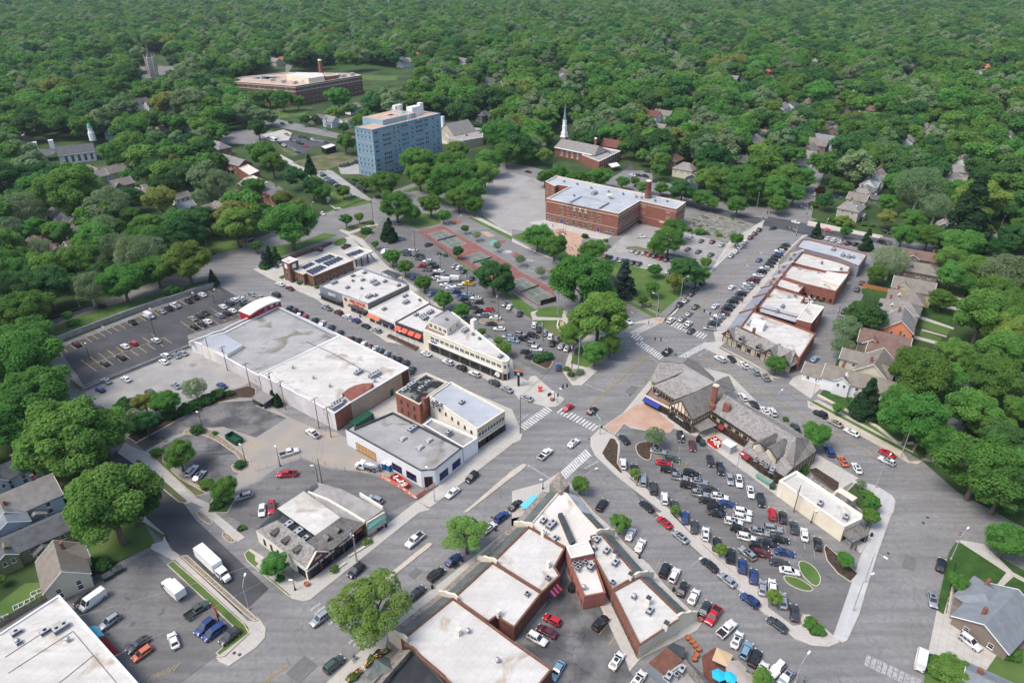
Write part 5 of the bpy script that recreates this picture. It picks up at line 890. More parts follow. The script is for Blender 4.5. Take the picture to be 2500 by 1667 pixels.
hs=empty('high_school',W(1,300,780,0),'vast four storey dark red brick school with tan roof far beyond the trees','building')
_,P,c=bld('','','',[Q(1,-255,745),Q(1,-120,705),Q(1,290,665),Q(1,760,672),Q(1,880,672),Q(1,970,690),Q(1,360,792)],HH,'brick_dark','tan_gravel_roof',par=.9,pt=.9,parm='stone_trim',root=hs)
for z in(14.0,10,6,2):
 wins(hs,P[6],P[5],c,z,16,3.2,2.0,.02,.98,fm='stone_trim',bars=2,panes=True);wins(hs,P[0],P[6],c,z,12,3.2,2.0,.02,.98,fm='stone_trim',bars=2)
for i,j in((6,5),(0,6)):
 for z in(HH-1.4,13.0):oo=outv(P[i],P[j],c,.12);MB().bar((*(P[i]+oo),z),(*(P[j]+oo),z),.3,.5).part('stone_band',M['stone_trim'],hs)
_,P2,c2=bld('','','',[Q(1,280,682),Q(1,370,664),Q(1,610,672),Q(1,625,700),Q(1,480,722),Q(1,320,695)],22,'cream','pale_roof',par=.4,parm='cream_light',root=hs,base=17,roofname='upper_roof')
bld('','','',[Q(1,630,680),Q(1,740,670),Q(1,752,690),Q(1,640,705)],21,'brick','tan_gravel_roof',par=.4,parm='stone_trim',root=hs,base=17,roofname='upper_roof')
tp_=W(1,598,665,20);MB().lathe([(2.4,17),(2.0,26),(2.1,28),(1.8,31)],4,c=(tp_.x,tp_.y),sm=False).part('chimney_tower',M['brick'],hs);MB().lathe([(2.2,31),(2.2,31.6),(1.0,32.4)],4,c=(tp_.x,tp_.y),sm=False).part('tower_cap',M['cream_light'],hs)
for a_ in(((-60,722),(60,702),(250,705),(120,730)),((640,722),(860,688),(800,682),(620,708))):bld('','','',[Q(1,*t)for t in a_],HH-.6,'brick_dark','gravel_roof',par=.3,parm='white_wall',root=hs,base=HH-1.5,roofname='court_roof')
for x,y in((355,760),(60,715),(650,710),(150,735),(250,750),(450,750),(560,735),(800,700),(880,685)):
 p=W(1,x,y,HH);box_at('roof_unit','galvanised',hs,p,5,3,HH-.8,HH+1.5,GA)
wc=empty('white_church',W(0,650,1370,0),'white church with dark blue grey roof and small domed cupola among the left trees','church')
a,b_=W(0,520,1355,10),W(0,850,1320,10);gable(wc,a.xy,b_.xy,8.0,6,10.5,'shingle_dark','white_wall',over=.5)
u=(b_-a);u.z=0;u.normalize();n_=Vector((u.y,-u.x,0));q=[(a+n_*8).xy,(b_+n_*8).xy,(b_-n_*8).xy,(a-n_*8).xy]
MB().prism(q,0,6.1).part('wall',M['white_wall'],wc);wins(wc,q[0],q[1],cen(q),1,5,1.8,4.2,.1,.98,gm='dark_glass',bars=2)
a2,b2=W(0,250,1370,8),W(0,480,1360,8);gable(wc,a2.xy,b2.xy,6,4.5,7.5,'shingle_dark','white_wall',over=.3)
for x,y,h_ in((325,1345,10),(480,1345,11.5)):p=W(0,x,y,7);box_at('gable_tower','white_paint',wc,p,3,3,3,h_,0.6)
p=W(0,855,1290,6)
MB().lathe([(2.4,6),(2.2,12),(1.6,12.2),(1.5,15),(1.8,15.2)],8,c=(p.x,p.y),sm=False).part('cupola',M['white_paint'],wc);MB().lathe([(1.5,15.2),(1.4,16.5),(.7,18),(.12,18.6),(.05,21)],10,c=(p.x,p.y)).part('dome',M['copper_green'],wc)
sx_=empty('stone_steeple_church',W(0,1400,720,0),'gothic stone church tower with leaning dark needle spire in the far left woods','church')
p=W(0,1410,690,3)
box_at('tower','limestone',sx_,p,7.5,7.5,0,22,.6)
for sx2 in(-1,1):
 for sy2 in(-1,1):
  q=(p.x+sx2*4.2,p.y+sy2*3.2);MB().lathe([(.7,0),(.6,23),(.05,26)],5,c=q,sm=False).part('pinnacle',M['limestone'],sx_)
MB().lathe([(2.6,22),(1.2,31),(.05,41)],8,c=(p.x,p.y),sm=False).part('spire',M['shingle_dark'],sx_)
gable(sx_,W(0,1460,650,10).xy,W(0,1640,640,10).xy,8,7,14,'shingle_grey','limestone')
ws=empty('distant_steeple',W(1,1225,110,0),'tiny white needle steeple rising from the far woods','steeple');p=W(1,1225,110,0)
MB().lathe([(2.2,0),(2.0,18),(.9,24),(.05,42)],6,c=(p.x,p.y),sm=False).part('spire',M['white_paint'],ws)
for i,(q,lab)in enumerate(((((-120,70),(-30,40),(110,100),(40,160)),'white roofed end of the brick terrace left of the trail'),(((-160,-25),(-75,-60),(30,0),(-60,40)),'second white roofed terrace house'))):
 bld('brick_terrace',lab,'building',[Q(5,*t)for t in q],7.2,'brick','pale_roof',par=.4,parm='stone_trim')
th=empty('grey_roof_terrace',W(5,150,200,0),'red brick terrace with stepped grey shingle gables behind the bright tree','building')
for i,t in enumerate(((60,120),(140,165),(215,210))):
 a=W(5,t[0]-45,t[1]+45,7.5);b_=W(5,t[0]+70,t[1]-15,7.5);gable(th,a.xy,b_.xy,3.4,6.2,8.4,'shingle_grey','brick',over=.15)
_,P,c=bld('','','',[Q(5,10,175),Q(5,90,100),Q(5,290,210),Q(5,235,290)],6.2,'brick','shingle_grey',par=0,root=th)
wins(th,P[0],P[3],c,3.8,6,1.0,1.3);wins(th,P[0],P[3],c,.8,6,1.0,1.5)
# timbered corner building
KT=20
tu=empty('timbered_building',G(Q(KT,1000,700),0),'large mock medieval timbered building with mottled slate roofs and tall brick chimney','building')
def T3(x,y,z):return G(Q(KT,x,y),z)
def poly3(root,name,m,pts,th=.18,K=KT):
 v=[G(Q(K,x,y),z)for x,y,z in pts];n=len(v)
 nn=sum(((v[i]-v[0]).cross(v[(i+1)%n]-v[0])for i in range(1,n-1)),Vector())
 if nn.z<0:v=v[::-1]
 mb=MB().add(v+[p-Vector((0,0,th))for p in v],[tuple(range(n)),tuple(range(n,2*n))[::-1]]+[(i,n+i,n+(i+1)%n,(i+1)%n)for i in range(n)])
 return mb.part(name,M[m],root)
def wallto(root,name,m,pts,K=KT,z0=0.0,world=False):
 v=[p if world else G(Q(K,p[0],p[1]),p[2])for p in pts];mb=MB()
 for a,b in zip(v,v[1:]):mb.add([(a.x,a.y,z0),(b.x,b.y,z0),b,a],[(0,1,2,3),(3,2,1,0)])
 return mb.part(name,M[m],root)
def timbers(root,a,b,z0,z1,n,cen_,off=.09,diag=False,w=.2):
 o=outv(a,b,cen_,off);o=Vector((o.x,o.y,0));a=Vector((a.x,a.y,0))+o;b=Vector((b.x,b.y,0))+o
 for i in range(n+1):
  p=a.lerp(b,i/n);MB().bar(p+Vector((0,0,z0)),p+Vector((0,0,z1)),w,.12).part('timber_post',M['timber'],root)
 for z in(z0,z1):MB().bar(a+Vector((0,0,z)),b+Vector((0,0,z)),.14,w*1.2).part('timber_beam',M['timber'],root)
tc=G(Q(KT,1000,600),0)
poly3(tu,'flat_roof','gravel_roof',[(458,122,8.6),(487,122,8.6),(850,336,8.6),(660,432,8.6),(410,278,8.6),(508,214,8.6)])
poly3(tu,'slate_roof','slate',[(410,278,8.6),(660,432,8.6),(405,528,5.6),(160,372,5.6)])
poly3(tu,'slate_roof','slate',[(228,108,8.0),(455,122,8.6),(508,214,8.6),(185,350,5.6),(125,312,5.4)])
poly3(tu,'slate_roof','slate',[(240,100,8.0),(285,55,5.0),(340,50,5.0),(465,118,8.6)])
poly3(tu,'slate_roof','slate_brown',[(490,120,8.6),(560,60,5.0),(650,45,5.0),(720,170,5.0),(850,290,5.0),(850,335,8.6)])
poly3(tu,'slate_roof','slate',[(462,117,8.6),(492,119,8.6),(562,58,5.0),(338,49,5.0)])
body=[T3(*t)for t in((165,385,5.2),(405,530,5.2),(860,345,5.2),(700,180,5.2),(560,60,5.2),(300,60,5.2),(140,320,5.2))]
mb=MB()
for i in range(7):a,b=body[i],body[(i+1)%7];mb.add([(a.x,a.y,0),(b.x,b.y,0),b,a],[(0,1,2,3),(3,2,1,0)])
mb.part('wall',M['cream'],tu)
wins(tu,body[0],body[1],tc,3.5,7,1.1,1.2,.02,.98,fm='timber',gm='dark_glass')
timbers(tu,body[0],body[1],3.2,5.2,8,tc)
tr=[(72,478,3.2),(158,378,3.2),(400,530,3.2),(342,620,3.2)]
poly3(tu,'terrace','deck_wood',[(x,y,3.0)for x,y,z in tr],.1)
wallto(tu,'brick_wall','brick_brown',[(158,378,3.5),(72,478,3.5),(342,620,3.5)])
v0,v1=T3(72,478,3.5),T3(342,620,3.5);o=outv(v0,v1,tc,.1);o=Vector((o.x,o.y,0))
MB().bar(v0+o-Vector((0,0,.2)),v1+o-Vector((0,0,.2)),.3,.5).part('cream_band',M['cream'],tu)
d=v1-v0;shed(tu,v0,v0+d*.66,outv(v0,v1,tc,1.5),2.0,2.9,'navy','blue_awning',soffit=.12)
wins(tu,v0,v1,tc,.3,5,2.2,2.0,0,1,fm='timber',gm='dark_glass',name='shop_window')
ZR=9.0;ZE=5.0
poly3(tu,'slate_roof','slate_brown',[(478,533,ZR),(860,345,ZR),(985,440,7.0),(820,645,ZE),(608,757,ZE)])
poly3(tu,'slate_roof','slate_brown',[(478,533,ZR),(335,578,ZE),(660,434,7.2),(860,345,ZR)])
poly3(tu,'slate_roof','slate_brown',[(850,336,ZR-.4),(930,290,6),(1010,262,5),(1085,420,5),(985,470,5.4)])
gl,gr,ga=T3(348,590,ZE),T3(604,768,ZE),T3(478,545,ZR-.2)
MB().add([(gl.x,gl.y,0),(gr.x,gr.y,0),gr,ga,gl],[(0,1,2,3,4),(4,3,2,1,0)]).part('gable_wall',M['cream'],tu)
timbers(tu,gl,gr,3.2,ZE,12,tc);timbers(tu,gl,gr,.1,3.2,4,tc,w=.3)
o=outv(gl,gr,tc,.12);o=Vector((o.x,o.y,0))
for p in(gl,gr):MB().bar(p+o,ga+o,.16,.34).part('barge_board',M['timber'],tu)
for t,zt in((.2,6.4),(.35,7.8),(.5,8.7),(.65,7.6),(.8,6.2)):
 p=gl.lerp(gr,t);MB().bar(Vector((p.x,p.y,ZE))+o,Vector((p.x,p.y,zt))+o,.18,.12).part('timber_post',M['timber'],tu)
wins(tu,gl,gr,tc,3.7,6,1.1,1.1,.08,.92,fm='timber',gm='dark_glass',bars=1)
wins(tu,gl,gr,tc,.4,4,2.4,2.2,.02,.98,fm='black_metal',gm='dark_glass',name='shop_window');d=gr-gl
sb=gl.lerp(gr,.5)+o*3;MB().bar(Vector((*gl.lerp(gr,.12).xy,2.95))+o*2,Vector((*gl.lerp(gr,.9).xy,2.95))+o*2,.12,.55).part('sign_board',M['black_metal'],tu)
strokes(tu,(5,7),Vector((sb.x,sb.y,2.95)),d,.42,'white_paint')
sr_=T3(820,655,ZE-.2);wallto(tu,'wall','cream',[(604,768,ZE),(820,660,ZE)]);timbers(tu,T3(604,768,ZE),T3(820,660,ZE),3.4,ZE,9,tc)
poly3(tu,'lean_to_roof','slate_brown',[(622,822,3.0),(778,735,3.6),(882,818,3.6),(690,892,2.8)])
for x,y in((690,892),(880,825),(622,830)):v=T3(x,y,2.8);MB().bar((v.x,v.y,0),v,.22,.22).part('post',M['timber'],tu)
cb_=T3(868,372,12.2);box_at('chimney','brick',tu,cb_,1.5,1.1,2,12.0,R(-35));box_at('chimney_cap','stone_trim',tu,cb_,1.75,1.35,12.0,12.4,R(-35));box_at('chimney','brick',tu,T3(990,605,7.4),2.0,1.4,5,8.3,R(-35));box_at('chimney_foot','brick',tu,T3(822,600,6),1.6,1.2,3,6.4,R(-35))
poly3(tu,'slate_roof','slate',[(958,468,8.0),(1772,958,8.0),(1640,1195,4.6),(820,655,4.6)])
poly3(tu,'slate_roof','slate',[(958,468,8.0),(1005,478,5.6),(1590,775,5.6),(1930,978,5.2),(1772,958,8.0)])
poly3(tu,'slate_roof','slate_brown',[(1772,958,8.0),(1930,978,5.6),(1998,1107,4.6),(1735,1300,4.2),(1640,1195,4.6)])
poly3(tu,'slate_roof','slate',[(1250,985,4.6),(1168,1085,3.0),(1280,1180,3.0),(1640,1395,3.0),(1735,1295,4.4),(1640,1190,5.0)])
fl_,fr_=T3(790,672,4.5),T3(1640,1205,4.5)
bk2,br2=T3(1990,1112,4.4),T3(1740,1300,4.2)
wallto(tu,'wall','cream',[fl_,fr_,br2,bk2,T3(1930,985,4.4),T3(1000,500,4.4)],world=True)
timbers(tu,fl_,fr_,2.9,4.4,18,tc);timbers(tu,br2,bk2,.1,4.3,7,tc)
o=outv(fl_,fr_,tc,.05);o=Vector((o.x,o.y,0));MB().add([Vector((fl_.x,fl_.y,0))+o,Vector((fr_.x,fr_.y,0))+o,Vector((fr_.x,fr_.y,2.8))+o,Vector((fl_.x,fl_.y,2.8))+o],[(0,1,2,3),(3,2,1,0)]).part('brick_base',M['brick_brown'],tu)
wins(tu,fl_+o,fr_+o,tc,3.1,9,1.35,1.1,.03,.98,fm='timber',gm='dark_glass',bars=1);wins(tu,fl_+o,fr_+o,tc,.4,5,2.2,2.0,.12,.62,fm='timber',gm='dark_glass',bars=1,name='shop_window')
for t0,t1 in((.17,.24),):p,q=fl_.lerp(fr_,t0),fl_.lerp(fr_,t1);shed(tu,p,q,outv(p,q,tc,1.3),2.1,2.9,'dark_red','red_awning',soffit=.1)
lw_=[T3(1165,1100,2.9),T3(1545,1395,2.9),T3(1640,1400,2.9)]
wallto(tu,'brick_wall','brick_brown',lw_,world=True);wins(tu,lw_[0],lw_[1],tc,.4,5,1.7,1.9,.08,.98,fm='timber',gm='dark_glass',name='shop_window')
p,q=lw_[0],lw_[0].lerp(lw_[1],.25);shed(tu,p,q,outv(p,q,tc,1.3),2.0,2.8,'dark_red','red_awning',soffit=.1)
for(ax,ay),(bx_,by_),(lx,ly),(rx,ry)in(((1362,1008),(1545,905),(1282,1020),(1432,1075)),((1468,1070),(1640,965),(1432,1072),(1560,1195))):
 za,ze=7.6,5.3
 poly3(tu,'gable_roof','slate_brown',[(ax,ay,za),(bx_,by_,za),(bx_+100,by_+90,ze),(rx,ry,ze)]);poly3(tu,'gable_roof','slate_brown',[(ax,ay,za),(bx_,by_,za),(bx_-60,by_+20,ze),(lx,ly,ze)])
 l,r,a=T3(lx+6,ly+12,ze),T3(rx-6,ry+8,ze),T3(ax,ay+10,za-.2)
 MB().add([(l.x,l.y,2.9),(r.x,r.y,2.9),r,a,l],[(0,1,2,3,4),(4,3,2,1,0)]).part('gable_wall',M['cream'],tu)
 timbers(tu,l,r,3.0,5.1,4,tc);o=outv(l,r,tc,.1);o=Vector((o.x,o.y,0))
 for e in(l,r):MB().bar(e+o,a+o,.14,.28).part('barge_board',M['timber'],tu)
 wins(tu,l,r,tc,3.6,1,2.0,1.3,.1,.9,fm='timber',gm='dark_glass',bars=1)
# HOUSES
HOUSE_PX=[]
WD={'w':'white_wall','c':'siding_cream','o':'siding_olive','g':'siding_green','b':'siding_blue','n':'siding_navy','s':'siding_slate','a':'siding_orange','t':'siding_taupe','y':'siding_yellow','k':'brick','l':'limestone','r':'brick_dark'}
WN={'w':'white','c':'cream','o':'olive','g':'sage green','b':'pale blue','n':'navy','s':'slate grey','a':'bright orange','t':'taupe','y':'yellow','k':'red brick','l':'stone','r':'dark red'}
RD={'g':('shingle_grey','grey'),'t':('shingle_tan','tan'),'b':('shingle_brown','brown'),'d':('shingle_dark','dark'),'l':('shingle_blue','blue grey'),'r':('clay_tile','orange tiled'),'m':('brick_dark','maroon')}
def house(k,x,y,rw='gw',L=13.,Wd=9.,hw=5.4,hr=3.0,ang=None,hip=False,porch=True,chim=True,label=None,far=False,prot=None):
 z=hw+hr*.6;p=W(k,x,y,z);px=Q(k,x,y)
 rm,rn=RD[rw[0]];wm=WD[rw[1]]
 if ang is None:ang=52 if random.random()<.5 else-38
 a=R(ang);u=Vector((math.cos(a),math.sin(a),0));n=Vector((-u.y,u.x,0))
 o=empty('house',(p.x,p.y,0),label or f"{WN[rw[1]]} house with {rn} {'hipped' if hip else 'gabled'} roof",'house','houses among the trees' if far else None)
 THINGS[-1][1]=px
 A,B=p-u*L/2,p+u*L/2
 q=[(A+n*Wd/2).xy,(B+n*Wd/2).xy,(B-n*Wd/2).xy,(A-n*Wd/2).xy]
 MB().prism(q,0,hw+.02,0,None).part('wall',M[wm],o)
 hi=Wd*.45 if hip else 0.
 gable(o,A.xy,B.xy,Wd/2,hw,hw+hr,rm,wm,over=.5,name='roof',hipA=hi,hipB=hi)
 r_=random.Random(int(x*7+y))
 if chim:
  s=r_.choice((-1,1));v=p+u*L*.28*s+n*Wd*.15;box_at('chimney','brick',o,v,.9,.7,hw,hw+hr+.9,a)
 c=(p.x,p.y)
 if not far:
  for i in range(4):
   w0,w1=q[i],q[(i+1)%4];m_=(w0+w1)/2;e=m_-Vector(c)
   if e.dot(Vector((-p.x,-p.y)))<0:continue
   nn=3 if i%2==0 else 2
   wins(o,w0,w1,c,hw-2.2,nn,1.1,1.3,.05,.95)
   if hw>4.5:wins(o,w0,w1,c,.9,nn,1.2,1.4,.05,.95)
  if L>10.5 and hw>4.0 and not hip:
   s=1 if(p+n).length<(p-n).length else-1
   g0=p+n*s*(Wd/2+.9)-u*L*.22;gable(o,p.xy-(u*L*.22).xy,g0.xy,Wd*.27,hw-.1,hw+hr*.72,rm,wm,over=.3,name='cross_roof');b2=MB().prism([(g0+u*Wd*.27).xy,(g0-u*Wd*.27).xy,(g0-u*Wd*.27-n*s*1.2).xy,(g0+u*Wd*.27-n*s*1.2).xy],0,hw-.08,0,None).part('bay_wall',M[wm],o);wins(o,(g0+u*Wd*.27).xy,(g0-u*Wd*.27).xy,c,hw-1.9,2,.9,1.3,.1,.9)
   MB().bar((g0+n*s*.32+u*Wd*.3+Vector((0,0,hw-.1-p.z))),(g0+n*s*.32+Vector((0,0,hw+hr*.74-p.z))),.1,.22).bar((g0+n*s*.32-u*Wd*.3+Vector((0,0,hw-.1-p.z))),(g0+n*s*.32+Vector((0,0,hw+hr*.74-p.z))),.1,.22).part('barge_board',M['white_paint'],o)
  for e_ in(A,B):
   if not hip:q_=e_+(e_-p).normalized()*.52;mb_=MB();mb_.bar(Vector((*(q_+n*(Wd/2+.4)).xy,hw-.28)),Vector((*q_.xy,hw+hr)),.1,.2);mb_.bar(Vector((*(q_-n*(Wd/2+.4)).xy,hw-.28)),Vector((*q_.xy,hw+hr)),.1,.2);mb_.part('barge_board',M['white_paint'],o)
  if porch:
   s=1 if(p+n).length<(p-n).length else-1
   g0=p+n*s*(Wd/2-.2)+u*L*.1;gable(o,(g0-n*s*2).xy,(g0+n*s*2.2).xy,2.2,2.7,4.0,rm,wm,over=.25,name='porch_roof')
   for t in(-1.8,1.8):v=g0+n*s*2.1+u*t;MB().bar((v.x,v.y,0),(v.x,v.y,2.7),.18,.18).part('porch_post',M['white_paint'],o)
   dm=p+n*s*Wd*.22-u*L*.2;dormer(o,(dm.x,dm.y,hw+.5),n*s,1.6,1.5,2.0,wm)
 else:wins(o,q[0],q[1],c,hw-2.4,3,1.2,1.4,panes=False,fm='dark_glass');wins(o,q[2],q[3],c,hw-2.4,3,1.2,1.4,panes=False,fm='dark_glass');wins(o,q[1],q[2],c,hw-2.4,2,1.2,1.4,panes=False,fm='dark_glass');wins(o,q[3],q[0],c,hw-2.4,2,1.2,1.4,panes=False,fm='dark_glass')
 d=proj(p)[2];HOUSE_PX.append((px[0],px[1],(prot or .42)*L*FPX/d,p.y,p.x))
 return o
NEAR=[(7,775,300,'gl',12,11,6.5,3.2,50,1,'three storey tan stone house with big grey hipped roof by the junction'),(7,835,225,'tc',10,8,5,3,-40,0,'tan roofed house just behind the big grey hipped house'),(7,900,150,'gs',12,9,5,3,50,1,'third house up the street from the junction, slate grey hipped roof'),(7,950,85,'lw',12,9,6,3.5,50,0,'white gabled house with blue grey roof, fourth up the street from the junction'),(7,1010,25,'gw',11,9,6,3.5,50,0,'white house with red chimney, fifth up the street from the junction'),(7,1000,235,'dg',11,6,3.4,1.6,-35,0,'low dark roofed garage behind the big grey hipped house'),(7,1640,475,'gg',11,9,5.5,3.5,52,0,'sage green house with pointed grey gable and arched attic window'),(7,1700,45,'gc',13,10,6,3,52,0,'cream house with grey gables half hidden high on the right'),(7,1420,755,'bt',15,9,6.5,2.4,-30,0,'brown roofed house, uppermost of the row behind the shops'),(7,1400,865,'tt',15,10,6.5,2.6,-30,1,'tan hipped house, second down the row behind the shops'),(7,1345,1020,'ty',15,9,6.5,3.4,-30,0,'yellow walled house with steep tan gable below the hipped house'),(7,1280,1125,'tc',13,10,6.5,2.6,-30,1,'cream walled tan hipped house in the middle of the row'),(7,1220,1215,'gc',14,10,6.5,2.8,-30,1,'grey roofed cream house with small white porch'),(7,1230,1345,'ga',13,9.5,6.5,4.0,60,0,'bright orange gabled house in the row behind the shops'),(7,1080,1510,'bt',16,11,6,3.0,-30,0,'brown roofed house directly below the orange house'),(11,1070,60,'bc',10,9,6,2.6,-32,0,'small brown gabled house above the half timbered house'),(11,820,105,'tc',9,8,6,2.0,-32,0,'low tan roofed wing left of the half timbered house'),(11,1010,170,'tc',13,10,6,4.0,52,0,'half timbered tan house with a tall brick chimney'),(11,860,310,'tw',22,9,5.2,2.6,-33,0,'long white two storey house with tan roof by the front lawn'),(11,490,240,'tw',10,8,3.0,2.2,-33,0,'tan roofed double garage at the left end of the white house'),(4,60,150,'gn',14,9,5,3,-38,0,'navy house with grey roof at the left picture edge'),(4,530,370,'ds',12,9,5.5,2.6,-38,0,'dark roofed slate grey house under the big left trees'),(4,630,430,'ds',13,9,5.5,3,-38,0,'larger dark roofed house with white porch among the left trees'),(4,730,480,'tc',9,7,4.4,2.6,52,0,'small tan gabled house touching the larger dark house'),(4,1090,90,'tg',13,9,6,3,52,0,'sage green two storey house with tan gable'),(4,1375,125,'gw',10,7,3.6,2.2,52,0,'small white garage with pale grey gable'),(4,1300,180,'tt',12,7,4,2.0,-38,0,'low tan roof beside the small white garage'),(4,870,15,'gb',12,9,6,3,52,0,'pale blue house with grey roof behind the sage green house'),(4,1640,215,'tw',10,7,4,2.0,52,0,'white bungalow with tan roof beyond the yellowish tree'),(4,1690,300,'lw',9,7,4,2.2,52,0,'white bungalow with blue grey roof left of the dark round tree'),(4,1870,330,'tr',9,7,3.6,2.2,52,0,'dark red shed with white window and tan roof'),(4,2040,295,'tr',9,7,3.6,2.2,-20,0,'dark red shed nearer the lime green tree'),(4,1975,430,'gt',11,8,5,3,52,0,'taupe gabled house behind the lime green tree'),(4,345,620,'bl',11,7,3.6,2.0,-38,0,'brown roofed garage with white pole at far left'),(4,155,680,'tn',11,7,3.6,2.0,-38,0,'navy garage with tan roof at far left'),(4,485,695,'bb',9,7,3.2,2.0,-38,0,'low brown roofed shed left of the white car'),(4,690,640,'bw',9,7,3.6,2.4,52,0,'white garage with brown roof under the left trees'),(8,140,1390,'gb',17,11,5.2,3.4,45,0,'pale blue bungalow with grey roof at the left edge'),(8,20,1150,'db',11,8,4.6,2.4,45,0,'dark roofed wing above the pale blue bungalow'),(12,30,15,'lb',10,8,5,2.4,-45,0,'pale blue house corner cut by the left picture edge'),(12,225,190,'do',22,8,4.4,2.2,42,0,'long olive house with dark roof and white framed windows'),(12,545,440,'tc',11,9,4.6,3.8,-52,0,'cream barn gabled house with tan roof by the car park'),(15,2130,900,'lt',15,11,3.0,3.0,35,0,'large blue grey roofed taupe house at lower right'),(15,2010,745,'lt',9,8,3.0,2.2,35,1,'front wing of the large blue grey roofed house'),(15,2070,1570,'lw',9,6,3,1.2,-35,0,'small pale roofed shed at the lower right edge'),(1,565,1060,'tt',13,10,4.5,2.6,50,1,'tan hipped bungalow facing the far car park'),(1,690,1080,'gb',12,9,5,3.6,-40,0,'pale blue timbered house facing the far car park'),(1,830,1095,'tw',12,9,4.6,2.8,50,0,'white house with tan roof left of the blue tower'),(1,2090,1030,'ds',13,9,6,2.6,50,1,'dark house with grey hipped roof behind the stone church'),(6,1690,30,'ds',10,9,7,2.6,52,0,'dark blue three storey house with white windows behind the school'),(0,2150,1455,'gk',24,10,6.5,3,-38,0,'long grey gabled brick terrace nearest the far junction'),(5,-60,110,'gk',12,9,6.5,1.5,-38,0,'brick terrace house between the white roofed terraces'),]
for k,x,y,rw,L,Wd,hw,hr,an,hip,lab in NEAR:
 house(k,x,y,rw,L,Wd,hw,hr,an,bool(hip),porch=(L>11 and hw>4.3),label=lab)
FAR={0:"725,485,rw 755,545,gw 1030,500,bc 1200,480,gw 1265,600,bw 1040,650,gw 1310,700,gw 1880,480,gw 2215,435,lw 1960,635,gw 1600,630,gw 1500,1115,bc 1040,1190,lb 860,1550,tc 1020,1540,tc 2000,1315,gt 2080,220,bw 940,510,tw",1:"250,530,rw 120,520,gw 1400,545,gw 1335,530,lw 1480,490,rw 1910,545,gw 2010,550,lw 2075,705,gw 2160,450,lw 2270,760,gw 880,960,gw 525,65,gw 1500,410,bw 860,300,gw 180,545,gc 1840,525,lw 2290,745,gw",2:"250,560,gk 410,470,gw 440,640,gc 505,655,gw 490,710,dc 255,770,gb 1070,395,rw 1205,380,lw 1450,350,bw 1730,445,lw 1505,485,gw 1210,630,rw 1290,1030,mw 1345,1150,gw 1665,840,gw 2130,680,gw 2145,780,gw 2275,1200,tw 2215,1260,gw 2330,630,rk 920,1300,mr 1490,1430,bt 1600,1510,gc 1650,1080,gw 920,735,gw 2100,1440,ds 400,460,tc 640,850,gw",3:"370,345,gw 430,510,lw 40,610,rk 510,580,lw 1150,560,lw 1345,630,tc 1240,680,gw 1985,600,rc 1950,655,lw 2190,930,gw 930,980,bw 620,1165,gt 515,1250,lb 470,1290,tt 390,1345,tt 350,1400,gw 390,870,tc 130,960,gw 1440,1155,gc 1290,1255,gw 1790,1450,gw 1760,1530,gc 1065,1530,gc 1745,410,lw 220,945,dw 2040,560,lw 1500,1170,gc"}
for k,s in FAR.items():
 for t in s.split():
  x,y,rw=t.split(',');x,y=float(x),float(y)
  house(k,x,y,rw,L=random.uniform(12,16),Wd=random.uniform(9,11),hw=5.8,hr=random.uniform(3,4),far=True,hip=random.random()<.25,porch=False,prot=.5)
rq=random.Random(21)
for _ in range(60):
 x,y=rq.uniform(-60,2560),rq.uniform(60,330)
 if 520<x<1120 and y>150:continue
 if 1250<x<1560 and y>240:continue
 house(0,x*3.76,y*3.76,rq.choice(('gw','tc','gc','dw','bw','lw','gt','tt','gs')),L=rq.uniform(12,16),Wd=rq.uniform(9,11),hw=5.8,hr=rq.uniform(3,4),far=True,porch=False,prot=.42)
# ROOFTOP MACHINES
def tpl_ac(sx,sy,sz,fans):
 b=MB().box(-sx/2,sx/2,-sy/2,sy/2,.25,sz);b.box(-sx/2-.15,sx/2+.15,-sy/2-.15,sy/2+.15,0,.22,0)
 c=MB()
 for i in range(fans):
  x=(i+.5)*sx/fans-sx/2;c.lathe([(.42,sz),(.42,sz+.12),(.05,sz+.12)],10,c=(x,0))
 l=MB()
 for i in range(6):z=.4+(sz-.6)*i/6;l.box(-sx/2-.03,sx/2+.03,-sy/2-.03,sy/2+.03,z,z+.06)
 return b.mesh('casing',M['galvanised']),c.mesh('fan',M['black_metal']),l.mesh('louvre',M['charcoal'])
ACT={'s':tpl_ac(1.1,1.1,1.1,1),'m':tpl_ac(2.2,1.3,1.3,1),'l':tpl_ac(3.4,1.8,1.6,2),'x':tpl_ac(5.0,2.2,1.9,4)}
ACN={'s':'small grey air conditioner','m':'grey air conditioner box','l':'large two fan air conditioner','x':'long row of grey cooling fans'}
def ac(k,x,y,z,t='m',where='',rz=None):
 p=W(k,x,y,z+.5);o=empty('rooftop_air_conditioner',(p.x,p.y,z),f'{ACN[t]} {where}','air conditioner','rooftop air conditioners',GA if rz is None else rz)
 THINGS[-1][1]=Q(k,x,y)
 o.scale=(.85,.85,.75)
 for n_,me in zip(('casing','fan','louvre'),ACT[t]):new(n_,me,o)
def vent(k,x,y,z,where,m='galvanised',r=.35,h=1.0):
 p=W(k,x,y,z+.4);b=MB().lathe([(r,z-.05),(r*.9,z+h*.7),(r*1.5,z+h*.72),(r*1.5,z+h),(.05,z+h+.1)],10)
 me=b.mesh('roof_vent',M[m]);o=new('roof_vent',me,None,(p.x,p.y,0));reg(o,f'round metal vent {where}','vent','roof vents',px=Q(k,x,y))
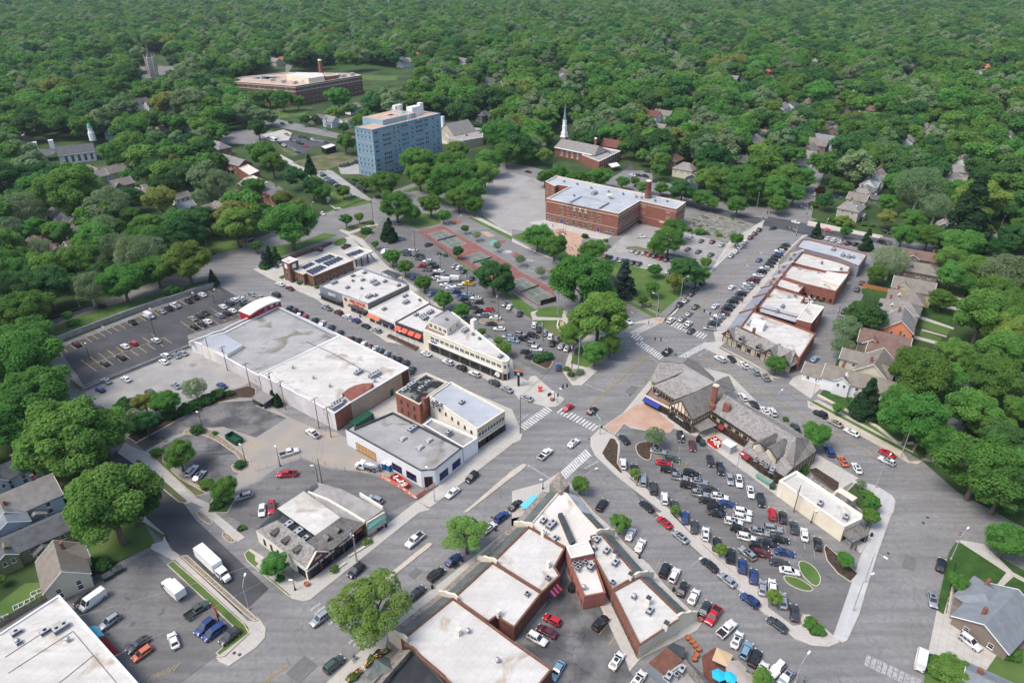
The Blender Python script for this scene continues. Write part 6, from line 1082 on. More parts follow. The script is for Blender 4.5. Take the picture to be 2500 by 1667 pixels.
for k,z,where,s in((9,6.55,'on the white market roof','940,280,l 1090,305,x 760,560,x 740,590,x'),(9,7.2,'on the scorched black roof','1430,395,l 1360,445,m 1515,425,m 1575,375,m 1450,480,s 1470,500,s'),(9,7.4,'on the tan corner roof','1890,555,m 1620,560,s 1655,580,s 1700,580,s 1655,555,s'),(9,5.5,'on the white corner building roof','1435,800,l 1770,830,m'),(21,5.9,'on the restaurant roof','215,280,l 430,200,m 430,258,s 545,248,m 665,270,l 700,295,l 800,265,m 565,165,m 370,335,m 530,345,s 690,425,m 615,440,l 955,310,m'),(21,4.3,'on the low white middle shop','1040,505,l 790,580,m 1018,440,s 1048,425,s 1198,478,s'),(21,4.5,'on the black fronted shop roof','1160,648,m 1235,665,l 1320,620,l 1260,690,l'),(21,7.5,'on the wedge building roof','1720,830,l 1810,870,s 1885,920,s 2125,1125,m'),(21,10.4,'on the attic roof','1505,700,s'),(12,4.85,'on the lower left store roof','150,1100,m 415,1090,m 560,1060,l 170,1190,s'),(14,4.3,'on the central block roof','360,115,l 290,75,m 395,240,m 330,600,s 140,745,s 870,350,m 950,460,m 925,640,s 760,325,s 780,250,m 1120,770,s 1265,900,m'),(14,4.5,'between the pink brick block walls','575,470,s 625,465,s 675,455,s 605,510,s 725,495,m'),(22,5.1,'on the shop row roofs','985,415,l 1175,460,m 985,580,s 940,680,s 810,790,m 752,840,m 470,975,l 1215,340,s 1415,405,s 1245,580,s'),(22,5.2,'on the end shop roof','1335,205,l 1430,265,l 1490,280,l 1540,285,m'),(6,11.8,'on the school roof','755,205,x 570,225,s 478,95,s 600,120,s 728,155,s 888,187,s 1020,210,s 1140,235,s 1190,245,s 1315,272,s 1425,275,s 1275,230,s'),(2,5.8,'on the church annex roof','830,1400,l 890,1395,m'),(1,5.8,'on the stone church annex roof','1880,1225,m 1930,1240,m 2040,1200,m 2060,1215,m'),(15,4.8,'on the cream building roof','715,40,m'),(11,4.8,'on the cream building roof','480,1480,m'),(14,3.3,'on the cafe roof','1440,1500,m 1560,1440,m 1510,1490,s'),(20,3.0,'on the timbered building terrace','205,470,m 1320,1200,s 1390,1235,s 1440,1270,s 1500,1320,m 1640,1290,s'),(13,4.5,'in the roof well of the mansard shop','290,125,l 380,190,l 450,245,m')):
 for t in s.split():a,b,c_=t.split(',');ac(k,float(a),float(b),z,c_,where)
for k,z,where,s in((9,6.6,'on the white market roof','335,235 525,330 675,405 1085,360'),(13,4.3,'on the big bottom white roof','1945,1090 2215,1360'),(14,4.3,'on the right wing roof','755,325 1120,770 660,690'),(12,4.9,'on the lower left roof','160,1185 620,1170'),(22,5.2,'on the shop row roof','590,920 1100,770 870,685')):
 for t in s.split():a,b=map(float,t.split(','));vent(k,a,b,z,where)
for(k,x,y)in((9,1350,890),(9,1590,905),(9,1510,970)):
 p=W(k,x,y,5.7);o=new('skylight',MB().box(-1.1,1.1,-.8,.8,0,.3).mesh('skylight',M['glass_pale']),None,(p.x,p.y,5.5),GA);reg(o,'flat square skylight on the white corner building roof','skylight','flat skylights',px=Q(k,x,y))
b=MB();p=W(22,555,985,6.4);o=new('roof_plant_box',MB().box(-2.4,2.4,-2.2,2.2,0,2.4).mesh('roof_plant_box',M['white_wall']),None,(p.x,p.y,5.1),R(-33));reg(o,'large white plant box on the roof behind the timbered gables','plant box')
# TREES
def leafmat(name,ca,cb,trans=.38,rnd=.2):
 m=bpy.data.materials.new(name);M[name]=m;m.use_nodes=True;t=m.node_tree;N=t.nodes;L=t.links;N.clear()
 out=N.new('ShaderNodeOutputMaterial');df=N.new('ShaderNodeBsdfDiffuse');tr=N.new('ShaderNodeBsdfTranslucent');mx=N.new('ShaderNodeMixShader');mx.inputs[0].default_value=trans
 at=N.new('ShaderNodeAttribute');at.attribute_name='tone';oi=N.new('ShaderNodeObjectInfo')
 mc=N.new('ShaderNodeMix');mc.data_type='RGBA';mc.inputs[6].default_value=(*ca,1);mc.inputs[7].default_value=(*cb,1);L.new(at.outputs['Fac'],mc.inputs[0])
 hs=N.new('ShaderNodeHueSaturation');L.new(mc.outputs[2],hs.inputs['Color'])
 a=N.new('ShaderNodeMapRange');L.new(oi.outputs['Random'],a.inputs[0]);a.inputs[3].default_value=1-rnd;a.inputs[4].default_value=1+rnd;L.new(a.outputs[0],hs.inputs['Value'])
 f=N.new('ShaderNodeMath');f.operation='MULTIPLY';L.new(oi.outputs['Random'],f.inputs[0]);f.inputs[1].default_value=7.31;g=N.new('ShaderNodeMath');g.operation='FRACT';L.new(f.outputs[0],g.inputs[0])
 b=N.new('ShaderNodeMapRange');L.new(g.outputs[0],b.inputs[0]);b.inputs[3].default_value=.484;b.inputs[4].default_value=.524;hs.inputs['Saturation'].default_value=.93;L.new(b.outputs[0],hs.inputs['Hue'])
 L.new(hs.outputs[0],df.inputs[0]);L.new(hs.outputs[0],tr.inputs[0]);L.new(df.outputs[0],mx.inputs[1]);L.new(tr.outputs[0],mx.inputs[2]);L.new(mx.outputs[0],out.inputs[0])
 return m
leafmat('leaf_lime',(.13,.24,.035),(.22,.34,.06));leafmat('leaf_green',(.075,.195,.030),(.16,.325,.055));leafmat('leaf_dark',(.045,.125,.035),(.09,.215,.052))
leafmat('leaf_sage',(.15,.235,.10),(.24,.335,.15));leafmat('leaf_conifer',(.025,.065,.025),(.05,.10,.04));leafmat('leaf_blue',(.05,.085,.07),(.09,.13,.11));leafmat('leaf_purple',(.05,.022,.022),(.085,.04,.035));leafmat('leaf_olive',(.17,.22,.04),(.26,.28,.07))
def crown_mesh(name,seed,nlobe,nleaf,size,m,flat=.85,spread=.62,lobe=(.26,.42),core=True,shape='round'):
 r=np.random.default_rng(seed)
 if shape=='cone':
  t=r.random(nlobe)**.8;rad=(1-t)*.52;th=r.random(nlobe)*6.283
  C=np.stack([np.cos(th)*rad,np.sin(th)*rad,-1+2.1*t],1);Rr=.12+.16*(1-t)
 else:
  u=r.normal(size=(nlobe,3));u/=np.linalg.norm(u,axis=1)[:,None];u[:,2]=np.where(r.random(nlobe)<.66,np.abs(u[:,2]),-np.abs(u[:,2])*.75)
  rr=spread*(.55+.5*r.random(nlobe))**.8
  C=u*rr[:,None];C[:,2]*=flat;Rr=r.uniform(*lobe,nlobe)
 per=r.choice(nlobe,nleaf,p=Rr**2/(Rr**2).sum())
 d=r.normal(size=(nleaf,3));d/=np.linalg.norm(d,axis=1)[:,None]
 d[:,2]=np.where(r.random(nleaf)<.6,np.abs(d[:,2]),d[:,2])
 P=C[per]+d*(Rr[per]*(.80+.25*r.random(nleaf)))[:,None]*np.array([1,1,.82])
 keep=np.ones(nleaf,bool)
 for i in range(nlobe):
  dd=np.linalg.norm(P-C[i],axis=1);keep&=~((dd<Rr[i]*.72)&(per!=i))
 P,d,per=P[keep],d[keep],per[keep];n=len(P)
 nr=d*.7+r.normal(size=(n,3))*.5+np.array([0,0,.7]);nr/=np.linalg.norm(nr,axis=1)[:,None]
 t1=np.cross(nr,r.normal(size=(n,3)));t1/=np.linalg.norm(t1,axis=1)[:,None];t2=np.cross(nr,t1)
 s=size*r.uniform(.55,1.35,n)[:,None]
 V=np.stack([P-t1*s-t2*s*.35,P+t2*s*.8,P+t1*s-t2*s*.2,P-t2*s*.85],1).reshape(-1,3)
 tone=np.repeat(np.clip(r.random(nlobe)[per]*.6+r.random(n)*.4,0,1),4)
 F=np.arange(4*n).reshape(-1,4)
 if core:
  bm=bmesh.new()
  for i in range(nlobe):
   mt=Matrix.Translation(C[i])@Matrix.Diagonal((Rr[i]*.74,Rr[i]*.74,Rr[i]*.62,1));bmesh.ops.create_icosphere(bm,subdivisions=1,radius=1,matrix=mt)
  for v in bm.verts:v.co+=Vector(r.normal(size=3))*.02
  bm.verts.ensure_lookup_table();cv=np.array([v.co[:]for v in bm.verts]);cf=np.array([[v.index for v in f.verts]for f in bm.faces]);bm.free()
 else:cv=np.zeros((0,3));cf=np.zeros((0,3),int)
 me=bpy.data.meshes.new(name);nv=len(V)+len(cv)
 me.vertices.add(nv);me.vertices.foreach_set('co',np.concatenate([V,cv]).astype(np.float32).ravel())
 loops=np.concatenate([F.ravel(),(cf+len(V)).ravel()]);me.loops.add(len(loops));me.loops.foreach_set('vertex_index',loops.astype(np.int32))
 tot=np.concatenate([np.full(n,4),np.full(len(cf),3)]);st=np.concatenate([[0],np.cumsum(tot)[:-1]])
 me.polygons.add(len(tot));me.polygons.foreach_set('loop_start',st.astype(np.int32));me.polygons.foreach_set('loop_total',tot.astype(np.int32))
 at=me.attributes.new('tone','FLOAT','POINT');at.data.foreach_set('value',np.concatenate([tone,np.full(len(cv),.05)]).astype(np.float32))
 me.materials.append(m);me.update();return me
def trunk_mesh(name,seed,m,top=.55):
 r=random.Random(seed);b=MB();b.tube([(0,0,0),(.02,0,.45),(.0,.03,1.0)],[.085,.062,.05],8)
 for i in range(5):
  a=i*1.26+r.random();l=r.uniform(.45,.75);b.tube([(0,0,.7+.08*i),(math.cos(a)*l*.45,math.sin(a)*l*.45,1.1+.1*i),(math.cos(a)*l,math.sin(a)*l,1.5+.12*i)],[.04,.028,.012],6)
 return b.mesh(name,m)
LK={'y':'leaf_lime','m':'leaf_green','d':'leaf_dark','g':'leaf_sage','c':'leaf_conifer','b':'leaf_blue','r':'leaf_purple','o':'leaf_olive','a':'leaf_lime'}
NEARC={};
for i,(k,m_)in enumerate(LK.items()):
 if k in 'cb':NEARC[k]=[crown_mesh('crown',50+i+j,60,7000,.05,M[m_],shape='cone')for j in range(1)]
 elif k=='a':NEARC[k]=[crown_mesh('crown',77,64,15000,.026,M[m_],flat=.72,lobe=(.12,.25),spread=.82,core=False)]
 elif k in 'ymdg':NEARC[k]=[crown_mesh('crown',10*i+j,64+14*j,21000,.026 if k!='g' else .023,M[m_],flat=.8+.1*(j%2),lobe=(.12,.29)if k!='g' else(.16,.28),spread=.80,core=(k!='g'))for j in range(3)]
 else:NEARC[k]=[crown_mesh('crown',10*i,36,9000,.036,M[m_],spread=.7,lobe=(.18,.34))]
FARC=[crown_mesh('crown',200+i,34,3400,.054,M[m_],flat=.75+.06*(i%4),lobe=(.16,.34),spread=.72)for i,m_ in enumerate(('leaf_green','leaf_green','leaf_dark','leaf_sage','leaf_lime','leaf_green','leaf_dark','leaf_olive','leaf_green','leaf_sage'))]
TRK=[trunk_mesh('trunk',1,M['bark']),trunk_mesh('trunk',2,M['bark_pale'])]
COLN={'y':'yellow green','m':'mid green','d':'dark green','g':'pale sage','c':'dark conifer','b':'blue conifer','r':'purple leaved','o':'olive','a':'light green'}
TREES=[]
def tree(X,Y,Rr,k,hmul=1.0,name='shade_tree',px=None,crown=None,bush=False):
 cone=k in 'cb'
 if bush:zc,sz=Rr*.45,Rr*.75
 elif cone:zc,sz=Rr*1.9,Rr*1.75
 else:zc,sz=Rr*(1.08*hmul)+.8,Rr*1.05
 form='bush' if bush else 'conifer' if cone else 'tree'
 o=new('shrub' if bush else 'conifer' if cone else name,None,None,(X,Y,.1));o.empty_display_size=.5
 a=random.uniform(0,6.28);c=new('crown',crown or random.choice(NEARC[k]),o,(0,0,zc),a);c.scale=(Rr*(1.9 if cone else 1.12),Rr*(1.9 if cone else 1.12)*random.uniform(.92,1.08),sz)
 if not bush:t=new('trunk',TRK[1 if k=='g' else 0],o,(0,0,0),a);t.scale=(Rr,Rr,zc/1.45)
 word={'bush':'shrub','conifer':'pointed tree'}.get(form,'small tree' if Rr<3.2 else 'broad tree' if Rr>7.5 else 'tree')
 colw={'c':'dark green','b':'bluish'}.get(k,COLN[k])
 reg(o,f'{colw} {word}','shrub' if bush else 'tree','shrubs' if bush else 'trees',px=px or proj((X,Y,zc))[:2])
 THINGS[-1].append('auto');TREES.append((X,Y,Rr))
 return o
def hand(k,s,bush=False):
 for t in s.split():
  x,y,r,kd=t.split(',');x,y,r=float(x),float(y),float(r)
  if kd=='s':kd='m'
  z=4.0
  for _ in range(4):
   p=G(Q(k,x,y),z);d=proj(p)[2];Rw=r/3.76*d/FPX;z=(Rw*.45 if bush else Rw*1.9 if kd in 'cb' else Rw*1.08+.8)
   if kd in 'cb':Rw*=.55;z=Rw*1.9
  tree(p.x,p.y,max(Rw,.5),kd,px=Q(k,x,y),bush=bush)
hand(4,"2160,500,190,y 1710,830,205,y 1430,900,165,m 1430,640,170,m 1120,1010,190,m 820,1080,165,g 860,620,185,m 1010,310,180,g 640,190,270,m 210,360,190,g 1180,420,110,m 1200,250,120,d 1470,270,160,o 1820,450,155,d 1620,520,120,m 1830,240,80,g 2180,270,100,g 70,530,130,g 90,90,190,d 1690,50,150,d 2000,120,150,g 420,900,190,m 740,800,185,m 170,950,180,m 230,1290,240,m 230,1560,260,m 620,1330,50,m 1950,985,75,c 340,720,120,g 1060,700,150,g 1180,760,110,r 1350,500,130,m 560,880,150,m 0,1150,170,m 900,880,120,g 1250,610,120,m 400,60,150,d 350,250,130,m 900,190,110,g 150,620,60,m 1500,130,130,d 2330,150,110,m 1580,620,120,m 1750,580,100,m")
hand(4,"1570,1100,75,d 1640,1090,60,d 660,1400,55,m",True)
hand(8,"230,190,350,m 330,500,330,m 650,880,420,m 930,820,260,m 1000,1500,430,m 1180,1420,300,d 1640,1040,150,m 2060,1350,130,m 1160,590,105,d 1330,560,120,o 1500,560,130,m 1790,430,110,g 1330,740,120,d 1210,720,110,g 60,720,280,m 1500,900,1,m 350,1040,220,m")
hand(8,"1400,720,75,d 1560,660,80,d 1700,620,75,d 1800,580,75,d 1900,530,80,d 2000,480,70,d 2110,475,40,d 1250,790,80,d 1440,1020,60,m 1890,1310,70,m 1810,810,65,d 1970,840,28,m 2200,1130,55,d 430,1440,45,m 390,1395,35,d 1990,1490,60,d",True)
hand(9,"150,505,62,c 200,535,62,c 2280,60,70,m")
hand(12,"0,620,50,y");hand(12,"930,490,90,d 720,660,70,m 620,700,50,m 2200,110,60,b 2230,140,35,m",True)
hand(13,"180,480,125,m 1930,200,205,a 1060,860,350,a");hand(13,"220,610,45,m 720,525,42,m 1025,275,42,m 1060,1350,45,m 1120,1300,45,r 890,1510,45,m",True)
hand(14,"990,105,98,m 1920,345,62,y 2300,1520,90,y")
hand(10,"628,1310,85,m 1310,870,98,g 1130,1210,52,y 1500,1545,50,y 760,100,120,m 900,30,110,m 1500,130,1,m");hand(10,"240,150,60,d 320,130,65,d 890,1000,1,m 620,280,45,g 540,300,35,d 500,250,35,m",True)
hand(15,"60,780,72,y 712,435,78,m 1750,640,88,m 2200,260,175,m 940,40,85,m");hand(15,"1700,1490,190,m 1560,1420,110,m 1860,1540,130,m 2240,1300,80,m 1500,1350,60,d 400,1020,70,m 470,1090,60,m 365,1040,45,m 2160,1120,40,m",True)
hand(11,"80,210,92,m 445,850,132,m 920,520,190,c 1400,280,280,m 1330,690,270,m 1530,870,190,m 1860,640,240,m 2030,310,240,m 1950,1150,340,m 2150,1350,260,d 1720,100,160,m 2200,80,210,m 2300,380,120,g 2180,900,200,d 680,50,105,g 640,610,52,m 960,1480,70,m 860,1310,45,g 2340,1180,220,m 1600,330,200,m 1620,1180,1,m 1700,1050,1,m 2330,620,150,m 1200,560,190,m 2050,780,180,m");hand(11,"700,165,40,d 820,560,60,m 760,535,35,d 1030,540,60,o 310,1150,65,m 340,1200,45,d 910,1400,60,m 960,1450,50,m 160,710,30,y",True)
hand(7,"530,275,82,d 620,130,75,m 720,150,65,m 1190,110,115,m 1400,160,230,g 1100,290,95,m 1950,260,230,y 1850,400,330,c 1480,590,130,m 1240,590,115,m 1780,680,185,m 1130,830,160,g 1000,950,95,m 910,1330,185,d 720,1450,135,g 1680,810,135,m 1980,1330,270,m 1700,960,140,m 1950,900,160,m 2200,1500,210,y 2250,900,160,d 450,545,72,c 912,635,95,c 712,560,58,m 60,160,150,m 180,70,150,m 240,200,110,m 100,300,90,m 330,60,110,m 2130,700,120,d 2080,1120,190,m 2300,1200,160,m 2250,600,130,d 1600,1180,110,m 2020,60,150,d 1750,200,150,m 1550,330,150,g 480,180,50,r 1320,450,110,m 1870,1050,100,m");hand(7,"420,310,50,m 700,470,85,y 600,450,45,m 880,490,30,m 960,500,28,m 2000,600,60,d 1500,1000,45,d",True)
hand(6,"235,600,130,m 390,690,125,m 740,730,120,m 265,925,52,g 75,815,50,g 650,1000,290,m 800,1340,270,y 1440,640,150,m 1490,530,110,m 1340,700,90,m 1030,990,165,b 1310,910,62,m 1590,920,150,d 1700,950,110,m 1500,1020,100,o 1200,1185,50,m 1290,1080,75,m 1010,1080,50,m 2060,625,65,m 1740,250,95,m 1840,290,70,m 2070,310,95,m 1370,160,62,m 1020,100,60,m 590,70,95,m 820,50,100,m 1560,190,115,d 1200,150,60,m 1130,90,45,m 1930,90,150,m 2110,140,150,m 1790,70,120,m 2290,180,110,m 1780,840,55,m 560,1510,140,m 820,1120,140,m 830,900,90,m 300,60,80,m 430,20,90,m 710,60,60,m 2150,40,130,m 2000,200,90,d");hand(6,"115,597,33,d 570,840,28,d 620,780,28,d 670,600,35,d 860,640,25,m 880,690,30,g 1720,560,50,m 1620,540,35,m 1900,590,30,m 1780,570,30,m 640,830,40,b",True)
hand(5,"310,480,235,m 240,270,110,o 380,330,90,o 520,150,110,d 610,200,85,m 1180,110,135,m 1000,120,62,m 1290,310,155,m 1420,380,95,m 1600,300,110,m 1720,410,65,m 1500,40,130,m 1790,90,200,m 1950,180,150,m 1860,250,120,m 2000,310,95,m 1920,530,38,m 2025,590,42,g 2215,690,42,g 1850,740,58,d 2180,960,165,d 1225,545,105,c 1195,560,80,c 825,450,60,m 945,425,48,m 1093,675,35,m 1250,790,82,m 1365,885,78,m 1540,1030,82,m 1720,1180,92,m 1890,1280,78,m 2070,1480,42,m 2230,1560,45,m 120,770,75,c 180,775,75,c 75,820,75,b 800,185,62,m 0,690,55,m 2100,40,140,m 1650,170,100,m 80,360,70,m 2290,1060,90,d 1950,20,150,m 1700,30,120,m");hand(5,"1010,550,55,d 1058,480,28,m 80,880,45,m 400,1030,28,m 480,1040,22,m 510,1050,20,m 560,1070,25,o 900,80,35,m",True)
hand(1,"820,1310,92,m 490,1510,80,c 960,1130,95,m 800,1170,55,d 1480,1470,150,m 1850,1500,140,m 1850,1380,100,y 2140,1480,130,m 2240,1240,170,m 750,890,115,m 240,910,100,m 120,890,80,m 380,930,70,m 1690,1490,110,m 540,1090,40,d 450,1100,50,d 40,1400,130,m 2300,1400,120,m 150,1500,120,m 0,900,90,m 870,1000,60,m 1000,1060,70,m 20,1180,90,d")
hand(0,"1060,1400,140,m")
def inpoly(px,py,poly):
 x=np.array([p[0]for p in poly]);y=np.array([p[1]for p in poly]);ins=np.zeros(len(px),bool);j=len(poly)-1
 for i in range(len(poly)):
  c=((y[i]>py)!=(y[j]>py))&(px<(x[j]-x[i])*(py-y[i])/(y[j]-y[i]+1e-12)+x[i]);ins^=c;j=i
 return ins
gx,gy=np.meshgrid(np.arange(-1750,1750,11.4),np.arange(70,3300,11.4));X=(gx+rng.uniform(-5.2,5.2,gx.shape)).ravel();Y=(gy+rng.uniform(-5.2,5.2,gy.shape)).ravel()
RR=5.2+6.8*rng.random(len(X))**1.3
def projv(X,Y,Z):
 dz=Z-CAMH;d=Y*CP-dz*SP;return 1250+FPX*X/d,833.5-FPX*(Y*SP+dz*CP)/d,d
bx0,by0,dd=projv(X,Y,0*X);RR*=np.where(Y>600,1.22,1.0);keep=(dd>20)&(bx0>-420)&(bx0<2920)&(by0<2100)
X,Y,RR=X[keep],Y[keep],RR[keep];bx0,by0,dd=projv(X,Y,0*X);zc=RR*1.08+.8
cx_,cy_,_=projv(X,Y,zc);tx_,ty_,_=projv(X,Y,zc+RR*.8);rp=RR*FPX/dd
bad=np.zeros(len(X),bool)
def inset_px(P):return[(P[i][0]*.85+sum(p[0]for p in P)/len(P)*.15,P[i][1]*.85+sum(p[1]for p in P)/len(P)*.15)for i in range(len(P))]
CL=[CORE]+SHEETS_PX
for P in CL:bad|=inpoly(bx0,by0,P)
FARS=[P for P in SHEETS_PX if max(p[1]for p in P)<350]
for P in FARS:bad|=inpoly(cx_,cy_,inset_px(P))
for P in[P for P in SHEETS_PX if P not in FARS]+[FF(s)for s in("818,240 1020,240 1020,395 830,408","1250,395 1580,395 1580,560 1250,545","528,160 840,150 840,222 700,250 560,205","1284,255 1312,255 1314,318 1430,342 1430,385 1278,385 1274,325","1012,268 1115,268 1110,345 1015,345","75,292 250,292 250,358 80,358","335,98 378,98 375,185 335,175","1290,400 1790,400 1850,480 1830,530 1290,440","1860,560 2140,560 2220,680 2150,830 2010,1000 1850,900","1880,400 2000,400 2010,540 1880,540","515,352 560,342 715,448 725,492 640,510 545,420","0,1010 130,1010 330,1200 340,1568 0,1568","1840,880 2190,1040 2050,1080 1830,960","2150,1200 2352,1220 2352,1568 2140,1568","100,1060 340,1100 350,1350 100,1330","600,275 860,300 860,330 620,310","600,150 660,140 840,135 950,150 940,200 640,175","1100,400 1290,400 1290,560 1100,470")]:
 bad|=inpoly(cx_,cy_,P)|inpoly(cx_-rp*.75,cy_,P)|inpoly(cx_+rp*.75,cy_,P)|inpoly(tx_,ty_,P)
for hx,hy,hr,wy,wx in HOUSE_PX:
 hit=(np.abs(cx_-hx)<hr*.6+rp*.35)&(cy_-rp*.8<hy+hr*.2)&(cy_+rp*.7>hy-hr*.4)&(Y<wy+3)
 bad|=hit|(np.hypot(X-wx,Y-wy)<8)
TA=np.array(TREES)
for x,y,r in TREES:
 if r>2:bad|=np.hypot(X-x,Y-y)<(r*.75+4.5)
ok=~bad;X,Y,RR,dd=X[ok],Y[ok],RR[ok],dd[ok]
kinds=rng.choice(len(FARC),len(X),p=[.21,.17,.16,.11,.03,.11,.06,.01,.10,.04])
order=np.argsort(dd);n_t=sum(1 for o in THINGS if o[0]['category']=='tree');NIND=max(0,300-n_t)
vis=[i for i in order if-60<1250+FPX*X[i]/dd[i]<2560];ind=set(vis[:NIND])
KL='mmdgymdomg'
for i in vis[:NIND]:tree(float(X[i]),float(Y[i]),float(RR[i]),KL[kinds[i]])
rest=[i for i in range(len(X))if i not in ind]
print('forest',len(X),'individual',n_t+len(ind))
wm_=bpy.data.meshes.new('woodland');wm_.from_pydata([(float(X[i]),float(Y[i]),.0)for i in rest],[],[])
for nm,arr in(('rad',RR[rest]),('rot',rng.uniform(0,6.28,len(rest)))):at=wm_.attributes.new(nm,'FLOAT','POINT');at.data.foreach_set('value',arr.astype(np.float32))
at=wm_.attributes.new('kind','INT','POINT');at.data.foreach_set('value',kinds[rest].astype(np.int32))
wl=new('woodland',wm_);reg(wl,'endless green treetops of the wooded district reaching to the top of the picture','woodland',None,'stuff')
ng=bpy.data.node_groups.new('woodland','GeometryNodeTree');ng.interface.new_socket('Geometry',in_out='INPUT',socket_type='NodeSocketGeometry');ng.interface.new_socket('Geometry',in_out='OUTPUT',socket_type='NodeSocketGeometry')
N=ng.nodes;L=ng.links;gi=N.new('NodeGroupInput');go=N.new('NodeGroupOutput');jn=N.new('GeometryNodeJoinGeometry')
def na(n_,ty):
 a=N.new('GeometryNodeInputNamedAttribute');a.data_type=ty;a.inputs[0].default_value=n_;return a.outputs[0]
KEEPOBJ=[]
ki=na('kind','INT');rad=na('rad','FLOAT');rot=na('rot','FLOAT')
cr=N.new('ShaderNodeCombineXYZ');L.new(rot,cr.inputs[2]);cs=N.new('ShaderNodeCombineXYZ');m1_=N.new('ShaderNodeMath');m1_.operation='MULTIPLY';m1_.inputs[1].default_value=1.12;L.new(rad,m1_.inputs[0]);L.new(m1_.outputs[0],cs.inputs[0]);L.new(m1_.outputs[0],cs.inputs[1]);L.new(rad,cs.inputs[2])
hz=N.new('ShaderNodeMath');hz.operation='MULTIPLY_ADD';hz.inputs[1].default_value=1.08;hz.inputs[2].default_value=.8;L.new(rad,hz.inputs[0]);cz=N.new('ShaderNodeCombineXYZ');L.new(hz.outputs[0],cz.inputs[2])
sp_=N.new('GeometryNodeSetPosition');L.new(gi.outputs[0],sp_.inputs['Geometry']);L.new(cz.outputs[0],sp_.inputs['Offset'])
for j,me in enumerate(FARC):
 to=bpy.data.objects.new('crown_form',me);KEEPOBJ.append(to)
 oi=N.new('GeometryNodeObjectInfo');oi.inputs[0].default_value=to;oi.inputs[1].default_value=True
 cmp_=N.new('FunctionNodeCompare');cmp_.data_type='INT';cmp_.operation='EQUAL';L.new(ki,cmp_.inputs[2]);cmp_.inputs[3].default_value=j
 ip=N.new('GeometryNodeInstanceOnPoints');L.new(sp_.outputs[0],ip.inputs['Points']);L.new(cmp_.outputs[0],ip.inputs['Selection']);L.new(oi.outputs['Geometry'],ip.inputs['Instance']);L.new(cr.outputs[0],ip.inputs['Rotation']);L.new(cs.outputs[0],ip.inputs['Scale']);L.new(ip.outputs[0],jn.inputs[0])
L.new(jn.outputs[0],go.inputs[0]);md=wl.modifiers.new('woodland','NODES');md.node_group=ng
# VEHICLES
def paint(name,c,rough=.28,metal=.0,clear=.5):
 m=bpy.data.materials.new(name);m.use_nodes=True;P=m.node_tree.nodes["Principled BSDF"];P.inputs['Base Color'].default_value=(*c,1);P.inputs['Roughness'].default_value=rough;P.inputs['Metallic'].default_value=metal;P.inputs['Coat Weight'].default_value=clear;M[name]=m;return m
PAINT={'w':(paint('car_white',(.68,.68,.67)),'white'),'k':(paint('car_black',(.012,.012,.014)),'black'),'c':(paint('car_charcoal',(.05,.055,.06),.3,.3),'charcoal'),'s':(paint('car_silver',(.38,.40,.41),.3,.45),'silver'),'b':(paint('car_blue',(.015,.045,.16)),'dark blue'),'r':(paint('car_red',(.42,.012,.02)),'red'),'d':(paint('car_maroon',(.10,.012,.018)),'maroon'),'n':(paint('car_green_grey',(.055,.085,.075),.3,.2),'green grey'),'o':(paint('car_orange',(.50,.13,.06)),'orange'),'y':(paint('car_yellow',(.72,.50,.03)),'yellow'),'t':(paint('car_tan',(.38,.33,.25),.35,.3),'tan'),'l':(paint('car_light_blue',(.20,.33,.42),.3,.2),'light blue')}
mat('car_glass',(.018,.024,.028),rough=.06,spec=.9);mat('lamp_clear',(.65,.66,.68),rough=.2);mat('lamp_red',(.35,.01,.01),rough=.3);mat('car_trim',(.02,.02,.022),rough=.6)
def hull(st):
 """st: list of (x, halfwidth, z_bottom, z_shoulder, z_top)"""
 b=MB();vs=[]
 for x,w,zb,zs,zt in st:
  ring=[(-w*.9,zb),(-w,zb+.18),(-w,zs-.12),(-w*.95,zs),(-w*.6,zt),(0,zt+.015),(w*.6,zt),(w*.95,zs),(w,zs-.12),(w,zb+.18),(w*.9,zb)]
  vs+=[(x,y,z)for y,z in ring]
 n=11;fs=[]
 for i in range(len(st)-1):
  for j in range(n):fs.append((i*n+j,i*n+(j+1)%n,(i+1)*n+(j+1)%n,(i+1)*n+j))
 b.add(vs,fs,0,True);b.add(vs[:n],[tuple(range(n))[::-1]]);b.add(vs[-n:],[tuple(range(n))]);return b
def cabin(b,x0,x1,x2,x3,wb,wt,zb,zt,m=0):
 """greenhouse: base x0..x3, roof x1..x2"""
 v=[(x0,-wb,zb),(x3,-wb,zb),(x3,wb,zb),(x0,wb,zb),(x1,-wt,zt),(x2,-wt,zt),(x2,wt,zt),(x1,wt,zt),(x1+.1,0,zt+.04),(x2-.1,0,zt+.04)]
 b.add(v,[(0,1,5,4),(2,3,7,6),(1,2,6,5),(3,0,4,7),(4,5,9,8),(8,9,6,7),(5,6,9),(7,4,8)],m)
def lerp3(a,b,t):return tuple(a[i]+(b[i]-a[i])*t for i in range(3))
def paneq(a,b,c,d,u0,u1,v0,v1,off):
 f=lambda u,v:Vector(lerp3(lerp3(a,b,u),lerp3(d,c,u),v));q=[f(u0,v0),f(u1,v0),f(u1,v1),f(u0,v1)]
 n=(q[1]-q[0]).cross(q[3]-q[0]).normalized()*off;return[p+n for p in q]
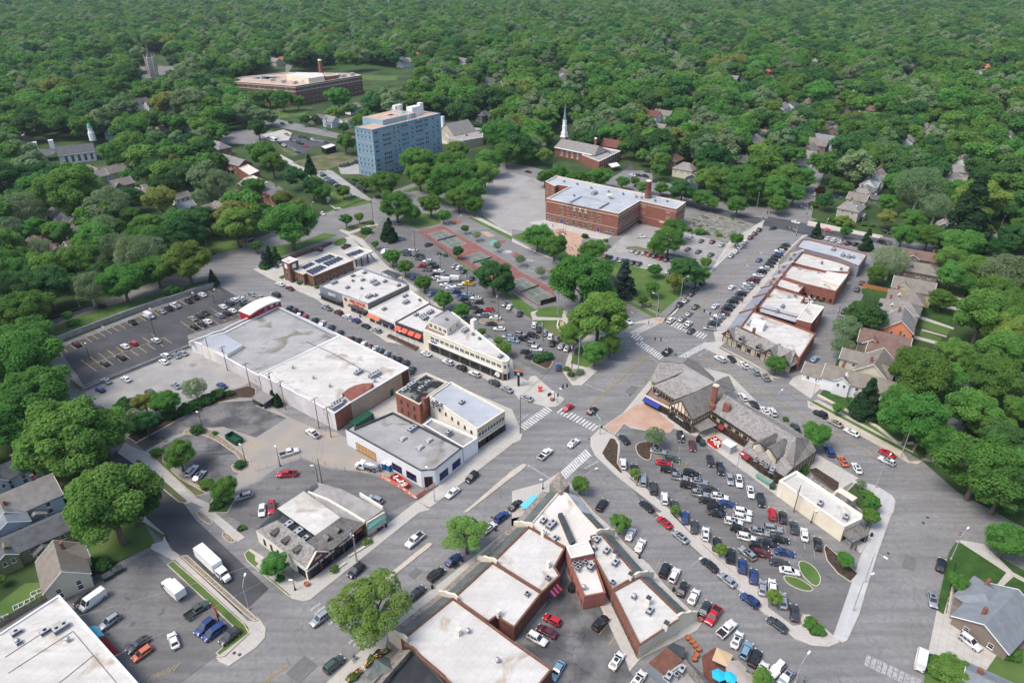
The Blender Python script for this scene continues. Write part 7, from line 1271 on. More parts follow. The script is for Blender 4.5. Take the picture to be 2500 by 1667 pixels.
def veh(kind):
 """returns list of (part name, mesh, location)"""
 P={'s':dict(L=4.8,W=1.84,belt=.93,cab=(-1.95,-1.25,.25,1.15),zt=1.43,hood=.92,deck=1.0),'h':dict(L=4.25,W=1.78,belt=.95,cab=(-2.05,-1.7,.25,1.15),zt=1.5,hood=.95,deck=1.0),'u':dict(L=4.75,W=1.92,belt=1.08,cab=(-2.28,-1.9,.2,1.05),zt=1.74,hood=1.06,deck=1.1),'m':dict(L=5.1,W=1.98,belt=1.08,cab=(-2.5,-2.25,.55,1.6),zt=1.78,hood=1.02,deck=1.1),'p':dict(L=5.7,W=1.98,belt=1.18,cab=(-.75,-.6,.75,1.45),zt=1.86,hood=1.16,deck=.78),'v':dict(L=5.9,W=2.04,belt=1.30,cab=(-2.9,-2.85,1.45,2.25),zt=2.6,hood=1.2,deck=1.3)}[kind]
 L,Wd,belt,zt=P['L']/2,P['W']/2,P['belt'],P['zt'];c0,c1,c2,c3=P['cab'];hd,dk=P['hood'],P['deck'];zb=.24 if kind not in 'up' else .32
 if kind=='p':
  st=[(-L,Wd*.93,.5,.75,.76),(-L+.1,Wd,.4,.78,.8),(-.8,Wd,.35,.78,.8),(-.74,Wd,.32,belt,belt),(c3-.1,Wd,.32,belt-.02,belt),(L-.5,Wd*.98,.34,hd-.12,hd-.04),(L-.08,Wd*.92,.36,hd-.25,hd-.2),(L,Wd*.8,.42,hd-.4,hd-.35)]
 else:
  st=[(-L,Wd*.78,zb+.12,dk-.35,dk-.3),(-L+.08,Wd*.92,zb+.05,dk-.12,dk-.06),(-L+.5,Wd*.98,zb,dk-.08,dk),(c0+.3,Wd,zb,belt-.03,belt),(c3,Wd,zb,belt-.04,belt),((c3+L)/2,Wd*.98,zb,hd-.1,hd-.02),(L-.25,Wd*.92,zb+.03,hd-.22,hd-.15),(L-.04,Wd*.78,zb+.1,hd-.35,hd-.3),(L,Wd*.68,zb+.16,hd-.45,hd-.42)]
 b=hull(st);wb,wt=Wd*.92,Wd*(.74 if kind not in 'v' else .86)
 cabin(b,c0,c1,c2,c3,wb,wt,belt-.02,zt)
 if kind=='u':
  for s in(-1,1):b.bar((c1,s*wt*.95,zt+.06),(c2-.1,s*wt*.95,zt+.06),.05,.05,1)
 if kind=='p':
  for s in(-1,1):b.box(-L+.02,-.76,s*Wd*.97-.07,s*Wd*.97+.07,.7,belt-.04)
  b.box(-L,-L+.08,-Wd*.93,Wd*.93,.6,belt-.06)
 for s in(-1,1):b.box(c3-.45,c3-.25,s*(Wd+.02)-.1,s*(Wd+.02)+.1,belt-.02,belt+.14)
 b.box(L-.05,L+.015,-Wd*.5,Wd*.5,zb+.12,zb+.34,1);b.box(-L-.01,-L+.03,-Wd*.45,Wd*.45,zb+.14,zb+.3,1)
 parts=[('body',b.mesh('body',[M['car_white'],M['car_trim']]),(0,0,0))]
 B=[(c0,-wb,belt-.02),(c3,-wb,belt-.02),(c3,wb,belt-.02),(c0,wb,belt-.02)];T=[(c1,-wt,zt),(c2,-wt,zt),(c2,wt,zt),(c1,wt,zt)]
 g=MB().add(paneq(B[1],B[2],T[2],T[1],.05,.95,.06,.94,.012),[(0,1,2,3)]);parts.append(('windscreen',g.mesh('windscreen',M['car_glass']),(0,0,0)))
 if kind!='v':g=MB().add(paneq(B[3],B[0],T[0],T[3],.08,.92,.1,.92,.012),[(0,1,2,3)]);parts.append(('rear_window',g.mesh('rear_window',M['car_glass']),(0,0,0)))
 spl={'v':[(.84,.97)],'p':[(.05,.45),(.5,.93)]}.get(kind,[(.04,.3),(.33,.60),(.63,.95)]if kind in 'um' else[(.12,.47),(.50,.90)])
 for a,c in spl:
  for s in(0,1):
   g=MB().add(paneq(B[0],B[1],T[1],T[0],a,c,.12,.9,.012)if s==0 else paneq(B[2],B[3],T[3],T[2],1-c,1-a,.12,.9,.012),[(0,1,2,3)]);parts.append(('side_window',g.mesh('side_window',M['car_glass']),(0,0,0)))
 if kind=='p':parts.append(('bed',MB().box(-L+.1,-.8,-Wd*.84,Wd*.84,.805,.825).mesh('bed',M['car_trim']),(0,0,0)))
 wr=.34 if kind not in 'upv' else .38
 wm=MB();ring=[]
 wm.tube([(0,-.11,0),(0,.11,0)],wr,14,0);wm.tube([(0,-.118,0),(0,.118,0)],wr*.62,10,1);me=wm.mesh('wheel',[M['rubber'],M['steel']])
 for x in(L-.9,-L+(.95 if kind!='p' else 1.15)):
  for s in(-1,1):parts.append(('wheel',me,(x,s*(Wd-.08),wr)))
 zl={'p':.88,'u':.8,'v':.9,'m':.78}.get(kind,.66)
 hl=MB().box(-.12,.03,-.2,.2,-.08,.09).mesh('headlight',M['lamp_clear']);tl=MB().box(-.03,.1,-.16,.16,-.1,.12).mesh('tail_light',M['lamp_red'])
 for s in(-1,1):parts.append(('headlight',hl,(L-.06,s*Wd*.70,zl)));parts.append(('tail_light',tl,(-L+.03,s*Wd*.76,zl+.12)))
 return parts
VEH={k:veh(k)for k in 'shumpv'}
SUNROOF=MB().box(-.45,.45,-.42,.42,0,.012).mesh('sunroof',M['car_glass'])
def joined(parts):
 b=MB();mats=[M['car_white'],M['car_trim'],M['car_glass'],M['rubber'],M['lamp_red'],M['lamp_clear'],M['steel']]
 for n_,me,loc in parts:
  if n_ in('headlight','tail_light'):continue
  mi=[mats.index(m_)for m_ in me.materials]
  for p in me.polygons:b.add([tuple(me.vertices[i].co+Vector(loc))for i in p.vertices],[tuple(range(len(p.vertices)))],mi[p.material_index],p.use_smooth)
 return b.mesh('car',mats)
VFAR={k:joined(v)for k,v in VEH.items()}
TN={'s':('sedan','car'),'h':('hatchback','car'),'u':('SUV','suv'),'m':('minivan','minivan'),'p':('pickup truck','pickup'),'v':('van','van')}
def cars(k,dr,place,group,s,zg=.1):
 for t in s.split():
  q=t.split(',');x,y=float(q[0]),float(q[1]);ty,co=q[2][0],q[2][1];dx,dy=(float(q[3]),float(q[4]))if len(q)>4 else dr
  p=W(k,x,y,zg+.75);a,b=W(k,x-dx/2,y-dy/2,0),W(k,x+dx/2,y+dy/2,0);rz=math.atan2((b-a).y,(b-a).x)+random.uniform(-.02,.02)
  pm,cn=PAINT[co];nm={'p':'pickup','v':'van','m':'minivan','u':'suv','h':'hatchback'}.get(ty,'car');px=Q(k,x,y);far=px[1]<470
  if far:
   o=new(nm,VFAR[ty],None,(p.x,p.y,zg),rz);o.material_slots[0].link='OBJECT';o.material_slots[0].material=pm
  else:
   o=new(nm,None,None,(p.x,p.y,zg),rz)
   for n_,me,loc in VEH[ty]:
    c=new(n_,me,o,loc)
    if n_=='body':c.material_slots[0].link='OBJECT';c.material_slots[0].material=pm
   if ty in 'su' and random.random()<.35:new('sunroof',SUNROOF,o,(-.35,0,{'s':1.475,'u':1.785}[ty]))
  reg(o,f'{cn} {TN[ty][0]} {place}',TN[ty][1],group,px=px);THINGS[-1].append('row')
WALLROW=(-95,-52)
cars(4,WALLROW,'nose to the concrete retaining wall','cars in the sunken car park',"1857,1133,sw 1788,1162,uk 1729,1193,uk 1607,1235,pw 1547,1263,uk 1485,1287,ss 1355,1332,vw 1213,1388,uk")
cars(8,(-90,-50),'nose to the concrete retaining wall','cars in the sunken car park',"695,20,ud")
cars(4,(-88,-52),'in the middle of the sunken lot','cars in the sunken car park',"2153,1185,uw 2213,1172,uw 2107,1210,un 2233,1225,uk 2047,1243,sw 2134,1280,sw 2083,1305,uk 2018,1327,us 1883,1300,sc 1827,1328,un 1767,1352,st 1905,1378,sw 1848,1405,sk 1778,1430,hk 2318,1130,ss 1430,1556,uw")
cars(8,(-88,-50),'between yellow bays in the sunken lot','cars in the sunken car park',"1227,12,hr 1148,38,sw 1107,140,uc 953,195,hn")
cars(8,(-85,-50),'on the pale lot beside the market','cars on the pale lot',"1678,100,ss 1617,122,ss 1503,180,sw 1520,128,uw 1155,338,sw 975,356,ss 917,435,hb 1613,398,ss,-95,-70 1375,462,un 2033,398,sb 1140,650,sk 928,622,hk,90,50 470,105,sw")
cars(8,(100,-110),'parked in the old dark bays','cars in the rear lots',"1758,1180,uw 1828,1228,ss")
cars(8,(-130,35),'by the small maple tree','cars in the rear lots',"2238,1418,us 200,1278,uk,130,-50 350,1232,sw,60,-30")
cars(9,(-140,-90),'on the sandy construction yard','cars in the rear lots',"522,838,pw 303,1015,pw,160,-50")
cars(9,(-170,12),'behind the mansard roofed shop','cars in the rear lots',"285,1213,pr 143,1520,ur,-5,100 55,1540,sw,-5,90 1095,1445,us,-100,-45")
cars(9,(-120,100),'on the wide main street','cars on the main street',"1980,1240,uk 1803,1382,sw")
cars(9,(-100,-50),'along the flatiron building kerb','cars along the middle street',"1560,105,sw 1762,187,uw 1885,238,uk 2007,293,uw 2183,372,un 2303,432,ss")
cars(9,(45,-90),'angle parked behind the market hall','cars behind the market hall',"1430,255,un 1373,195,uc 1305,165,uk 1250,148,sc 1200,112,us 1145,88,un 1090,68,uw 1040,46,sd 985,22,sw")
cars(5,(45,-70),'half hidden behind the long building','cars behind the market hall',"310,1260,uc 355,1282,ud 403,1305,sk 450,1335,hr 540,1372,uk 605,1397,sw 690,1437,un 770,1487,uc 870,1542,ud 935,1560,uk")
cars(5,(-75,-32),'driving on the middle street','cars along the middle street',"220,1037,sw 307,1075,sd 183,1133,mc 33,1155,ss")
cars(5,(-95,-42),'along the restaurant front kerb','cars along the middle street',"650,1255,ps 757,1298,ud 835,1335,hw 918,1373,ub 1007,1420,sk 1107,1463,us")
cars(5,(-80,-30),'in the black bank drive','cars by the bank',"580,722,ud 828,693,pc,90,-40 215,850,us,60,25 175,868,sk,60,25")
cars(5,(75,-22),'in the pale row below the tower','cars below the tower',"600,20,uw 620,40,sc 650,62,ss 682,84,sb 698,98,ub 720,112,uk 742,126,ss 760,138,uk 828,190,sn 872,228,sw 888,110,sk,50,30 958,155,uk,60,35 990,182,pk,60,35 1128,240,uk,60,-10")
cars(5,(40,30),'near the far crosswalk','cars by the boulevard',"612,390,sw 1308,475,sb,10,50")
cars(5,(-100,-8),'in the packed long lot','cars in the long lot',"1208,615,sw 1315,622,ps 1587,677,uc,50,-15 1178,740,pw,-60,55 1367,738,sc 1440,723,sw 1383,765,sk 1490,775,pn 1503,803,sk 1575,830,uw 1605,857,uc 1520,873,ur 1637,882,uk 1563,905,sn 1677,917,sw 1640,955,uk 1735,968,sk 1647,985,uw 1810,997,vw 1720,1010,vw 1733,1045,sw 1855,1062,uw 1780,1075,hw 1830,1110,ub 1945,1033,py 1945,1130,sl 1878,1150,sb 1903,1180,uk 2020,1165,sw 2035,1203,uc 1922,1218,un 1990,1253,sk 2137,1272,sr 2040,1290,uk 2082,1325,us 2175,1310,ss 2195,1345,sw 2157,1402,sk 2233,1447,sw 2318,1530,ss 1825,872,us,60,-45 1863,888,uw,50,-55 1905,918,uc,50,-55 1980,985,uk,30,-60 1437,975,ub,20,-70 1603,1122,ul,40,-60 2287,1218,us,50,-60 2325,1245,sw,40,-70 1935,1370,uk,30,50")
cars(6,(55,-42),'in the cracked school lot','cars in the school lot',"1187,602,uw,80,3 1112,728,ss 1157,745,st 1213,748,us 1262,765,sr 1312,778,un 1362,795,sr 1420,812,uc 1478,818,uk 858,780,sd 898,792,uk 952,803,sl 1002,817,us 1055,823,ul 1112,840,uk 1165,850,uc 1268,880,uw 1437,922,sw 1635,605,sw 1738,640,sn 1840,650,ud 1925,678,ss 1615,715,sd 1713,738,sc 1827,768,uc")
cars(6,(60,-48),'along the allotment garden kerb','cars along the upper street',"2015,778,ss 2057,740,sw 2095,697,sw 2140,655,uw 2190,610,ud 2228,575,ud 2270,540,uk")
cars(6,(65,-58),'parked by the corner lawn kerb','cars along the upper street',"1748,1032,uc 1692,1080,uc 1650,1125,sk 1595,1187,ss 1540,1225,uk")
cars(6,(68,-55),'moving on the upper street','cars on the upper street',"2270,815,sb 2015,1067,sw 1868,1238,sw 1687,1243,sn 1625,1307,ss 1560,1357,ss 1458,1370,uw 1612,1408,pw 1645,1465,uc 1068,1378,sw,60,40")
cars(6,(-100,-14),'angle parked before the shop row','cars angle parked before the shop row',"2322,895,uw 2290,922,uk 2260,957,sw 2230,985,sd 2210,1007,pd 2170,1040,uw 2155,1065,ss 2125,1093,ss 2098,1127,uk 2065,1163,sk 2023,1195,uk 1995,1235,sk 1970,1265,uk 1945,1303,sd 1905,1333,uw 1870,1365,us 1850,1400,sk 1812,1443,ss")
cars(7,(-85,-12),'angle parked before the shop row','cars angle parked before the shop row',"158,682,uk 133,712,uk 107,737,uw 95,765,sb 72,785,uk 45,815,uk 25,840,uk 5,870,uk")
cars(6,(100,20),'at the wide end of the long lot','cars in the long lot',"70,1308,uk,20,-50 203,1413,uw,15,-60 248,1452,uk,10,-60 298,1485,us,10,-60 350,1517,sw,10,-65 75,1500,us 190,1510,uk 110,1543,uk 12,1540,sl 408,1552,sk,10,-60")
cars(6,(50,10),'in the lot beyond the school','cars beyond the school',"1070,55,ss 1107,38,sw 1158,40,sk 1223,50,uk 1155,135,ss 1295,95,sc 1820,192,uw 1245,5,sk 150,8,sd")
cars(7,(60,15),'near the upper right junction','cars near the upper junction',"435,215,uw,20,-45 638,238,ub 255,470,sw 45,525,sc,-60,10 548,543,sr 1050,657,uk 385,20,sk")
cars(7,(62,-16),'in the short row by the junction','cars in the short row',"405,588,ub 445,602,uk 493,612,uk 557,622,uw 613,635,uw 678,652,uw 740,663,ud 808,672,uk 858,690,uk")
cars(7,(30,-60),'in the rear alley','cars in the rear alley',"860,1022,sd 820,1085,uc 385,1155,pw,-60,-50 365,1190,sw,60,15 700,1285,uc 670,1350,sd 635,1405,uw 2022,697,uc,50,10 1548,1200,sl,-100,-15 1085,558,uk,30,10 1990,510,sc,30,10")
cars(11,(-120,-62),'along the right hand verge','cars along the right street',"478,660,uk 618,743,st 768,828,sw 1092,1020,sr 1090,1092,uw")
cars(11,(-50,-90),'before the timbered building end','cars along the right street',"563,1000,mb 690,1090,so 815,1155,sw 250,785,uc 15,640,uw 430,155,sl,50,-40 1115,428,uc,110,20")
cars(10,(-60,-85),'beside the timbered shops','cars along the right street',"1910,155,uw,-100,-60 2017,152,sk,-60,-70 2135,213,uw,-60,-75 2233,270,us,-60,-75 2322,322,us,-60,-75 2118,505,uw 2228,575,uk 2340,630,sw")
cars(10,(95,-80),'driving through the big junction','cars on the main street',"517,600,sr 738,628,sk 565,925,sw 305,1028,pw 1425,90,pk 135,515,ss,-100,-42 425,232,hb,0,-55 778,88,uk,80,-60")
cars(10,(95,10),'in the lot behind the clipped evergreens','cars in the long lot',"190,22,us 222,68,uw 133,92,sk 175,140,sk 450,35,ss,30,-60 508,55,sw,40,-60 400,4,uk,30,-60")
cars(10,(15,85),'along the timbered building walk','cars in the crowded lot',"1030,892,sk,-85,-95 1545,870,uk 1655,952,sd 1820,1090,sk 1910,1168,uk 2000,1255,ss 2083,1280,uw 2190,1375,sw 2285,1455,uk")
cars(10,(130,22),'in the middle rows of the crowded lot','cars in the crowded lot',"1342,1000,ss 1462,1068,sn 1393,1108,sr 1440,1175,uk 1648,1208,uk 1535,1242,us 1715,1277,ss 1623,1318,uk 1813,1350,sc 1720,1393,us 1908,1423,uw 1807,1468,sk 1980,1503,sb 1880,1545,uk 2110,1565,uw")
cars(10,(-5,-110),'beside the long mulch strip','cars in the crowded lot',"1020,1118,uw 1120,1175,mk 1202,1265,ms 1297,1340,mc 1400,1435,uw 1487,1505,sc")
cars(10,(-100,-85),'passing the long mulch strip','cars on the angled street',"1235,1505,sk 825,1495,uk,75,-110")
cars(14,(60,-130),'in the angled bays by the right wing','cars in the angled bays',"1087,197,sw 1178,300,sw 1403,528,uk 1490,575,uw 1568,697,sk 1668,770,sw 1775,880,sc 1848,945,pr,-85,125 1972,1068,pw,110,-105 2065,1165,sw 2152,1265,ul 2252,1352,uk 2320,1455,sw")
cars(14,(-110,-90),'driving along the long kerbed island','cars on the angled street',"1400,88,sr 1547,223,ss 1812,477,sk 1977,617,ss 2183,805,ub,-120,-95")
cars(14,(-130,-65),'in the brick walled service yard','cars in the service yard',"370,985,hr 320,1088,sd 230,1157,uw,130,75 813,1012,uk,100,-105 962,1357,sw,95,-140 415,1448,sl,-80,130 1160,1530,sw,90,-130")
cars(14,(5,-130),'beside the long mulch strip','cars in the crowded lot',"1588,45,sb 1673,130,sc 1777,197,uw 1878,290,uk 2005,395,mk 2112,490,ub 2225,585,sb 2340,690,ss")
cars(14,(130,30),'in the middle rows of the crowded lot','cars in the crowded lot',"1895,0,sk 2112,25,uw 2015,65,uw 2110,148,uk 2300,178,us 2185,237,uw 2330,262,sk 2272,320,uk 2170,372,us,-100,-90 2335,395,ud")
cars(15,(-12,-115),'along the cream building walk','cars in the crowded lot',"38,15,ur 137,40,sk 238,135,sc 335,200,sw 457,283,sk")
cars(15,(150,28),'in the middle rows of the crowded lot','cars in the crowded lot',"35,185,us 55,270,sk 150,360,sb 60,412,sc 195,518,sw")
cars(15,(-10,-130),'beside the long mulch strip','cars in the crowded lot',"5,680,sw 125,800,ss 240,915,sc")
cars(15,(-140,-105),'on the lower angled street','cars on the angled street',"85,1025,sc 35,1415,uw,-90,100 165,1505,ss,-90,110")
cars(15,(25,-115),'by the mown lawn kerb','cars on the lower right street',"1588,480,uk 1512,795,ss,20,110 1405,1350,vw,25,-140 1855,1185,uw,150,115")
cars(12,(-190,135),'in the lower left car park','cars in the lower left lot',"780,790,sk 855,815,vw 1005,1003,us 1265,1210,sc 1305,1290,ho 1592,1172,sw,-50,-130 1880,1050,ub,-150,130 1965,1097,mb,-170,120 2110,1137,uc,-170,130 1810,895,pn,190,-130")
cars(13,(-130,110),'on the wide main street','cars on the main street',"587,975,us,-150,110 1458,252,pw,-150,125 920,533,uk 1475,735,sc,120,-110 1653,567,uk,125,-105 1813,430,sb,125,-105 2255,40,ub,110,-85 2137,140,sw,110,-90 715,1390,un,150,-130")
cars(10,(110,-90),'parked by the stone prow','cars on the main street',"35,1495,sk")
cars(1,(38,14),'in the small far car park','cars in the small far car park',"410,1255,uc 450,1262,uk 483,1272,sk 515,1280,sw 545,1288,sl 575,1293,ss 605,1300,ss 637,1305,sc 325,1280,sd 350,1290,ss 390,1303,uc 400,1316,uk 428,1324,uk 457,1336,sr 225,1318,uk 256,1332,sw 285,1345,sc 312,1358,us 340,1370,us 362,1382,ss 387,1394,sb")
cars(1,(50,10),'on the far road','cars on the far road',"245,1137,uk 320,1128,uk 635,1197,us 285,1235,us")
cars(1,(45,0),'in the row at the tower foot','cars below the tower',"790,1525,un 825,1518,uk 858,1508,uk 900,1495,sc 930,1487,uk 2260,1490,uw 2255,1455,uk")
cars(4,(-110,20),'on the shaded boulevard','cars on the boulevard',"920,1245,uk 2300,630,uk,80,-25 620,690,uw,80,-30")
cars(3,(20,-20),'on the glimpse of far street','cars on far streets',"1495,765,sk")
CV=[t for t in THINGS if t[0].get('category')in('car','suv','minivan','pickup','van')];cp=np.array([t[0].location[:2]for t in CV]);ca=np.array([t[0].rotation_euler[2]for t in CV]);cd=np.stack([np.cos(ca),np.sin(ca)],1)
for _ in range(60):
 mv=np.zeros_like(cp)
 for o1 in(-1.45,0,1.45):
  for o2 in(-1.45,0,1.45):
   a_=cp+cd*o1;b_=cp+cd*o2;df=a_[:,None]-b_[None];ds=np.hypot(df[...,0],df[...,1])+1e-6;np.fill_diagonal(ds,99);w_=np.clip(2.2-ds,0,None)
   mv+=(df/ds[...,None]*w_[...,None]).sum(1)*.12
 cp+=mv
for t,p_ in zip(CV,cp):t[0].location.x,t[0].location.y=float(p_[0]),float(p_[1])
def truck_parts(L,boxh,cabL,boxm='white_paint',tank=False,x0=None):
 pr=[]
 fr=MB().box(-L/2,L/2-.3,-.5,.5,.55,.8);pr.append(('chassis',fr.mesh('chassis',M['car_trim']),(0,0,0)))
 xb=L/2-cabL
 if tank:
  pr.append(('tank',MB().tube([(-L/2+.1,0,1.75),(-L/2+.4,0,1.75),(xb-.6,0,1.75),(xb-.3,0,1.75)],[.7,1.0,1.0,.7],14).mesh('tank',M['steel']),(0,0,0)))
  for x in(-1.6,.2):pr.append(('tank_band',MB().tube([(x,0,1.75),(x+.15,0,1.75)],1.04,14).mesh('tank_band',M['galvanised']),(0,0,0)))
  pr.append(('catwalk',MB().box(-L/2,-L/2+.8,-.9,.9,.9,1.1).mesh('catwalk',M['galvanised']),(0,0,0)))
 else:
  b=MB().box(-L/2,xb-.5,-1.25,1.25,.95,boxh);pr.append(('cargo_box',b.mesh('cargo_box',M[boxm]),(0,0,0)))
  t=MB()
  for s in(-1,1):t.box(-L/2-.01,xb-.49,s*1.25-.03,s*1.25+.03,boxh-.1,boxh+.015)
  pr.append(('box_rail',t.mesh('box_rail',M['galvanised']),(0,0,0)))
 c=MB();c.add([(xb-.3,-1.05,.6),(L/2-1.2,-1.05,.6),(L/2-1.2,1.05,.6),(xb-.3,1.05,.6),(xb-.2,-1.0,2.5),(L/2-1.5,-.95,2.5),(L/2-1.5,.95,2.5),(xb-.2,1.0,2.5)],[(0,1,5,4),(2,3,7,6),(3,0,4,7),(4,5,6,7),(1,2,6,5)])
 c.add([(L/2-1.25,-.9,.6),(L/2,-.8,.6),(L/2,.8,.6),(L/2-1.25,.9,.6),(L/2-1.2,-.85,1.65),(L/2-.05,-.75,1.4),(L/2-.05,.75,1.4),(L/2-1.2,.85,1.65)],[(0,1,5,4),(2,3,7,6),(4,5,6,7),(1,2,6,5)])
 pr.append(('cab',c.mesh('cab',M['white_paint']),(0,0,0)))
 g=MB().add([(L/2-1.26,-.88,1.72),(L/2-1.26,.88,1.72),(L/2-1.46,.85,2.4),(L/2-1.46,-.85,2.4)],[(0,1,2,3)]);pr.append(('windscreen',g.mesh('windscreen',M['car_glass']),(0,0,0)))
 for s in(-1,1):
  g=MB().add([(xb+.2,s*1.055,1.5),(L/2-1.45,s*1.055,1.5),(L/2-1.6,s*1.0,2.3),(xb+.2,s*1.02,2.3)],[(0,1,2,3),(3,2,1,0)]);pr.append(('side_window',g.mesh('side_window',M['car_glass']),(0,0,0)))
  pr.append(('mirror',MB().box(L/2-1.4,L/2-1.3,s*1.3-.08,s*1.3+.08,1.5,2.1).mesh('mirror',M['car_trim']),(0,0,0)))
 w=MB().tube([(0,-.16,0),(0,.16,0)],.5,14,0).tube([(0,-.17,0),(0,.17,0)],.28,10,1).mesh('wheel',[M['rubber'],M['steel']])
 for x in[L/2-1.0,-L/2+1.6]+([-L/2+2.9]if L>9.5 or tank else[]):
  for s in(-1,1):pr.append(('wheel',w,(x,s*.95,.5)))
 return pr
def place(parts,name,k,x,y,z,dx,dy,label,cat,group=None,zc=1.5):
 p=W(k,x,y,z+zc);a,b=W(k,x-dx/2,y-dy/2,0),W(k,x+dx/2,y+dy/2,0)
 o=empty(name,(p.x,p.y,z),label,cat,group,math.atan2((b-a).y,(b-a).x));THINGS[-1][1]=Q(k,x,y)
 for n_,me,loc in parts:new(n_,me,o,loc)
 return o
place(truck_parts(12.8,3.7,3.6),'box_truck',12,1955,470,.1,300,280,'long white box truck parked on the dark side street','truck',zc=1.9)
place(truck_parts(7.6,3.2,2.6),'delivery_truck',12,1580,685,.1,-180,-165,'short white delivery truck in the lower left car park','truck',zc=1.8)
place(truck_parts(7.4,3,2.6,tank=True),'tanker_truck',9,1025,1140,.1,-180,-30,'white cab tanker truck with steel tank beside the orange fence','truck',zc=1.2)
b_=[('body',MB().box(-5,5,-1.25,1.25,.5,3.0).mesh('body',M['white_paint']),(0,0,0)),('windscreen',MB().box(5.0,5.03,-1.1,1.1,1.4,2.6).mesh('windscreen',M['car_glass']),(0,0,0))]+[('side_window',MB().box(x,x+1.4,s*1.26-.01,s*1.26+.01,1.5,2.5).mesh('side_window',M['car_glass']),(0,0,0))for x in(-4.5,-2.8,-1.1,.6,2.3)for s in(-1,1)]+[('wheel',MB().tube([(0,-.16,0),(0,.16,0)],.5,12).mesh('wheel',M['rubber']),(x,s,.5))for x in(-3,3.2)for s in(-1.1,1.1)]
place(b_,'bus',1,150,1278,.1,60,18,'white bus standing by the small far car park','bus')
# PAINT ON THE ROADS
ZP=.135
def strip_px(P,Qp,w,z,m,name,root=road):
 a,b=G(P,z),G(Qp,z);d=(b-a).normalized();n=Vector((-d.y,d.x,0))*w/2
 return MB().add([a-n,b-n,b+n,a+n],[(0,1,2,3)]).part(name,M[m],root)
def xwalk(k,p,q,vec,n,w=.62,m='white_line'):
 for i in range(n):
  t=(i+.5)/n;x,y=p[0]+(q[0]-p[0])*t,p[1]+(q[1]-p[1])*t
  strip_px(Q(k,x-vec[0]/2,y-vec[1]/2),Q(k,x+vec[0]/2,y+vec[1]/2),w,ZP,m,'crosswalk_bar')
xwalk(10,(345,608),(90,795),(62,42),13);xwalk(10,(430,622),(775,800),(55,-46),12);xwalk(10,(705,1012),(465,1230),(52,62),14)
xwalk(10,(1150,0),(1380,150),(45,-40),12);xwalk(10,(1525,165),(1800,15),(46,32),17);xwalk(6,(1100,1500),(1350,1378),(48,34),13);xwalk(6,(1110,1500),(1190,1560),(48,-40),4);xwalk(6,(1470,1400),(1780,1528),(45,-42),12)
xwalk(13,(520,855),(740,1010),(100,-75),5,.8,'white_line_worn');xwalk(13,(880,1155),(1000,1225),(100,-75),3,.8,'white_line_worn');xwalk(15,(890,1350),(1400,1590),(-25,100),10,.9,'white_line_worn');xwalk(5,(600,412),(725,368),(20,22),8,.6,'white_line_worn')
for k,a,b,w in((10,(140,1130),(365,1262),.5),(10,(670,390),(860,462),.45),(10,(1255,130),(1340,188),.45),(10,(1712,132),(1850,52),.5),(10,(18,765),(148,665),.5),(10,(668,1162),(792,1096),.5),(6,(1070,1440),(1172,1398),.5),(4,(2140,935),(2270,890),.3),(7,(105,540),(300,585),.5)):strip_px(Q(k,*a),Q(k,*b),w,ZP,'white_line_worn','stop_line')
for k,a,b in((10,(690,610),(1245,130)),(13,(70,1568),(300,1400)),(6,(1650,1330),(2350,640)),(10,(1740,140),(2350,495)),(11,(0,505),(1075,1112)),(4,(480,1340),(990,1172)),(4,(1300,1070),(1680,960)),(4,(2100,830),(2350,740)),(5,(930,390),(1140,330)),(6,(1000,1240),(1330,1370))):
 A_,B_=G(Q(k,*a),0),G(Q(k,*b),0);n=Vector((-(B_-A_).y,(B_-A_).x,0)).normalized()*.2
 for s in(-1,1):
  d=(B_-A_).normalized();m_=Vector((-d.y,d.x,0))*.07;o=n*s+Vector((0,0,ZP))
  MB().add([A_+o-m_,B_+o-m_,B_+o+m_,A_+o+m_],[(0,1,2,3)]).part('centre_line',M['yellow_line'],road)
def dashes(k,a,b,n,m='white_line_worn',w=.14,duty=.35):
 for i in range(n):
  t0,t1=(i+.3)/n,(i+.3+duty)/n;f=lambda t:(a[0]+(b[0]-a[0])*t,a[1]+(b[1]-a[1])*t);strip_px(Q(k,*f(t0)),Q(k,*f(t1)),w,ZP,m,'lane_dash')
dashes(10,(1880,150),(2350,430),4);dashes(11,(0,420),(1130,1210),9);dashes(11,(70,590),(480,860),3);dashes(10,(1040,400),(1260,200),2);dashes(4,(540,1370),(1000,1200),4);dashes(11,(1100,1200),(2000,1600),5)
def bays(k,p,q,n,vec,m='white_line_worn',w=.12,ends=True):
 for i in range(n+1 if ends else n):
  t=i/n;x,y=p[0]+(q[0]-p[0])*t,p[1]+(q[1]-p[1])*t;strip_px(Q(k,x,y),Q(k,x+vec[0],y+vec[1]),w,ZP,m,'bay_line')
Y_='yellow_line'
bays(4,(1960,1068),(780,1530),19,(62,40),Y_,.22);bays(8,(720,0),(565,55),2,(60,42),Y_,.22)
bays(8,(740,165),(1390,-70),8,(70,48),Y_,.22);bays(8,(810,215),(1500,-40),9,(78,55),Y_,.22);strip_px(Q(8,810,212),Q(8,1500,-38),.18,ZP,Y_,'bay_line')
bays(4,(1655,1380),(1940,1262),4,(80,55),Y_,.2);bays(4,(1735,1435),(2190,1250),7,(80,52),Y_,.2)
bays(10,(960,1100),(1490,1500),5,(5,90));bays(14,(1500,20),(2340,740),9,(10,130));bays(10,(1790,1060),(2350,1480),6,(15,110),w=.1)
bays(10,(1280,1030),(1370,1100),4,(60,10),Y_);bays(8,(1750,885),(2220,1070),6,(-2+-140,10));bays(9,(1690,180),(2290,430),5,(-60,45));bays(14,(1160,150),(1780,780),8,(-75,130));bays(14,(800,1120),(1060,1400),3,(80,-95),Y_)
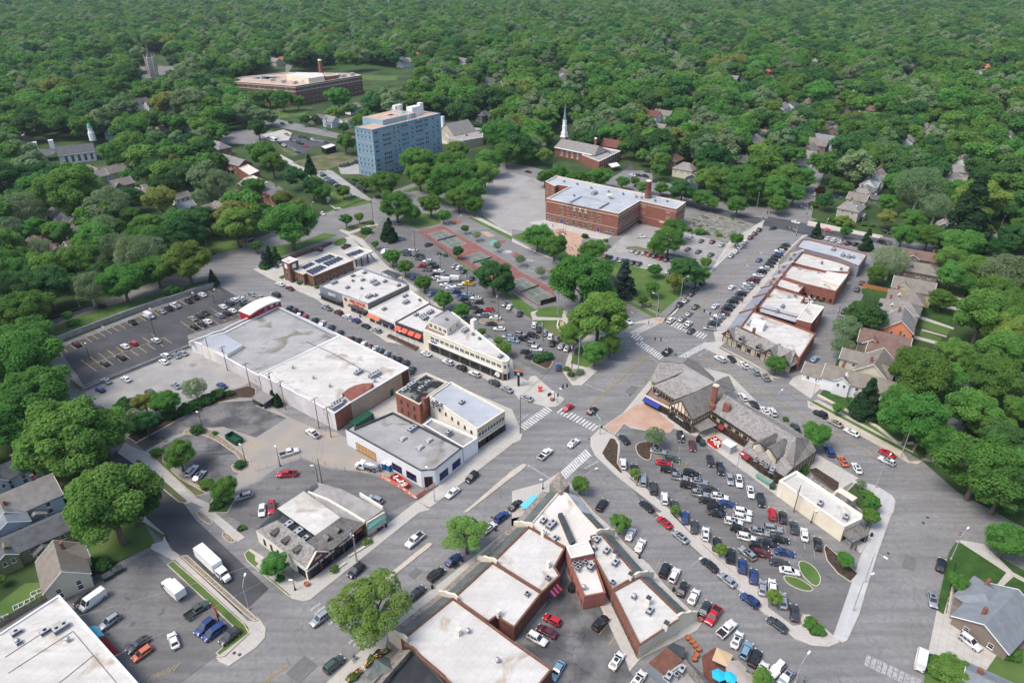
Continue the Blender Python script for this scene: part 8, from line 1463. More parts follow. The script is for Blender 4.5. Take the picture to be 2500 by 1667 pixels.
bays(5,(1340,480),(1900,830),14,(25,-18));bays(5,(420,800),(700,690),9,(50,20));bays(6,(880,780),(1480,860),10,(40,-30),w=.1);bays(15,(130,430),(260,430),5,(40,60));bays(15,(60,20),(420,330),4,(10,90));bays(12,(1350,1560),(1590,1450),5,(60,-70),Y_,.14);bays(1,(400,1250),(660,1305),10,(-8,14));bays(1,(220,1330),(400,1395),8,(12,-12))
for k,x,y in((6,2160,870),(6,2285,755),(6,1100,1300),(9,1530,1500)):strip_px(Q(k,x-10,y-8),Q(k,x+10,y+6),.5,ZP,'white_line','turn_arrow')
for k,x,y,sx,sy,m_ in((15,1300,462,4.8,2.6,'asphalt_lot'),(10,1100,440,5,2.6,'asphalt_lot'),(13,420,1440,5,4,'asphalt_lot'),(13,1460,560,3,2,'asphalt_lot')):
 p=W(k,x,y,.12);o=new('road_patch',MB().box(-sx/2,sx/2,-sy/2,sy/2,0,.006).mesh('road_patch',M[m_]),road,(p.x,p.y,.12),R(56))
MH=MB().lathe([(.38,0),(.38,.012)],14).mesh('manhole_cover',M['charcoal'])
for k,x,y in((10,1083,487),(15,1465,45),(15,1425,95),(13,2165,45),(10,705,890),(14,920,460),(9,1880,1275),(15,1105,375),(12,2150,1290),(12,2200,1305)):
 p=W(k,x,y,.19);new('manhole_cover',MH,road,(p.x,p.y,.19 if k==12 else .14))
SLB=MB().box(-.74,.74,-.74,.74,0,.022).mesh('paving_slab',M['concrete']);SLN=MB().box(-.86,.86,-.86,.86,0,.02).mesh('paving_slab',M['concrete_new'])
def pave(labstart,me,st,ang_,zmin,limit=290):
 t=[o for o,_ in[(q[0],0)for q in THINGS]if o['label'].startswith(labstart)][0];P=[v.co.xy for v in t.data.vertices][:];n=len(P);k=[v.co.z for v in t.data.vertices].index(max(v.co.z for v in t.data.vertices));z=max(v.co.z for v in t.data.vertices)
 top_=[v.co.xy for v in t.data.vertices if v.co.z<0];xs=np.array([p.x for p in top_]);ys=np.array([p.y for p in top_]);c_,s_=math.cos(ang_),math.sin(ang_);cand=[]
 cx0,cy0=xs.mean(),ys.mean();Rm=max(np.hypot(xs-cx0,ys-cy0));N_=int(Rm/st)+1
 for i in range(-N_,N_+1):
  for j in range(-N_,N_+1):
   c4=[(cx0+c_*(i*st+a)-s_*(j*st+b),cy0+s_*(i*st+a)+c_*(j*st+b))for a,b in((-st/2,-st/2),(st/2,-st/2),(st/2,st/2),(-st/2,st/2))]
   A_=np.array(c4)
   if inpoly(A_[:,0],A_[:,1],[(p.x,p.y)for p in top_]).all():cand.append((cx0+c_*i*st-s_*j*st,cy0+s_*i*st+c_*j*st))
 cand.sort(key=lambda p:math.hypot(*p))
 for x,y in cand[:limit]:new('paving_slab',me,t,(x,y,z+.001),ang_)
pave('bright newly laid',SLN,1.76,R(56),.15);pave('pavement along the slate',SLB,1.52,R(52),.15);pave('pale pavement in front of the mansard',SLB,1.52,R(52),.15);pave('long pale pavement dividing',SLB,1.52,R(-57),.15);pave('straight pale pavement',SLB,1.52,R(-45),.15)
tn=sheet('tennis_court_surface',QQ(5,"1475,560 1710,502 2350,862")+QQ(6,"60,920 375,1080 405,1190 240,1235 0,1090")+QQ(5,"1990,905 1880,830"),.16,'red_court','long dull red tennis court surface with three green courts','tennis court')
def court(k,q):
 v=[W(k,*t,.18)for t in q];MB().poly(v).part('court',M['green_court'],tn)
 ce=sum(v,Vector())/4;F2=lambda s,t:v[0].lerp(v[1],s).lerp(v[3].lerp(v[2],s),t)+Vector((0,0,.012))
 L_=[((.0,.0),(1,0)),((0,1),(1,1)),((0,0),(0,1)),((1,0),(1,1)),((.125,0),(.125,1)),((.875,0),(.875,1)),((.125,.23),(.875,.23)),((.125,.77),(.875,.77)),((.5,.23),(.5,.77))]
 for a,b in L_:MB().bar(F2(*a),F2(*b),.12,.01).part('court_line',M['white_line'],tn)
 a,b=F2(-.06,.5),F2(1.06,.5);nt=MB();nt.add([a,b,b+Vector((0,0,.95)),a+Vector((0,0,.95))],[(0,1,2,3)]);nt.part('net',M['green_court'],tn);MB().bar(a+Vector((0,0,.97)),b+Vector((0,0,.97)),.05,.09).part('net_band',M['white_paint'],tn)
court(5,[(1572,580),(1727,543),(1930,668),(1777,713)]);court(5,[(1897,787),(2060,745),(2258,865),(2105,912)]);court(6,[(-60,1020),(105,980),(375,1148),(238,1222)])
def fence(name,pts,h,label,m='galvanised',sp=3.0,rails=(.1,1.0),mesh=None,slat=None,z=.1):
 o=empty(name,(pts[0].x,pts[0].y,0),label,'fence')
 for a,b in zip(pts,pts[1:]):
  n=max(1,int((b-a).length/sp))
  for i in range(n+1):
   p=a.lerp(b,i/n);MB().bar((p.x,p.y,z),(p.x,p.y,h),.07,.07).part('post',M[m],o)
  for r_ in rails:MB().bar((a.x,a.y,z+h*r_*.98),(b.x,b.y,z+h*r_*.98),.05,.05).part('rail',M[m],o)
  if mesh:MB().bar((a.x,a.y,z+h*.5),(b.x,b.y,z+h*.5),.03,h*.95).part('screen',M[mesh],o)
  if slat:
   n=int((b-a).length/.3)
   for i in range(min(n,140)):p,q=a.lerp(b,(i+.08)/n),a.lerp(b,(i+.92)/n);MB().bar((p.x,p.y,z+h/2),(q.x,q.y,z+h/2),.04,h).part('board',M[slat],o)
 return o
WP=lambda k,s:[W(k,*map(float,t.split(',')),0)for t in s.split()]
fence('court_fence',WP(6,"400,1195 242,1268 0,1115")+WP(5,"1900,850 1500,575"),3.2,'dark wire fence along the near side of the red tennis courts','charcoal',4,(.5,1.0));fence('court_fence',WP(5,"1710,498 2350,855")+WP(6,"60,912 380,1075"),3.0,'wire fence along the far side of the red tennis courts','galvanised',5,(1.0,))
fence('wind_screen',WP(6,"262,1240 405,1200"),2.4,'black wind screen at the near end of the tennis courts','black_metal',3,(.1,1),mesh='black_metal')
fence('chainlink_fence',WP(9,"0,1190 410,1070 640,1140 820,1195 980,1180 1190,1270"),1.8,'thin wire fence around the sandy construction yard');fence('chainlink_fence',WP(8,"770,440 1740,60"),1.5,'wire fence on the wall edge below the sunken car park',sp=4)
fence('cedar_fence',WP(7,"862,1070 1130,1125"),1.9,'bright orange cedar board fence behind the row shops','cedar',slat='cedar');fence('black_fence',WP(15,"1715,490 1695,590 1675,680 1630,930"),1.1,'low black metal fence beside the mown corner lawn','black_metal',1.6)
fence('back_fence',WP(12,"-60,1090 540,735"),1.8,'grey board fence between the back garden and the store','grey_wood',slat='grey_wood');fence('school_fence',WP(6,"1895,830 2000,720 2200,520"),1.6,'wire fence beside the allotment garden pavement')
def wall_top(name,k,pts,h,w,m,label,z=0.0):
 v=WP(k,pts)if isinstance(pts,str)else pts;b=MB()
 for a,c in zip(v,v[1:]):b.bar((a.x,a.y,z+h/2),(c.x,c.y,z+h/2),w,h)
 return b.top(name,[M[m]],label,'wall')
wall_top('retaining_wall',4,"540,1568 1280,1290 2010,1055",2.3,.5,'concrete_wall','long stained concrete retaining wall at the back of the sunken car park');wall_top('retaining_wall',8,"525,270 765,448",1.6,.4,'concrete_wall','short concrete wall at the left end of the sunken car park');wall_top('retaining_wall',8,"765,448 1780,35",1.0,.4,'concrete_wall','low concrete wall between the sunken and pale car parks')
fence('guard_rail',[Vector((p.x,p.y,0))for p in WP(4,"470,1560 1270,1265 2000,1030")],3.2,'green guard rail on top of the retaining wall','dumpster_green',3,(.8,1))
for i,(x,y)in enumerate(((950,1428),(1380,1262),(1770,1115))):p=W(4,x,y,1.6);MB().box(p.x-.5,p.x+.5,p.y-.45,p.y-.4,1.1,2.0).top('parking_sign',[M['white_paint']],f"small white sign on the retaining wall, {('leftmost', 'middle', 'rightmost')[i]} of three",'sign')
wall_top('garden_wall',11,"455,500 1000,790 1190,940 1330,940",.8,.6,'stone_trim','pale stone garden wall edging the white house lawn');wall_top('garden_wall',7,"375,475 780,560 1050,610",.9,.4,'stone_trim','pale stone wall before the big grey roofed house');wall_top('garden_wall',15,"1690,690 1640,930",.5,.3,'stone_trim','low stone edging beside the black garden fence')
wall_top('curved_bench_wall',6,"425,1385 415,1430 430,1465 470,1490 500,1480",.7,.5,'stone_trim','small curved stone bench wall in the park lawn');MB().poly(WP(6,"435,1390 475,1385 490,1470 450,1465")).top('mulch_circle',[M['sand']],'reddish mulch patch inside the curved bench wall','mulch','structure').location.z=.2
wall_top('brick_garden_wall',5,"210,850 690,665",1.0,.4,'brick','low red brick wall behind the bank car park');wall_top('yard_wall',13,"850,420 1060,290",.6,.5,'stone_trim','low white planter wall before the mansard shop');wall_top('yard_wall',13,"690,570 830,470",.6,.5,'stone_trim','second low planter wall nearer the corner gable')
cf_=fence('construction_fence',WP(9,"1140,1250 1290,1330 1470,1450 1685,1300"),1.5,'bright orange construction fence banner at the cut off corner','galvanised',2.5,(.1,1),mesh='orange');P_=WP(9,"1140,1250 1290,1330 1470,1450 1685,1300")
for a,b,t in((P_[0],P_[1],.4),(P_[1],P_[2],.3),(P_[1],P_[2],.85),(P_[2],P_[3],.6)):
 p=a.lerp(b,t);strokes(cf_,(2,6),(p.x,p.y-.06,.95),b-a,.6,'white_paint')
def skip(k,x,y,L,Wd,h,m,ang,label,cat='skip',fill=None):
 p=W(k,x,y,h*.6);o=empty('skip',(p.x,p.y,.13),label,cat,None,ang);THINGS[-1][1]=Q(k,x,y);b=MB()
 b.box(-L/2,L/2,-Wd/2,-Wd/2+.1,0,h);b.box(-L/2,L/2,Wd/2-.1,Wd/2,0,h);b.box(-L/2,-L/2+.1,-Wd/2+.1,Wd/2-.1,0,h);b.box(L/2-.1,L/2,-Wd/2+.1,Wd/2-.1,0,h);b.box(-L/2+.1,L/2-.1,-Wd/2+.1,Wd/2-.1,.1,.25)
 new('shell',b.mesh('shell',M[m]),o);r_=MB()
 for i in range(5):
  x_=-L/2+L*(i+.5)/5
  for s in(-1,1):r_.box(x_-.05,x_+.05,s*(Wd/2+.05)-.05,s*(Wd/2+.05)+.05,.05,h-.1)
 new('rib',r_.mesh('rib',M[m]),o)
 if fill:
  f=MB();rr=random.Random(3)
  for i in range(26):a=rr.uniform(0,3);q=Vector((rr.uniform(-L/2+.6,L/2-.6),rr.uniform(-Wd/2+.5,Wd/2-.5),h*.5+rr.uniform(0,.4)));f.bar(q-Vector((math.cos(a),math.sin(a),.2))*.5,q+Vector((math.cos(a),math.sin(a),.2))*.5,.35,.12,rr.choice((0,1,2)))
  fo=new('rubble',f.mesh('rubble',[M['white_paint'],M['stone_trim'],M['galvanised']]),o);fo['kind']='stuff'
 return o
ang=lambda k,a,b:math.atan2(*(W(k,*b,0)-W(k,*a,0)).yx)if False else math.atan2((W(k,*b,0)-W(k,*a,0)).y,(W(k,*b,0)-W(k,*a,0)).x)
skip(8,2150,885,5.6,2.6,1.6,'dumpster_green',ang(8,(2070,850),(2210,940)),'open dark green skip standing in the sandy yard',fill=None);skip(9,1320,1285,6.2,2.4,1.4,'red_paint',ang(9,(1220,1220),(1390,1360)),'red skip full of rubble beside the white corner building',fill=True)
skip(10,1868,925,3.8,3.2,1.2,'red_paint',ang(10,(1830,900),(1900,960)),'square bright red skip beside the timbered building',fill=True)
def dumpster(k,x,y,a,m='dumpster_green',label='',zz=.13):
 p=W(k,x,y,.8);o=empty('dumpster',(p.x,p.y,zz),label,'dumpster','dumpsters',a);THINGS[-1][1]=Q(k,x,y)
 new('bin',MB().add([(-1,-.6,0),(1,-.6,0),(1,.5,0),(-1,.5,0),(-1.05,-.75,1.1),(1.05,-.75,1.1),(1.05,.65,1.4),(-1.05,.65,1.4)],[(0,1,5,4),(1,2,6,5),(2,3,7,6),(3,0,4,7)]).mesh('bin',M[m]),o)
 for s in(-1,1):new('lid',MB().add([(s*.52-.5,-.78,1.13),(s*.52+.5,-.78,1.13),(s*.52+.5,.68,1.43),(s*.52-.5,.68,1.43)],[(0,1,2,3)]).mesh('lid',M['charcoal']if m!='black_metal' else M['black_metal']),o)
 for s in(-1,1):new('side_pocket',MB().box(s*1.08-.06,s*1.08+.06,-.3,.3,.5,.75).mesh('side_pocket',M[m]),o)
for k,x,y,a,m_,lab in((12,985,590,45,'dumpster_green','open green dumpster by the cream barn gabled house, left one'),(12,1082,530,45,'dumpster_green','green dumpster with closed lid by the barn gabled house, right one'),(10,1748,925,60,'dumpster_green','green dumpster left of the square red skip'),(10,1715,893,60,'black_metal','small black dumpster behind the green one at the timbered building'),(7,490,1185,-30,'dumpster_green','green dumpster in the alley below the brick wall, left one'),(7,557,1192,-30,'charcoal','dark dumpster in the alley below the brick wall, right one'),(7,780,940,-30,'dumpster_green','green dumpster at the back of the wide shop'),(5,1682,760,0,'dumpster_green','green dumpster in the long lot, left of the blue topped one'),(5,1740,775,0,'dumpster_green','green dumpster with blue lid in the long lot'),(6,1178,472,50,'dumpster_green','green dumpster in the inner corner of the school'),(14,550,690,60,'black_metal','black dumpster against the pink brick block'),(11,40,1320,60,'dumpster_green','green dumpster beside the long cream building')):dumpster(k,x,y,R(a),m_,lab)
gd=skip(9,972,725,7.5,3,2.6,'dumpster_green',ang(9,(920,770),(1030,700)),'large closed dark green compactor container beside the market hall','container');new('top',MB().box(-3.7,3.7,-1.45,1.45,2.55,2.65).mesh('top',M['dumpster_green']),gd)
for i,(x,y)in enumerate(((1180,1135),(1222,1150))):
 p=W(9,x,y,1.2);o=empty('portable_toilet',(p.x,p.y,.17),f"blue portable toilet with white roof, {('left', 'right')[i]} of the pair",'toilet','portable toilets',R(-35));new('cabin',MB().box(-.6,.6,-.6,.6,0,2.1).mesh('cabin',M['blue_plastic']),o);new('roof',MB().add([(-.65,-.65,2.1),(.65,-.65,2.1),(.65,.65,2.1),(-.65,.65,2.1),(0,-.6,2.4),(0,.6,2.4)],[(0,1,4),(2,3,5),(1,2,5,4),(3,0,4,5)]).mesh('roof',M['white_paint']),o);new('door',MB().box(-.4,.4,-.63,-.6,.15,1.9).mesh('door',M['blue_plastic']),o)
shd=empty('timber_shed',W(9,70,570,0),'open fronted dark timber shed with grey mono pitch roof','shed',None,R(-35))
new('wall',MB().box(-3,3,1.7,1.8,0,2.8).box(-3,-2.9,-1.8,1.7,0,2.6).box(2.9,3,-1.8,1.7,0,2.6).box(-3,1.0,-1.8,-1.7,0,2.3).mesh('wall',M['charcoal']),shd);new('roof',MB().add([(-3.3,-2.1,2.35),(3.3,-2.1,2.35),(3.3,2.1,3.0),(-3.3,2.1,3.0),(-3.3,-2.1,2.2),(3.3,-2.1,2.2),(3.3,2.1,2.85),(-3.3,2.1,2.85)],[(0,1,2,3),(0,4,5,1),(1,5,6,2),(3,7,4,0)]).mesh('roof',M['shingle_grey']),shd)
ks=empty('glass_kiosk',W(1,665,1350,0),'little flat roofed glass kiosk beside the small far car park','kiosk');_,P,c=bld('','','',[Q(1,598,1345),Q(1,690,1320),Q(1,730,1335),Q(1,640,1365)],4.5,'dark_glass','cream_light',par=.2,parm='cream_light',root=ks)
wb_=[W(10,1925,925,2.6),W(10,1975,895,2.6),W(10,2065,945,2.6),W(10,2010,975,2.6)];o=empty('cold_store_box',wb_[0].xy.to_3d(),'white topped grey cold store box beside the square red skip','cold store');MB().prism([v.xy for v in wb_],.1,2.6).part('side',M['galvanised'],o);MB().prism([v.xy for v in wb_],2.6,2.75).part('top',M['white_paint'],o)
gt=[W(10,2240,1215,1.6),W(10,2262,1195,1.6),W(10,2400,1275,1.6),W(10,2378,1300,1.6)];o=empty('green_fan_unit',gt[0].xy.to_3d(),'long pale green fan unit on legs beside the timbered building','fan unit');MB().prism([v.xy for v in gt],.8,1.7).part('casing',M['copper_green'],o)
for i in range(4):p=gt[0].lerp(gt[3],.2+.2*i).lerp(gt[1].lerp(gt[2],.2+.2*i),.5);MB().lathe([(.35,1.7),(.35,1.75)],12,c=(p.x,p.y)).part('fan',M['clay_tile'],o)
# LAMPS, POLES, SIGNALS, WIRES
def lamp(k,x,y,h,dirpx,label,arm=2.4,m='galvanised',z=.15):
 p=W(k,x,y,z);q=W(k,x+dirpx[0],y+dirpx[1],z);d=(q-p).normalized();o=empty('street_lamp',p,label,'street lamp','street lamps');THINGS[-1][1]=Q(k,x,y)
 new('pole',MB().tube([(0,0,0),(0,0,h-.6)],[.14,.08],8).mesh('pole',M[m]),o);new('base',MB().lathe([(.28,0),(.22,.5)],8).mesh('base',M[m]),o)
 if arm:new('arm',MB().tube([(0,0,h-.7),tuple(d*arm*.4+Vector((0,0,h-.1))),tuple(d*arm+Vector((0,0,h+.1)))],.05,6).mesh('arm',M[m]),o)
 e=d*(arm+.35);a=math.atan2(d.y,d.x);hd=new('lamp_head',MB().box(-.45,.45,-.18,.18,-.08,.1).mesh('lamp_head',M['white_paint']),o,(e.x,e.y,h+.1),a)
for t in((9,1640,1465,9.5,(-60,-70),'tall street lamp at the cut off white corner',3.0),(13,932,465,9,(-40,-60),'tall dark lamp before the mansard corner shop',0),(12,2285,890,8,(25,-90),'street lamp beside the dark side street',2.4),(15,1680,430,8.5,(60,-60),'street lamp on the mown lawn corner',2.6),(15,780,900,10,(90,-60),'tall pole lamp on the new pavement, lower one',2.6),(15,885,640,10,(90,60),'tall pole lamp on the new pavement, upper one',2.0),(11,1218,1058,10,(30,-40),'street lamp at the end of the right verge',1.0),(11,992,1335,10,(80,-80),'street lamp by the new pavement bend',2.6),(11,40,690,9,(60,-50),'street lamp behind the timbered building roof',2.4),(11,390,585,9,(10,-30),'lamp at the white house drive corner',.8),(10,680,1400,8,(60,-20),'street lamp beside the stone prow tree',2.4),(10,410,560,6,(20,10),'short lamp on the plaza kerb by the junction',1.0),(10,1860,1110,6.5,(0,10),'thin lot lamp left of the cold store box',.4),(10,1525,1080,8,(10,-10),'utility lamp pole among the middle lot rows',.4),(10,2050,1225,8,(20,10),'thin pole lamp along the timbered building walk',.4),(8,1862,800,6,(-30,-20),'dark lot lamp on the gravel island, far one',.5,'charcoal'),(8,2255,1105,6,(-30,-20),'dark lot lamp on the gravel island, near one',.5,'charcoal'),(9,222,1140,6.5,(-20,-30),'dark lamp by the sandy yard fence',.5,'charcoal'),(9,575,1305,6.5,(-30,0),'dark lamp behind the grey rear roof',.6,'charcoal'),(8,828,165,7,(20,10),'dark lamp among the yellow bays',.3,'charcoal'),(4,1430,1530,9,(40,0),'dark double lamp in the sunken car park',1.0,'charcoal'),(4,1968,1210,6,(40,0),'small lamp near the top of the sunken car park',.8,'charcoal'),(4,732,1250,9,(-60,-40),'white street lamp on the shaded boulevard',2.4),(4,1905,735,8,(-60,-20),'street lamp at the boulevard corner lawn',2.6),(4,2278,680,7,(-50,-30),'street lamp left of the crosswalk road',2.0),(5,525,410,7,(60,-40),'street lamp by the far crosswalk',1.8),(5,1855,560,8,(70,-30),'street lamp on the painted play street, upper one',2.6),(6,165,900,8,(70,-30),'street lamp on the painted play street, lower one',2.6),(6,420,1310,11,(10,0),'bare tall pole on the small park lawn',0),(6,1545,1180,10,(70,-20),'street lamp beside the corner lawn kerb',2.4),(6,1325,1340,10,(-40,-10),'signal lamp post at the corner lawn',2.0),(6,2245,350,9,(0,-20),'street lamp at the upper junction',1.2),(7,385,470,8,(-40,-30),'lamp post before the big grey hipped house',1.4),(7,515,585,8,(30,-30),'street lamp above the short parked row',1.0),(7,2120,560,8,(20,-20),'lamp by the far right lane',1.6),(9,1300,110,8,(60,-50),'street lamp behind the market hall',2.4),(9,2160,520,8,(60,-50),'street lamp behind the tan corner building',2.4),(1,218,1090,8,(30,-20),'far street lamp on the high school lawn',1.4),(14,1610,700,8,(90,-60),'street lamp between the angled bays',2.6),(15,250,1568,7,(60,-80),'street lamp at the bottom picture edge',2.4),(13,360,712,3.2,(-5,0),'small black lantern on the corner grass',.2,'black_metal'),(10,283,1350,3.2,(-5,0),'small black lantern by the stone prow',.2,'black_metal'),(10,388,535,3.2,(-5,0),'small black lantern on the plaza kerb',.2,'black_metal'),(15,575,195,4,(5,0),'short brown lamp before the cream building',.2,'timber'),(15,395,95,4,(5,0),'brown post lamp along the cream building, upper one',.2,'timber')):lamp(*t)
POLES=[]
def upole(k,x,y,h,label,m='wood_pole',arm=2.6,tr=True,z=.1,lean=(0,0)):
 p=W(k,x,y,z);o=empty('utility_pole',p,label,'utility pole','utility poles');THINGS[-1][1]=Q(k,x,y);t=Vector((lean[0],lean[1],h))
 new('pole',MB().tube([(0,0,0),tuple(t)],[.17,.11],8).mesh('pole',M[m]),o);d=Vector((math.cos(GA),math.sin(GA),0))
 if arm:c=t-Vector((0,0,.5));new('crossarm',MB().bar(c-d*arm/2,c+d*arm/2,.12,.14).mesh('crossarm',M[m]),o)
 if arm:
  for s in(-.45,0,.45):q=t-Vector((0,0,.4))+d*arm*s;new('insulator',MB().lathe([(.06,0),(.05,.22)],6).mesh('insulator',M['white_paint']),o,q)
 if tr:q=t-Vector((.35,.1,2.2));new('transformer',MB().lathe([(.26,0),(.26,.8),(.1,.95)],10).mesh('transformer',M['galvanised']),o,q)
 POLES.append(p+t-Vector((0,0,.35)));return o
P0=[upole(9,172,550,11.5,'utility pole against the white market wall, leftmost of four'),upole(9,270,620,11,'utility pole against the white market wall, second of four'),upole(9,580,795,11.5,'utility pole by the market wall brick end, third of four',tr=False),upole(9,690,878,11.5,'utility pole by the market wall brick end, fourth of four',tr=False),upole(9,605,1290,8.5,'leaning pole behind the grey rear roof',arm=0,tr=False),upole(8,2090,265,10,'utility pole beside the metal roofed shed'),upole(8,2300,425,10,'utility pole by the pale lot right corner',tr=False),upole(8,1935,165,9,'leftmost pole at the long white wall',arm=0,tr=False),upole(13,925,455,11,'dark utility pole before the mansard shop front'),upole(5,1462,745,11,'tall pole in the packed long lot, farthest'),upole(5,1697,930,10,'pole in the packed long lot, second'),upole(5,1942,1150,11,'pole in the packed long lot, third'),upole(5,2225,1385,13,'tall twin pole on the narrow gravel island'),upole(6,285,1560,9,'pole at the wide end of the long lot'),upole(10,605,285,15,'tallest steel pole on the wedge pavement','galvanised',tr=False),upole(10,545,330,14,'wooden pole beside the tallest steel pole'),upole(10,75,840,14,'bare dark pole at the white corner pavement',arm=0,tr=False),upole(7,615,1430,9,'utility pole in the rear alley'),upole(7,965,890,8,'utility pole by the alley trees'),upole(7,1215,280,15,'tall utility pole among the right hand trees'),upole(7,1245,540,8,'pole with white bar by the white garage'),upole(11,235,1560,9,'utility pole behind the cream building wall'),upole(5,1075,445,11,'pole on the small grassy island',arm=0,tr=False),upole(5,870,290,8,'pole on the trail side grass',arm=0,tr=False),upole(10,1145,1325,6,'short pole in the mulch strip',arm=0,tr=False)]
def wire(a,b,sag=.8,off=0):
 n=8;d=Vector((math.cos(GA),math.sin(GA),0))*off;pts=[a.lerp(b,i/n)+d-Vector((0,0,sag*4*(i/n)*(1-i/n)))for i in range(n+1)];return pts
wr=empty('power_lines',POLES[9].xy.to_3d(),'thin sagging power lines strung between the poles','power line')
for i,j in((0,1),(1,2),(2,3),(3,4),(5,6),(6,0),(9,10),(10,11),(11,12),(12,13),(13,15),(15,16),(4,8),(17,18),(18,20),(20,19)):
 for o_ in(-.9,.9):MB().tube(wire(POLES[i],POLES[j],1.0,o_),.022,4,cap=False).part('wire',M['charcoal'],wr)
for(a,b)in((POLES[8],W(12,-100,1150,9)),(POLES[8],W(12,200,1700,9))):MB().tube(wire(a,b,2),.02,4,cap=False).part('wire',M['galvanised'],wr)
def signal(k,x,y,h,dpx,L,label):
 p=W(k,x,y,.17);q=W(k,x+dpx[0],y+dpx[1],.17);d=(q-p).normalized();o=empty('traffic_signal',p,label,'traffic signal','traffic signals');THINGS[-1][1]=Q(k,x,y);a=math.atan2(d.y,d.x)
 new('pole',MB().tube([(0,0,0),(0,0,h+1.5)],[.15,.1],8).mesh('pole',M['galvanised']),o);new('mast_arm',MB().tube([(0,0,h-.6),tuple(d*L*.3+Vector((0,0,h))),tuple(d*L+Vector((0,0,h+.2)))],[.1,.08,.05],8).mesh('mast_arm',M['galvanised']),o)
 for t in(.55,.97):
  s=new('signal_head',MB().box(-.2,.2,-.25,.25,-.6,.6).mesh('signal_head',M['black_metal']),o,tuple(d*L*t+Vector((0,0,h))),a)
  for j,cm in enumerate(('lamp_red','yellow_paint','copper_green')):new('lens',MB().tube([(.2,0,.38-.38*j),(.24,0,.38-.38*j)],.13,8).mesh('lens',M[cm]),s)
 new('signal_head',MB().box(-.2,.2,-.2,.2,-.5,.5).mesh('signal_head',M['black_metal']),o,(.3,0,3))
signal(10,805,850,6.0,(-140,-130),5.5,'traffic signal at the salmon plaza corner');signal(10,412,560,6,(90,-20),3.5,'traffic signal on the round ended pavement');signal(6,1330,1340,6.0,(-150,30),6.5,'traffic signal arm by the corner lawn');signal(10,1420,130,6.5,(-90,-10),5.0,'traffic signal behind the timbered roof');signal(6,1870,1470,6,(-180,-90),7,'long traffic signal arm over the shop row junction');signal(7,245,640,6,(-80,-20),5,'traffic signal at the far end of the shop row');signal(7,340,440,6,(-90,-30),5,'traffic signal by the big grey hipped house');signal(6,2290,480,6,(80,0),4,'traffic signal at the allotment corner')
vb=new('signal_banner',MB().box(-.45,.45,-.04,.04,3.0,3.9).mesh('signal_banner',M['signal_yellow']),None,tuple(W(10,805,850,0)+Vector((0,-.3,0))));reg(vb,'bright yellow crossing sign on the plaza corner signal','sign')
sg=empty('pylon_sign',W(10,60,405,.17),'black pylon sign with a round green emblem at the pavement tip','sign',None,R(-20));new('post',MB().box(-.35,.35,-.2,.2,0,5).mesh('post',M['black_metal']),sg);new('sign_board',MB().box(-1.5,1.5,-.3,.3,4.2,5.9).mesh('sign_board',M['black_metal']),sg);new('sign_cap',MB().add([(-1.6,-.5,5.9),(1.6,-.5,5.9),(1.6,.5,5.9),(-1.6,.5,5.9),(0,-.1,6.7),(0,.1,6.7)],[(0,1,4),(2,3,5),(1,2,5,4),(3,0,4,5)]).mesh('sign_cap',M['terracotta']),sg);new('emblem',MB().tube([(0,-.3,5.05),(0,-.34,5.05)],.6,18).mesh('emblem',M['copper_green']),sg);new('emblem_figure',MB().tube([(0,-.34,5.0),(0,-.36,5.0)],.26,12).bar((-.32,-.35,5.25),(-.32,-.35,4.75),.03,.1).bar((.32,-.35,5.25),(.32,-.35,4.75),.03,.1).bar((-.14,-.35,5.36),(.14,-.35,5.36),.03,.1).mesh('emblem_figure',M['white_paint']),sg)
ty_=empty('pylon_sign',W(12,2010,1000,.17),'red slanting pylon sign above the lower left lot','sign',None,R(-48));new('post',MB().tube([(0,0,0),(0,0,4)],.12,8).mesh('post',M['black_metal']),ty_);new('sign_board',MB().box(-1.9,1.9,-.12,.12,3.2,4.3).mesh('sign_board',M['dark_red']),ty_)
hr_=empty('heart_sculpture',W(10,258,455,.17),'red heart shaped sculpture on the round ended pavement','sculpture');new('base',MB().box(-.7,.7,-.4,.4,0,.25).mesh('base',M['bright_red']),hr_)
hp=[(16*math.sin(t)**3/17,(13*math.cos(t)-5*math.cos(2*t)-2*math.cos(3*t)-math.cos(4*t))/17)for t in np.linspace(0,6.283,25)[:-1]]
hb=MB();n_=24;hb.add([(x*.9,-.25,1.35+z*.9)for x,z in hp]+[(x*.9,.25,1.35+z*.9)for x,z in hp],[tuple(range(n_)),tuple(range(n_,2*n_))[::-1]]+[(i,n_+i,n_+(i+1)%n_,(i+1)%n_)for i in range(n_)]);new('heart',hb.mesh('heart',M['coral']),hr_)
ste=empty('pavement_sign',W(15,1740,255,.15),'red and white no entry sign on the lawn corner','sign');new('post',MB().tube([(0,0,0),(0,0,2.2)],.04,6).mesh('post',M['galvanised']),ste);new('plate',MB().box(-.4,.4,-.04,0,1.7,2.5).mesh('plate',M['red_paint']),ste);new('bar',MB().box(-.3,.3,-.06,-.04,2.02,2.18).mesh('bar',M['white_paint']),ste)
pb_=empty('climbing_frame',W(6,450,590,.1),'brown climbing frame with slide on the sand play area','playground frame',None,R(30))
for x in(-2,0,2):
 for y in(-1,1):new('post',MB().box(x-.08,x+.08,y-.08,y+.08,0,3).mesh('post',M['brick_brown']),pb_)
new('deck',MB().box(-2,2,-1,1,1.3,1.42).mesh('deck',M['deck_wood']),pb_);new('slide',MB().bar((0,-1,1.4),(.4,-3.6,.15),.7,.1).mesh('slide',M['cream_light']),pb_);new('top_rail',MB().box(-2,2,-.05,.05,2.95,3.05).mesh('top_rail',M['brick_brown']),pb_)
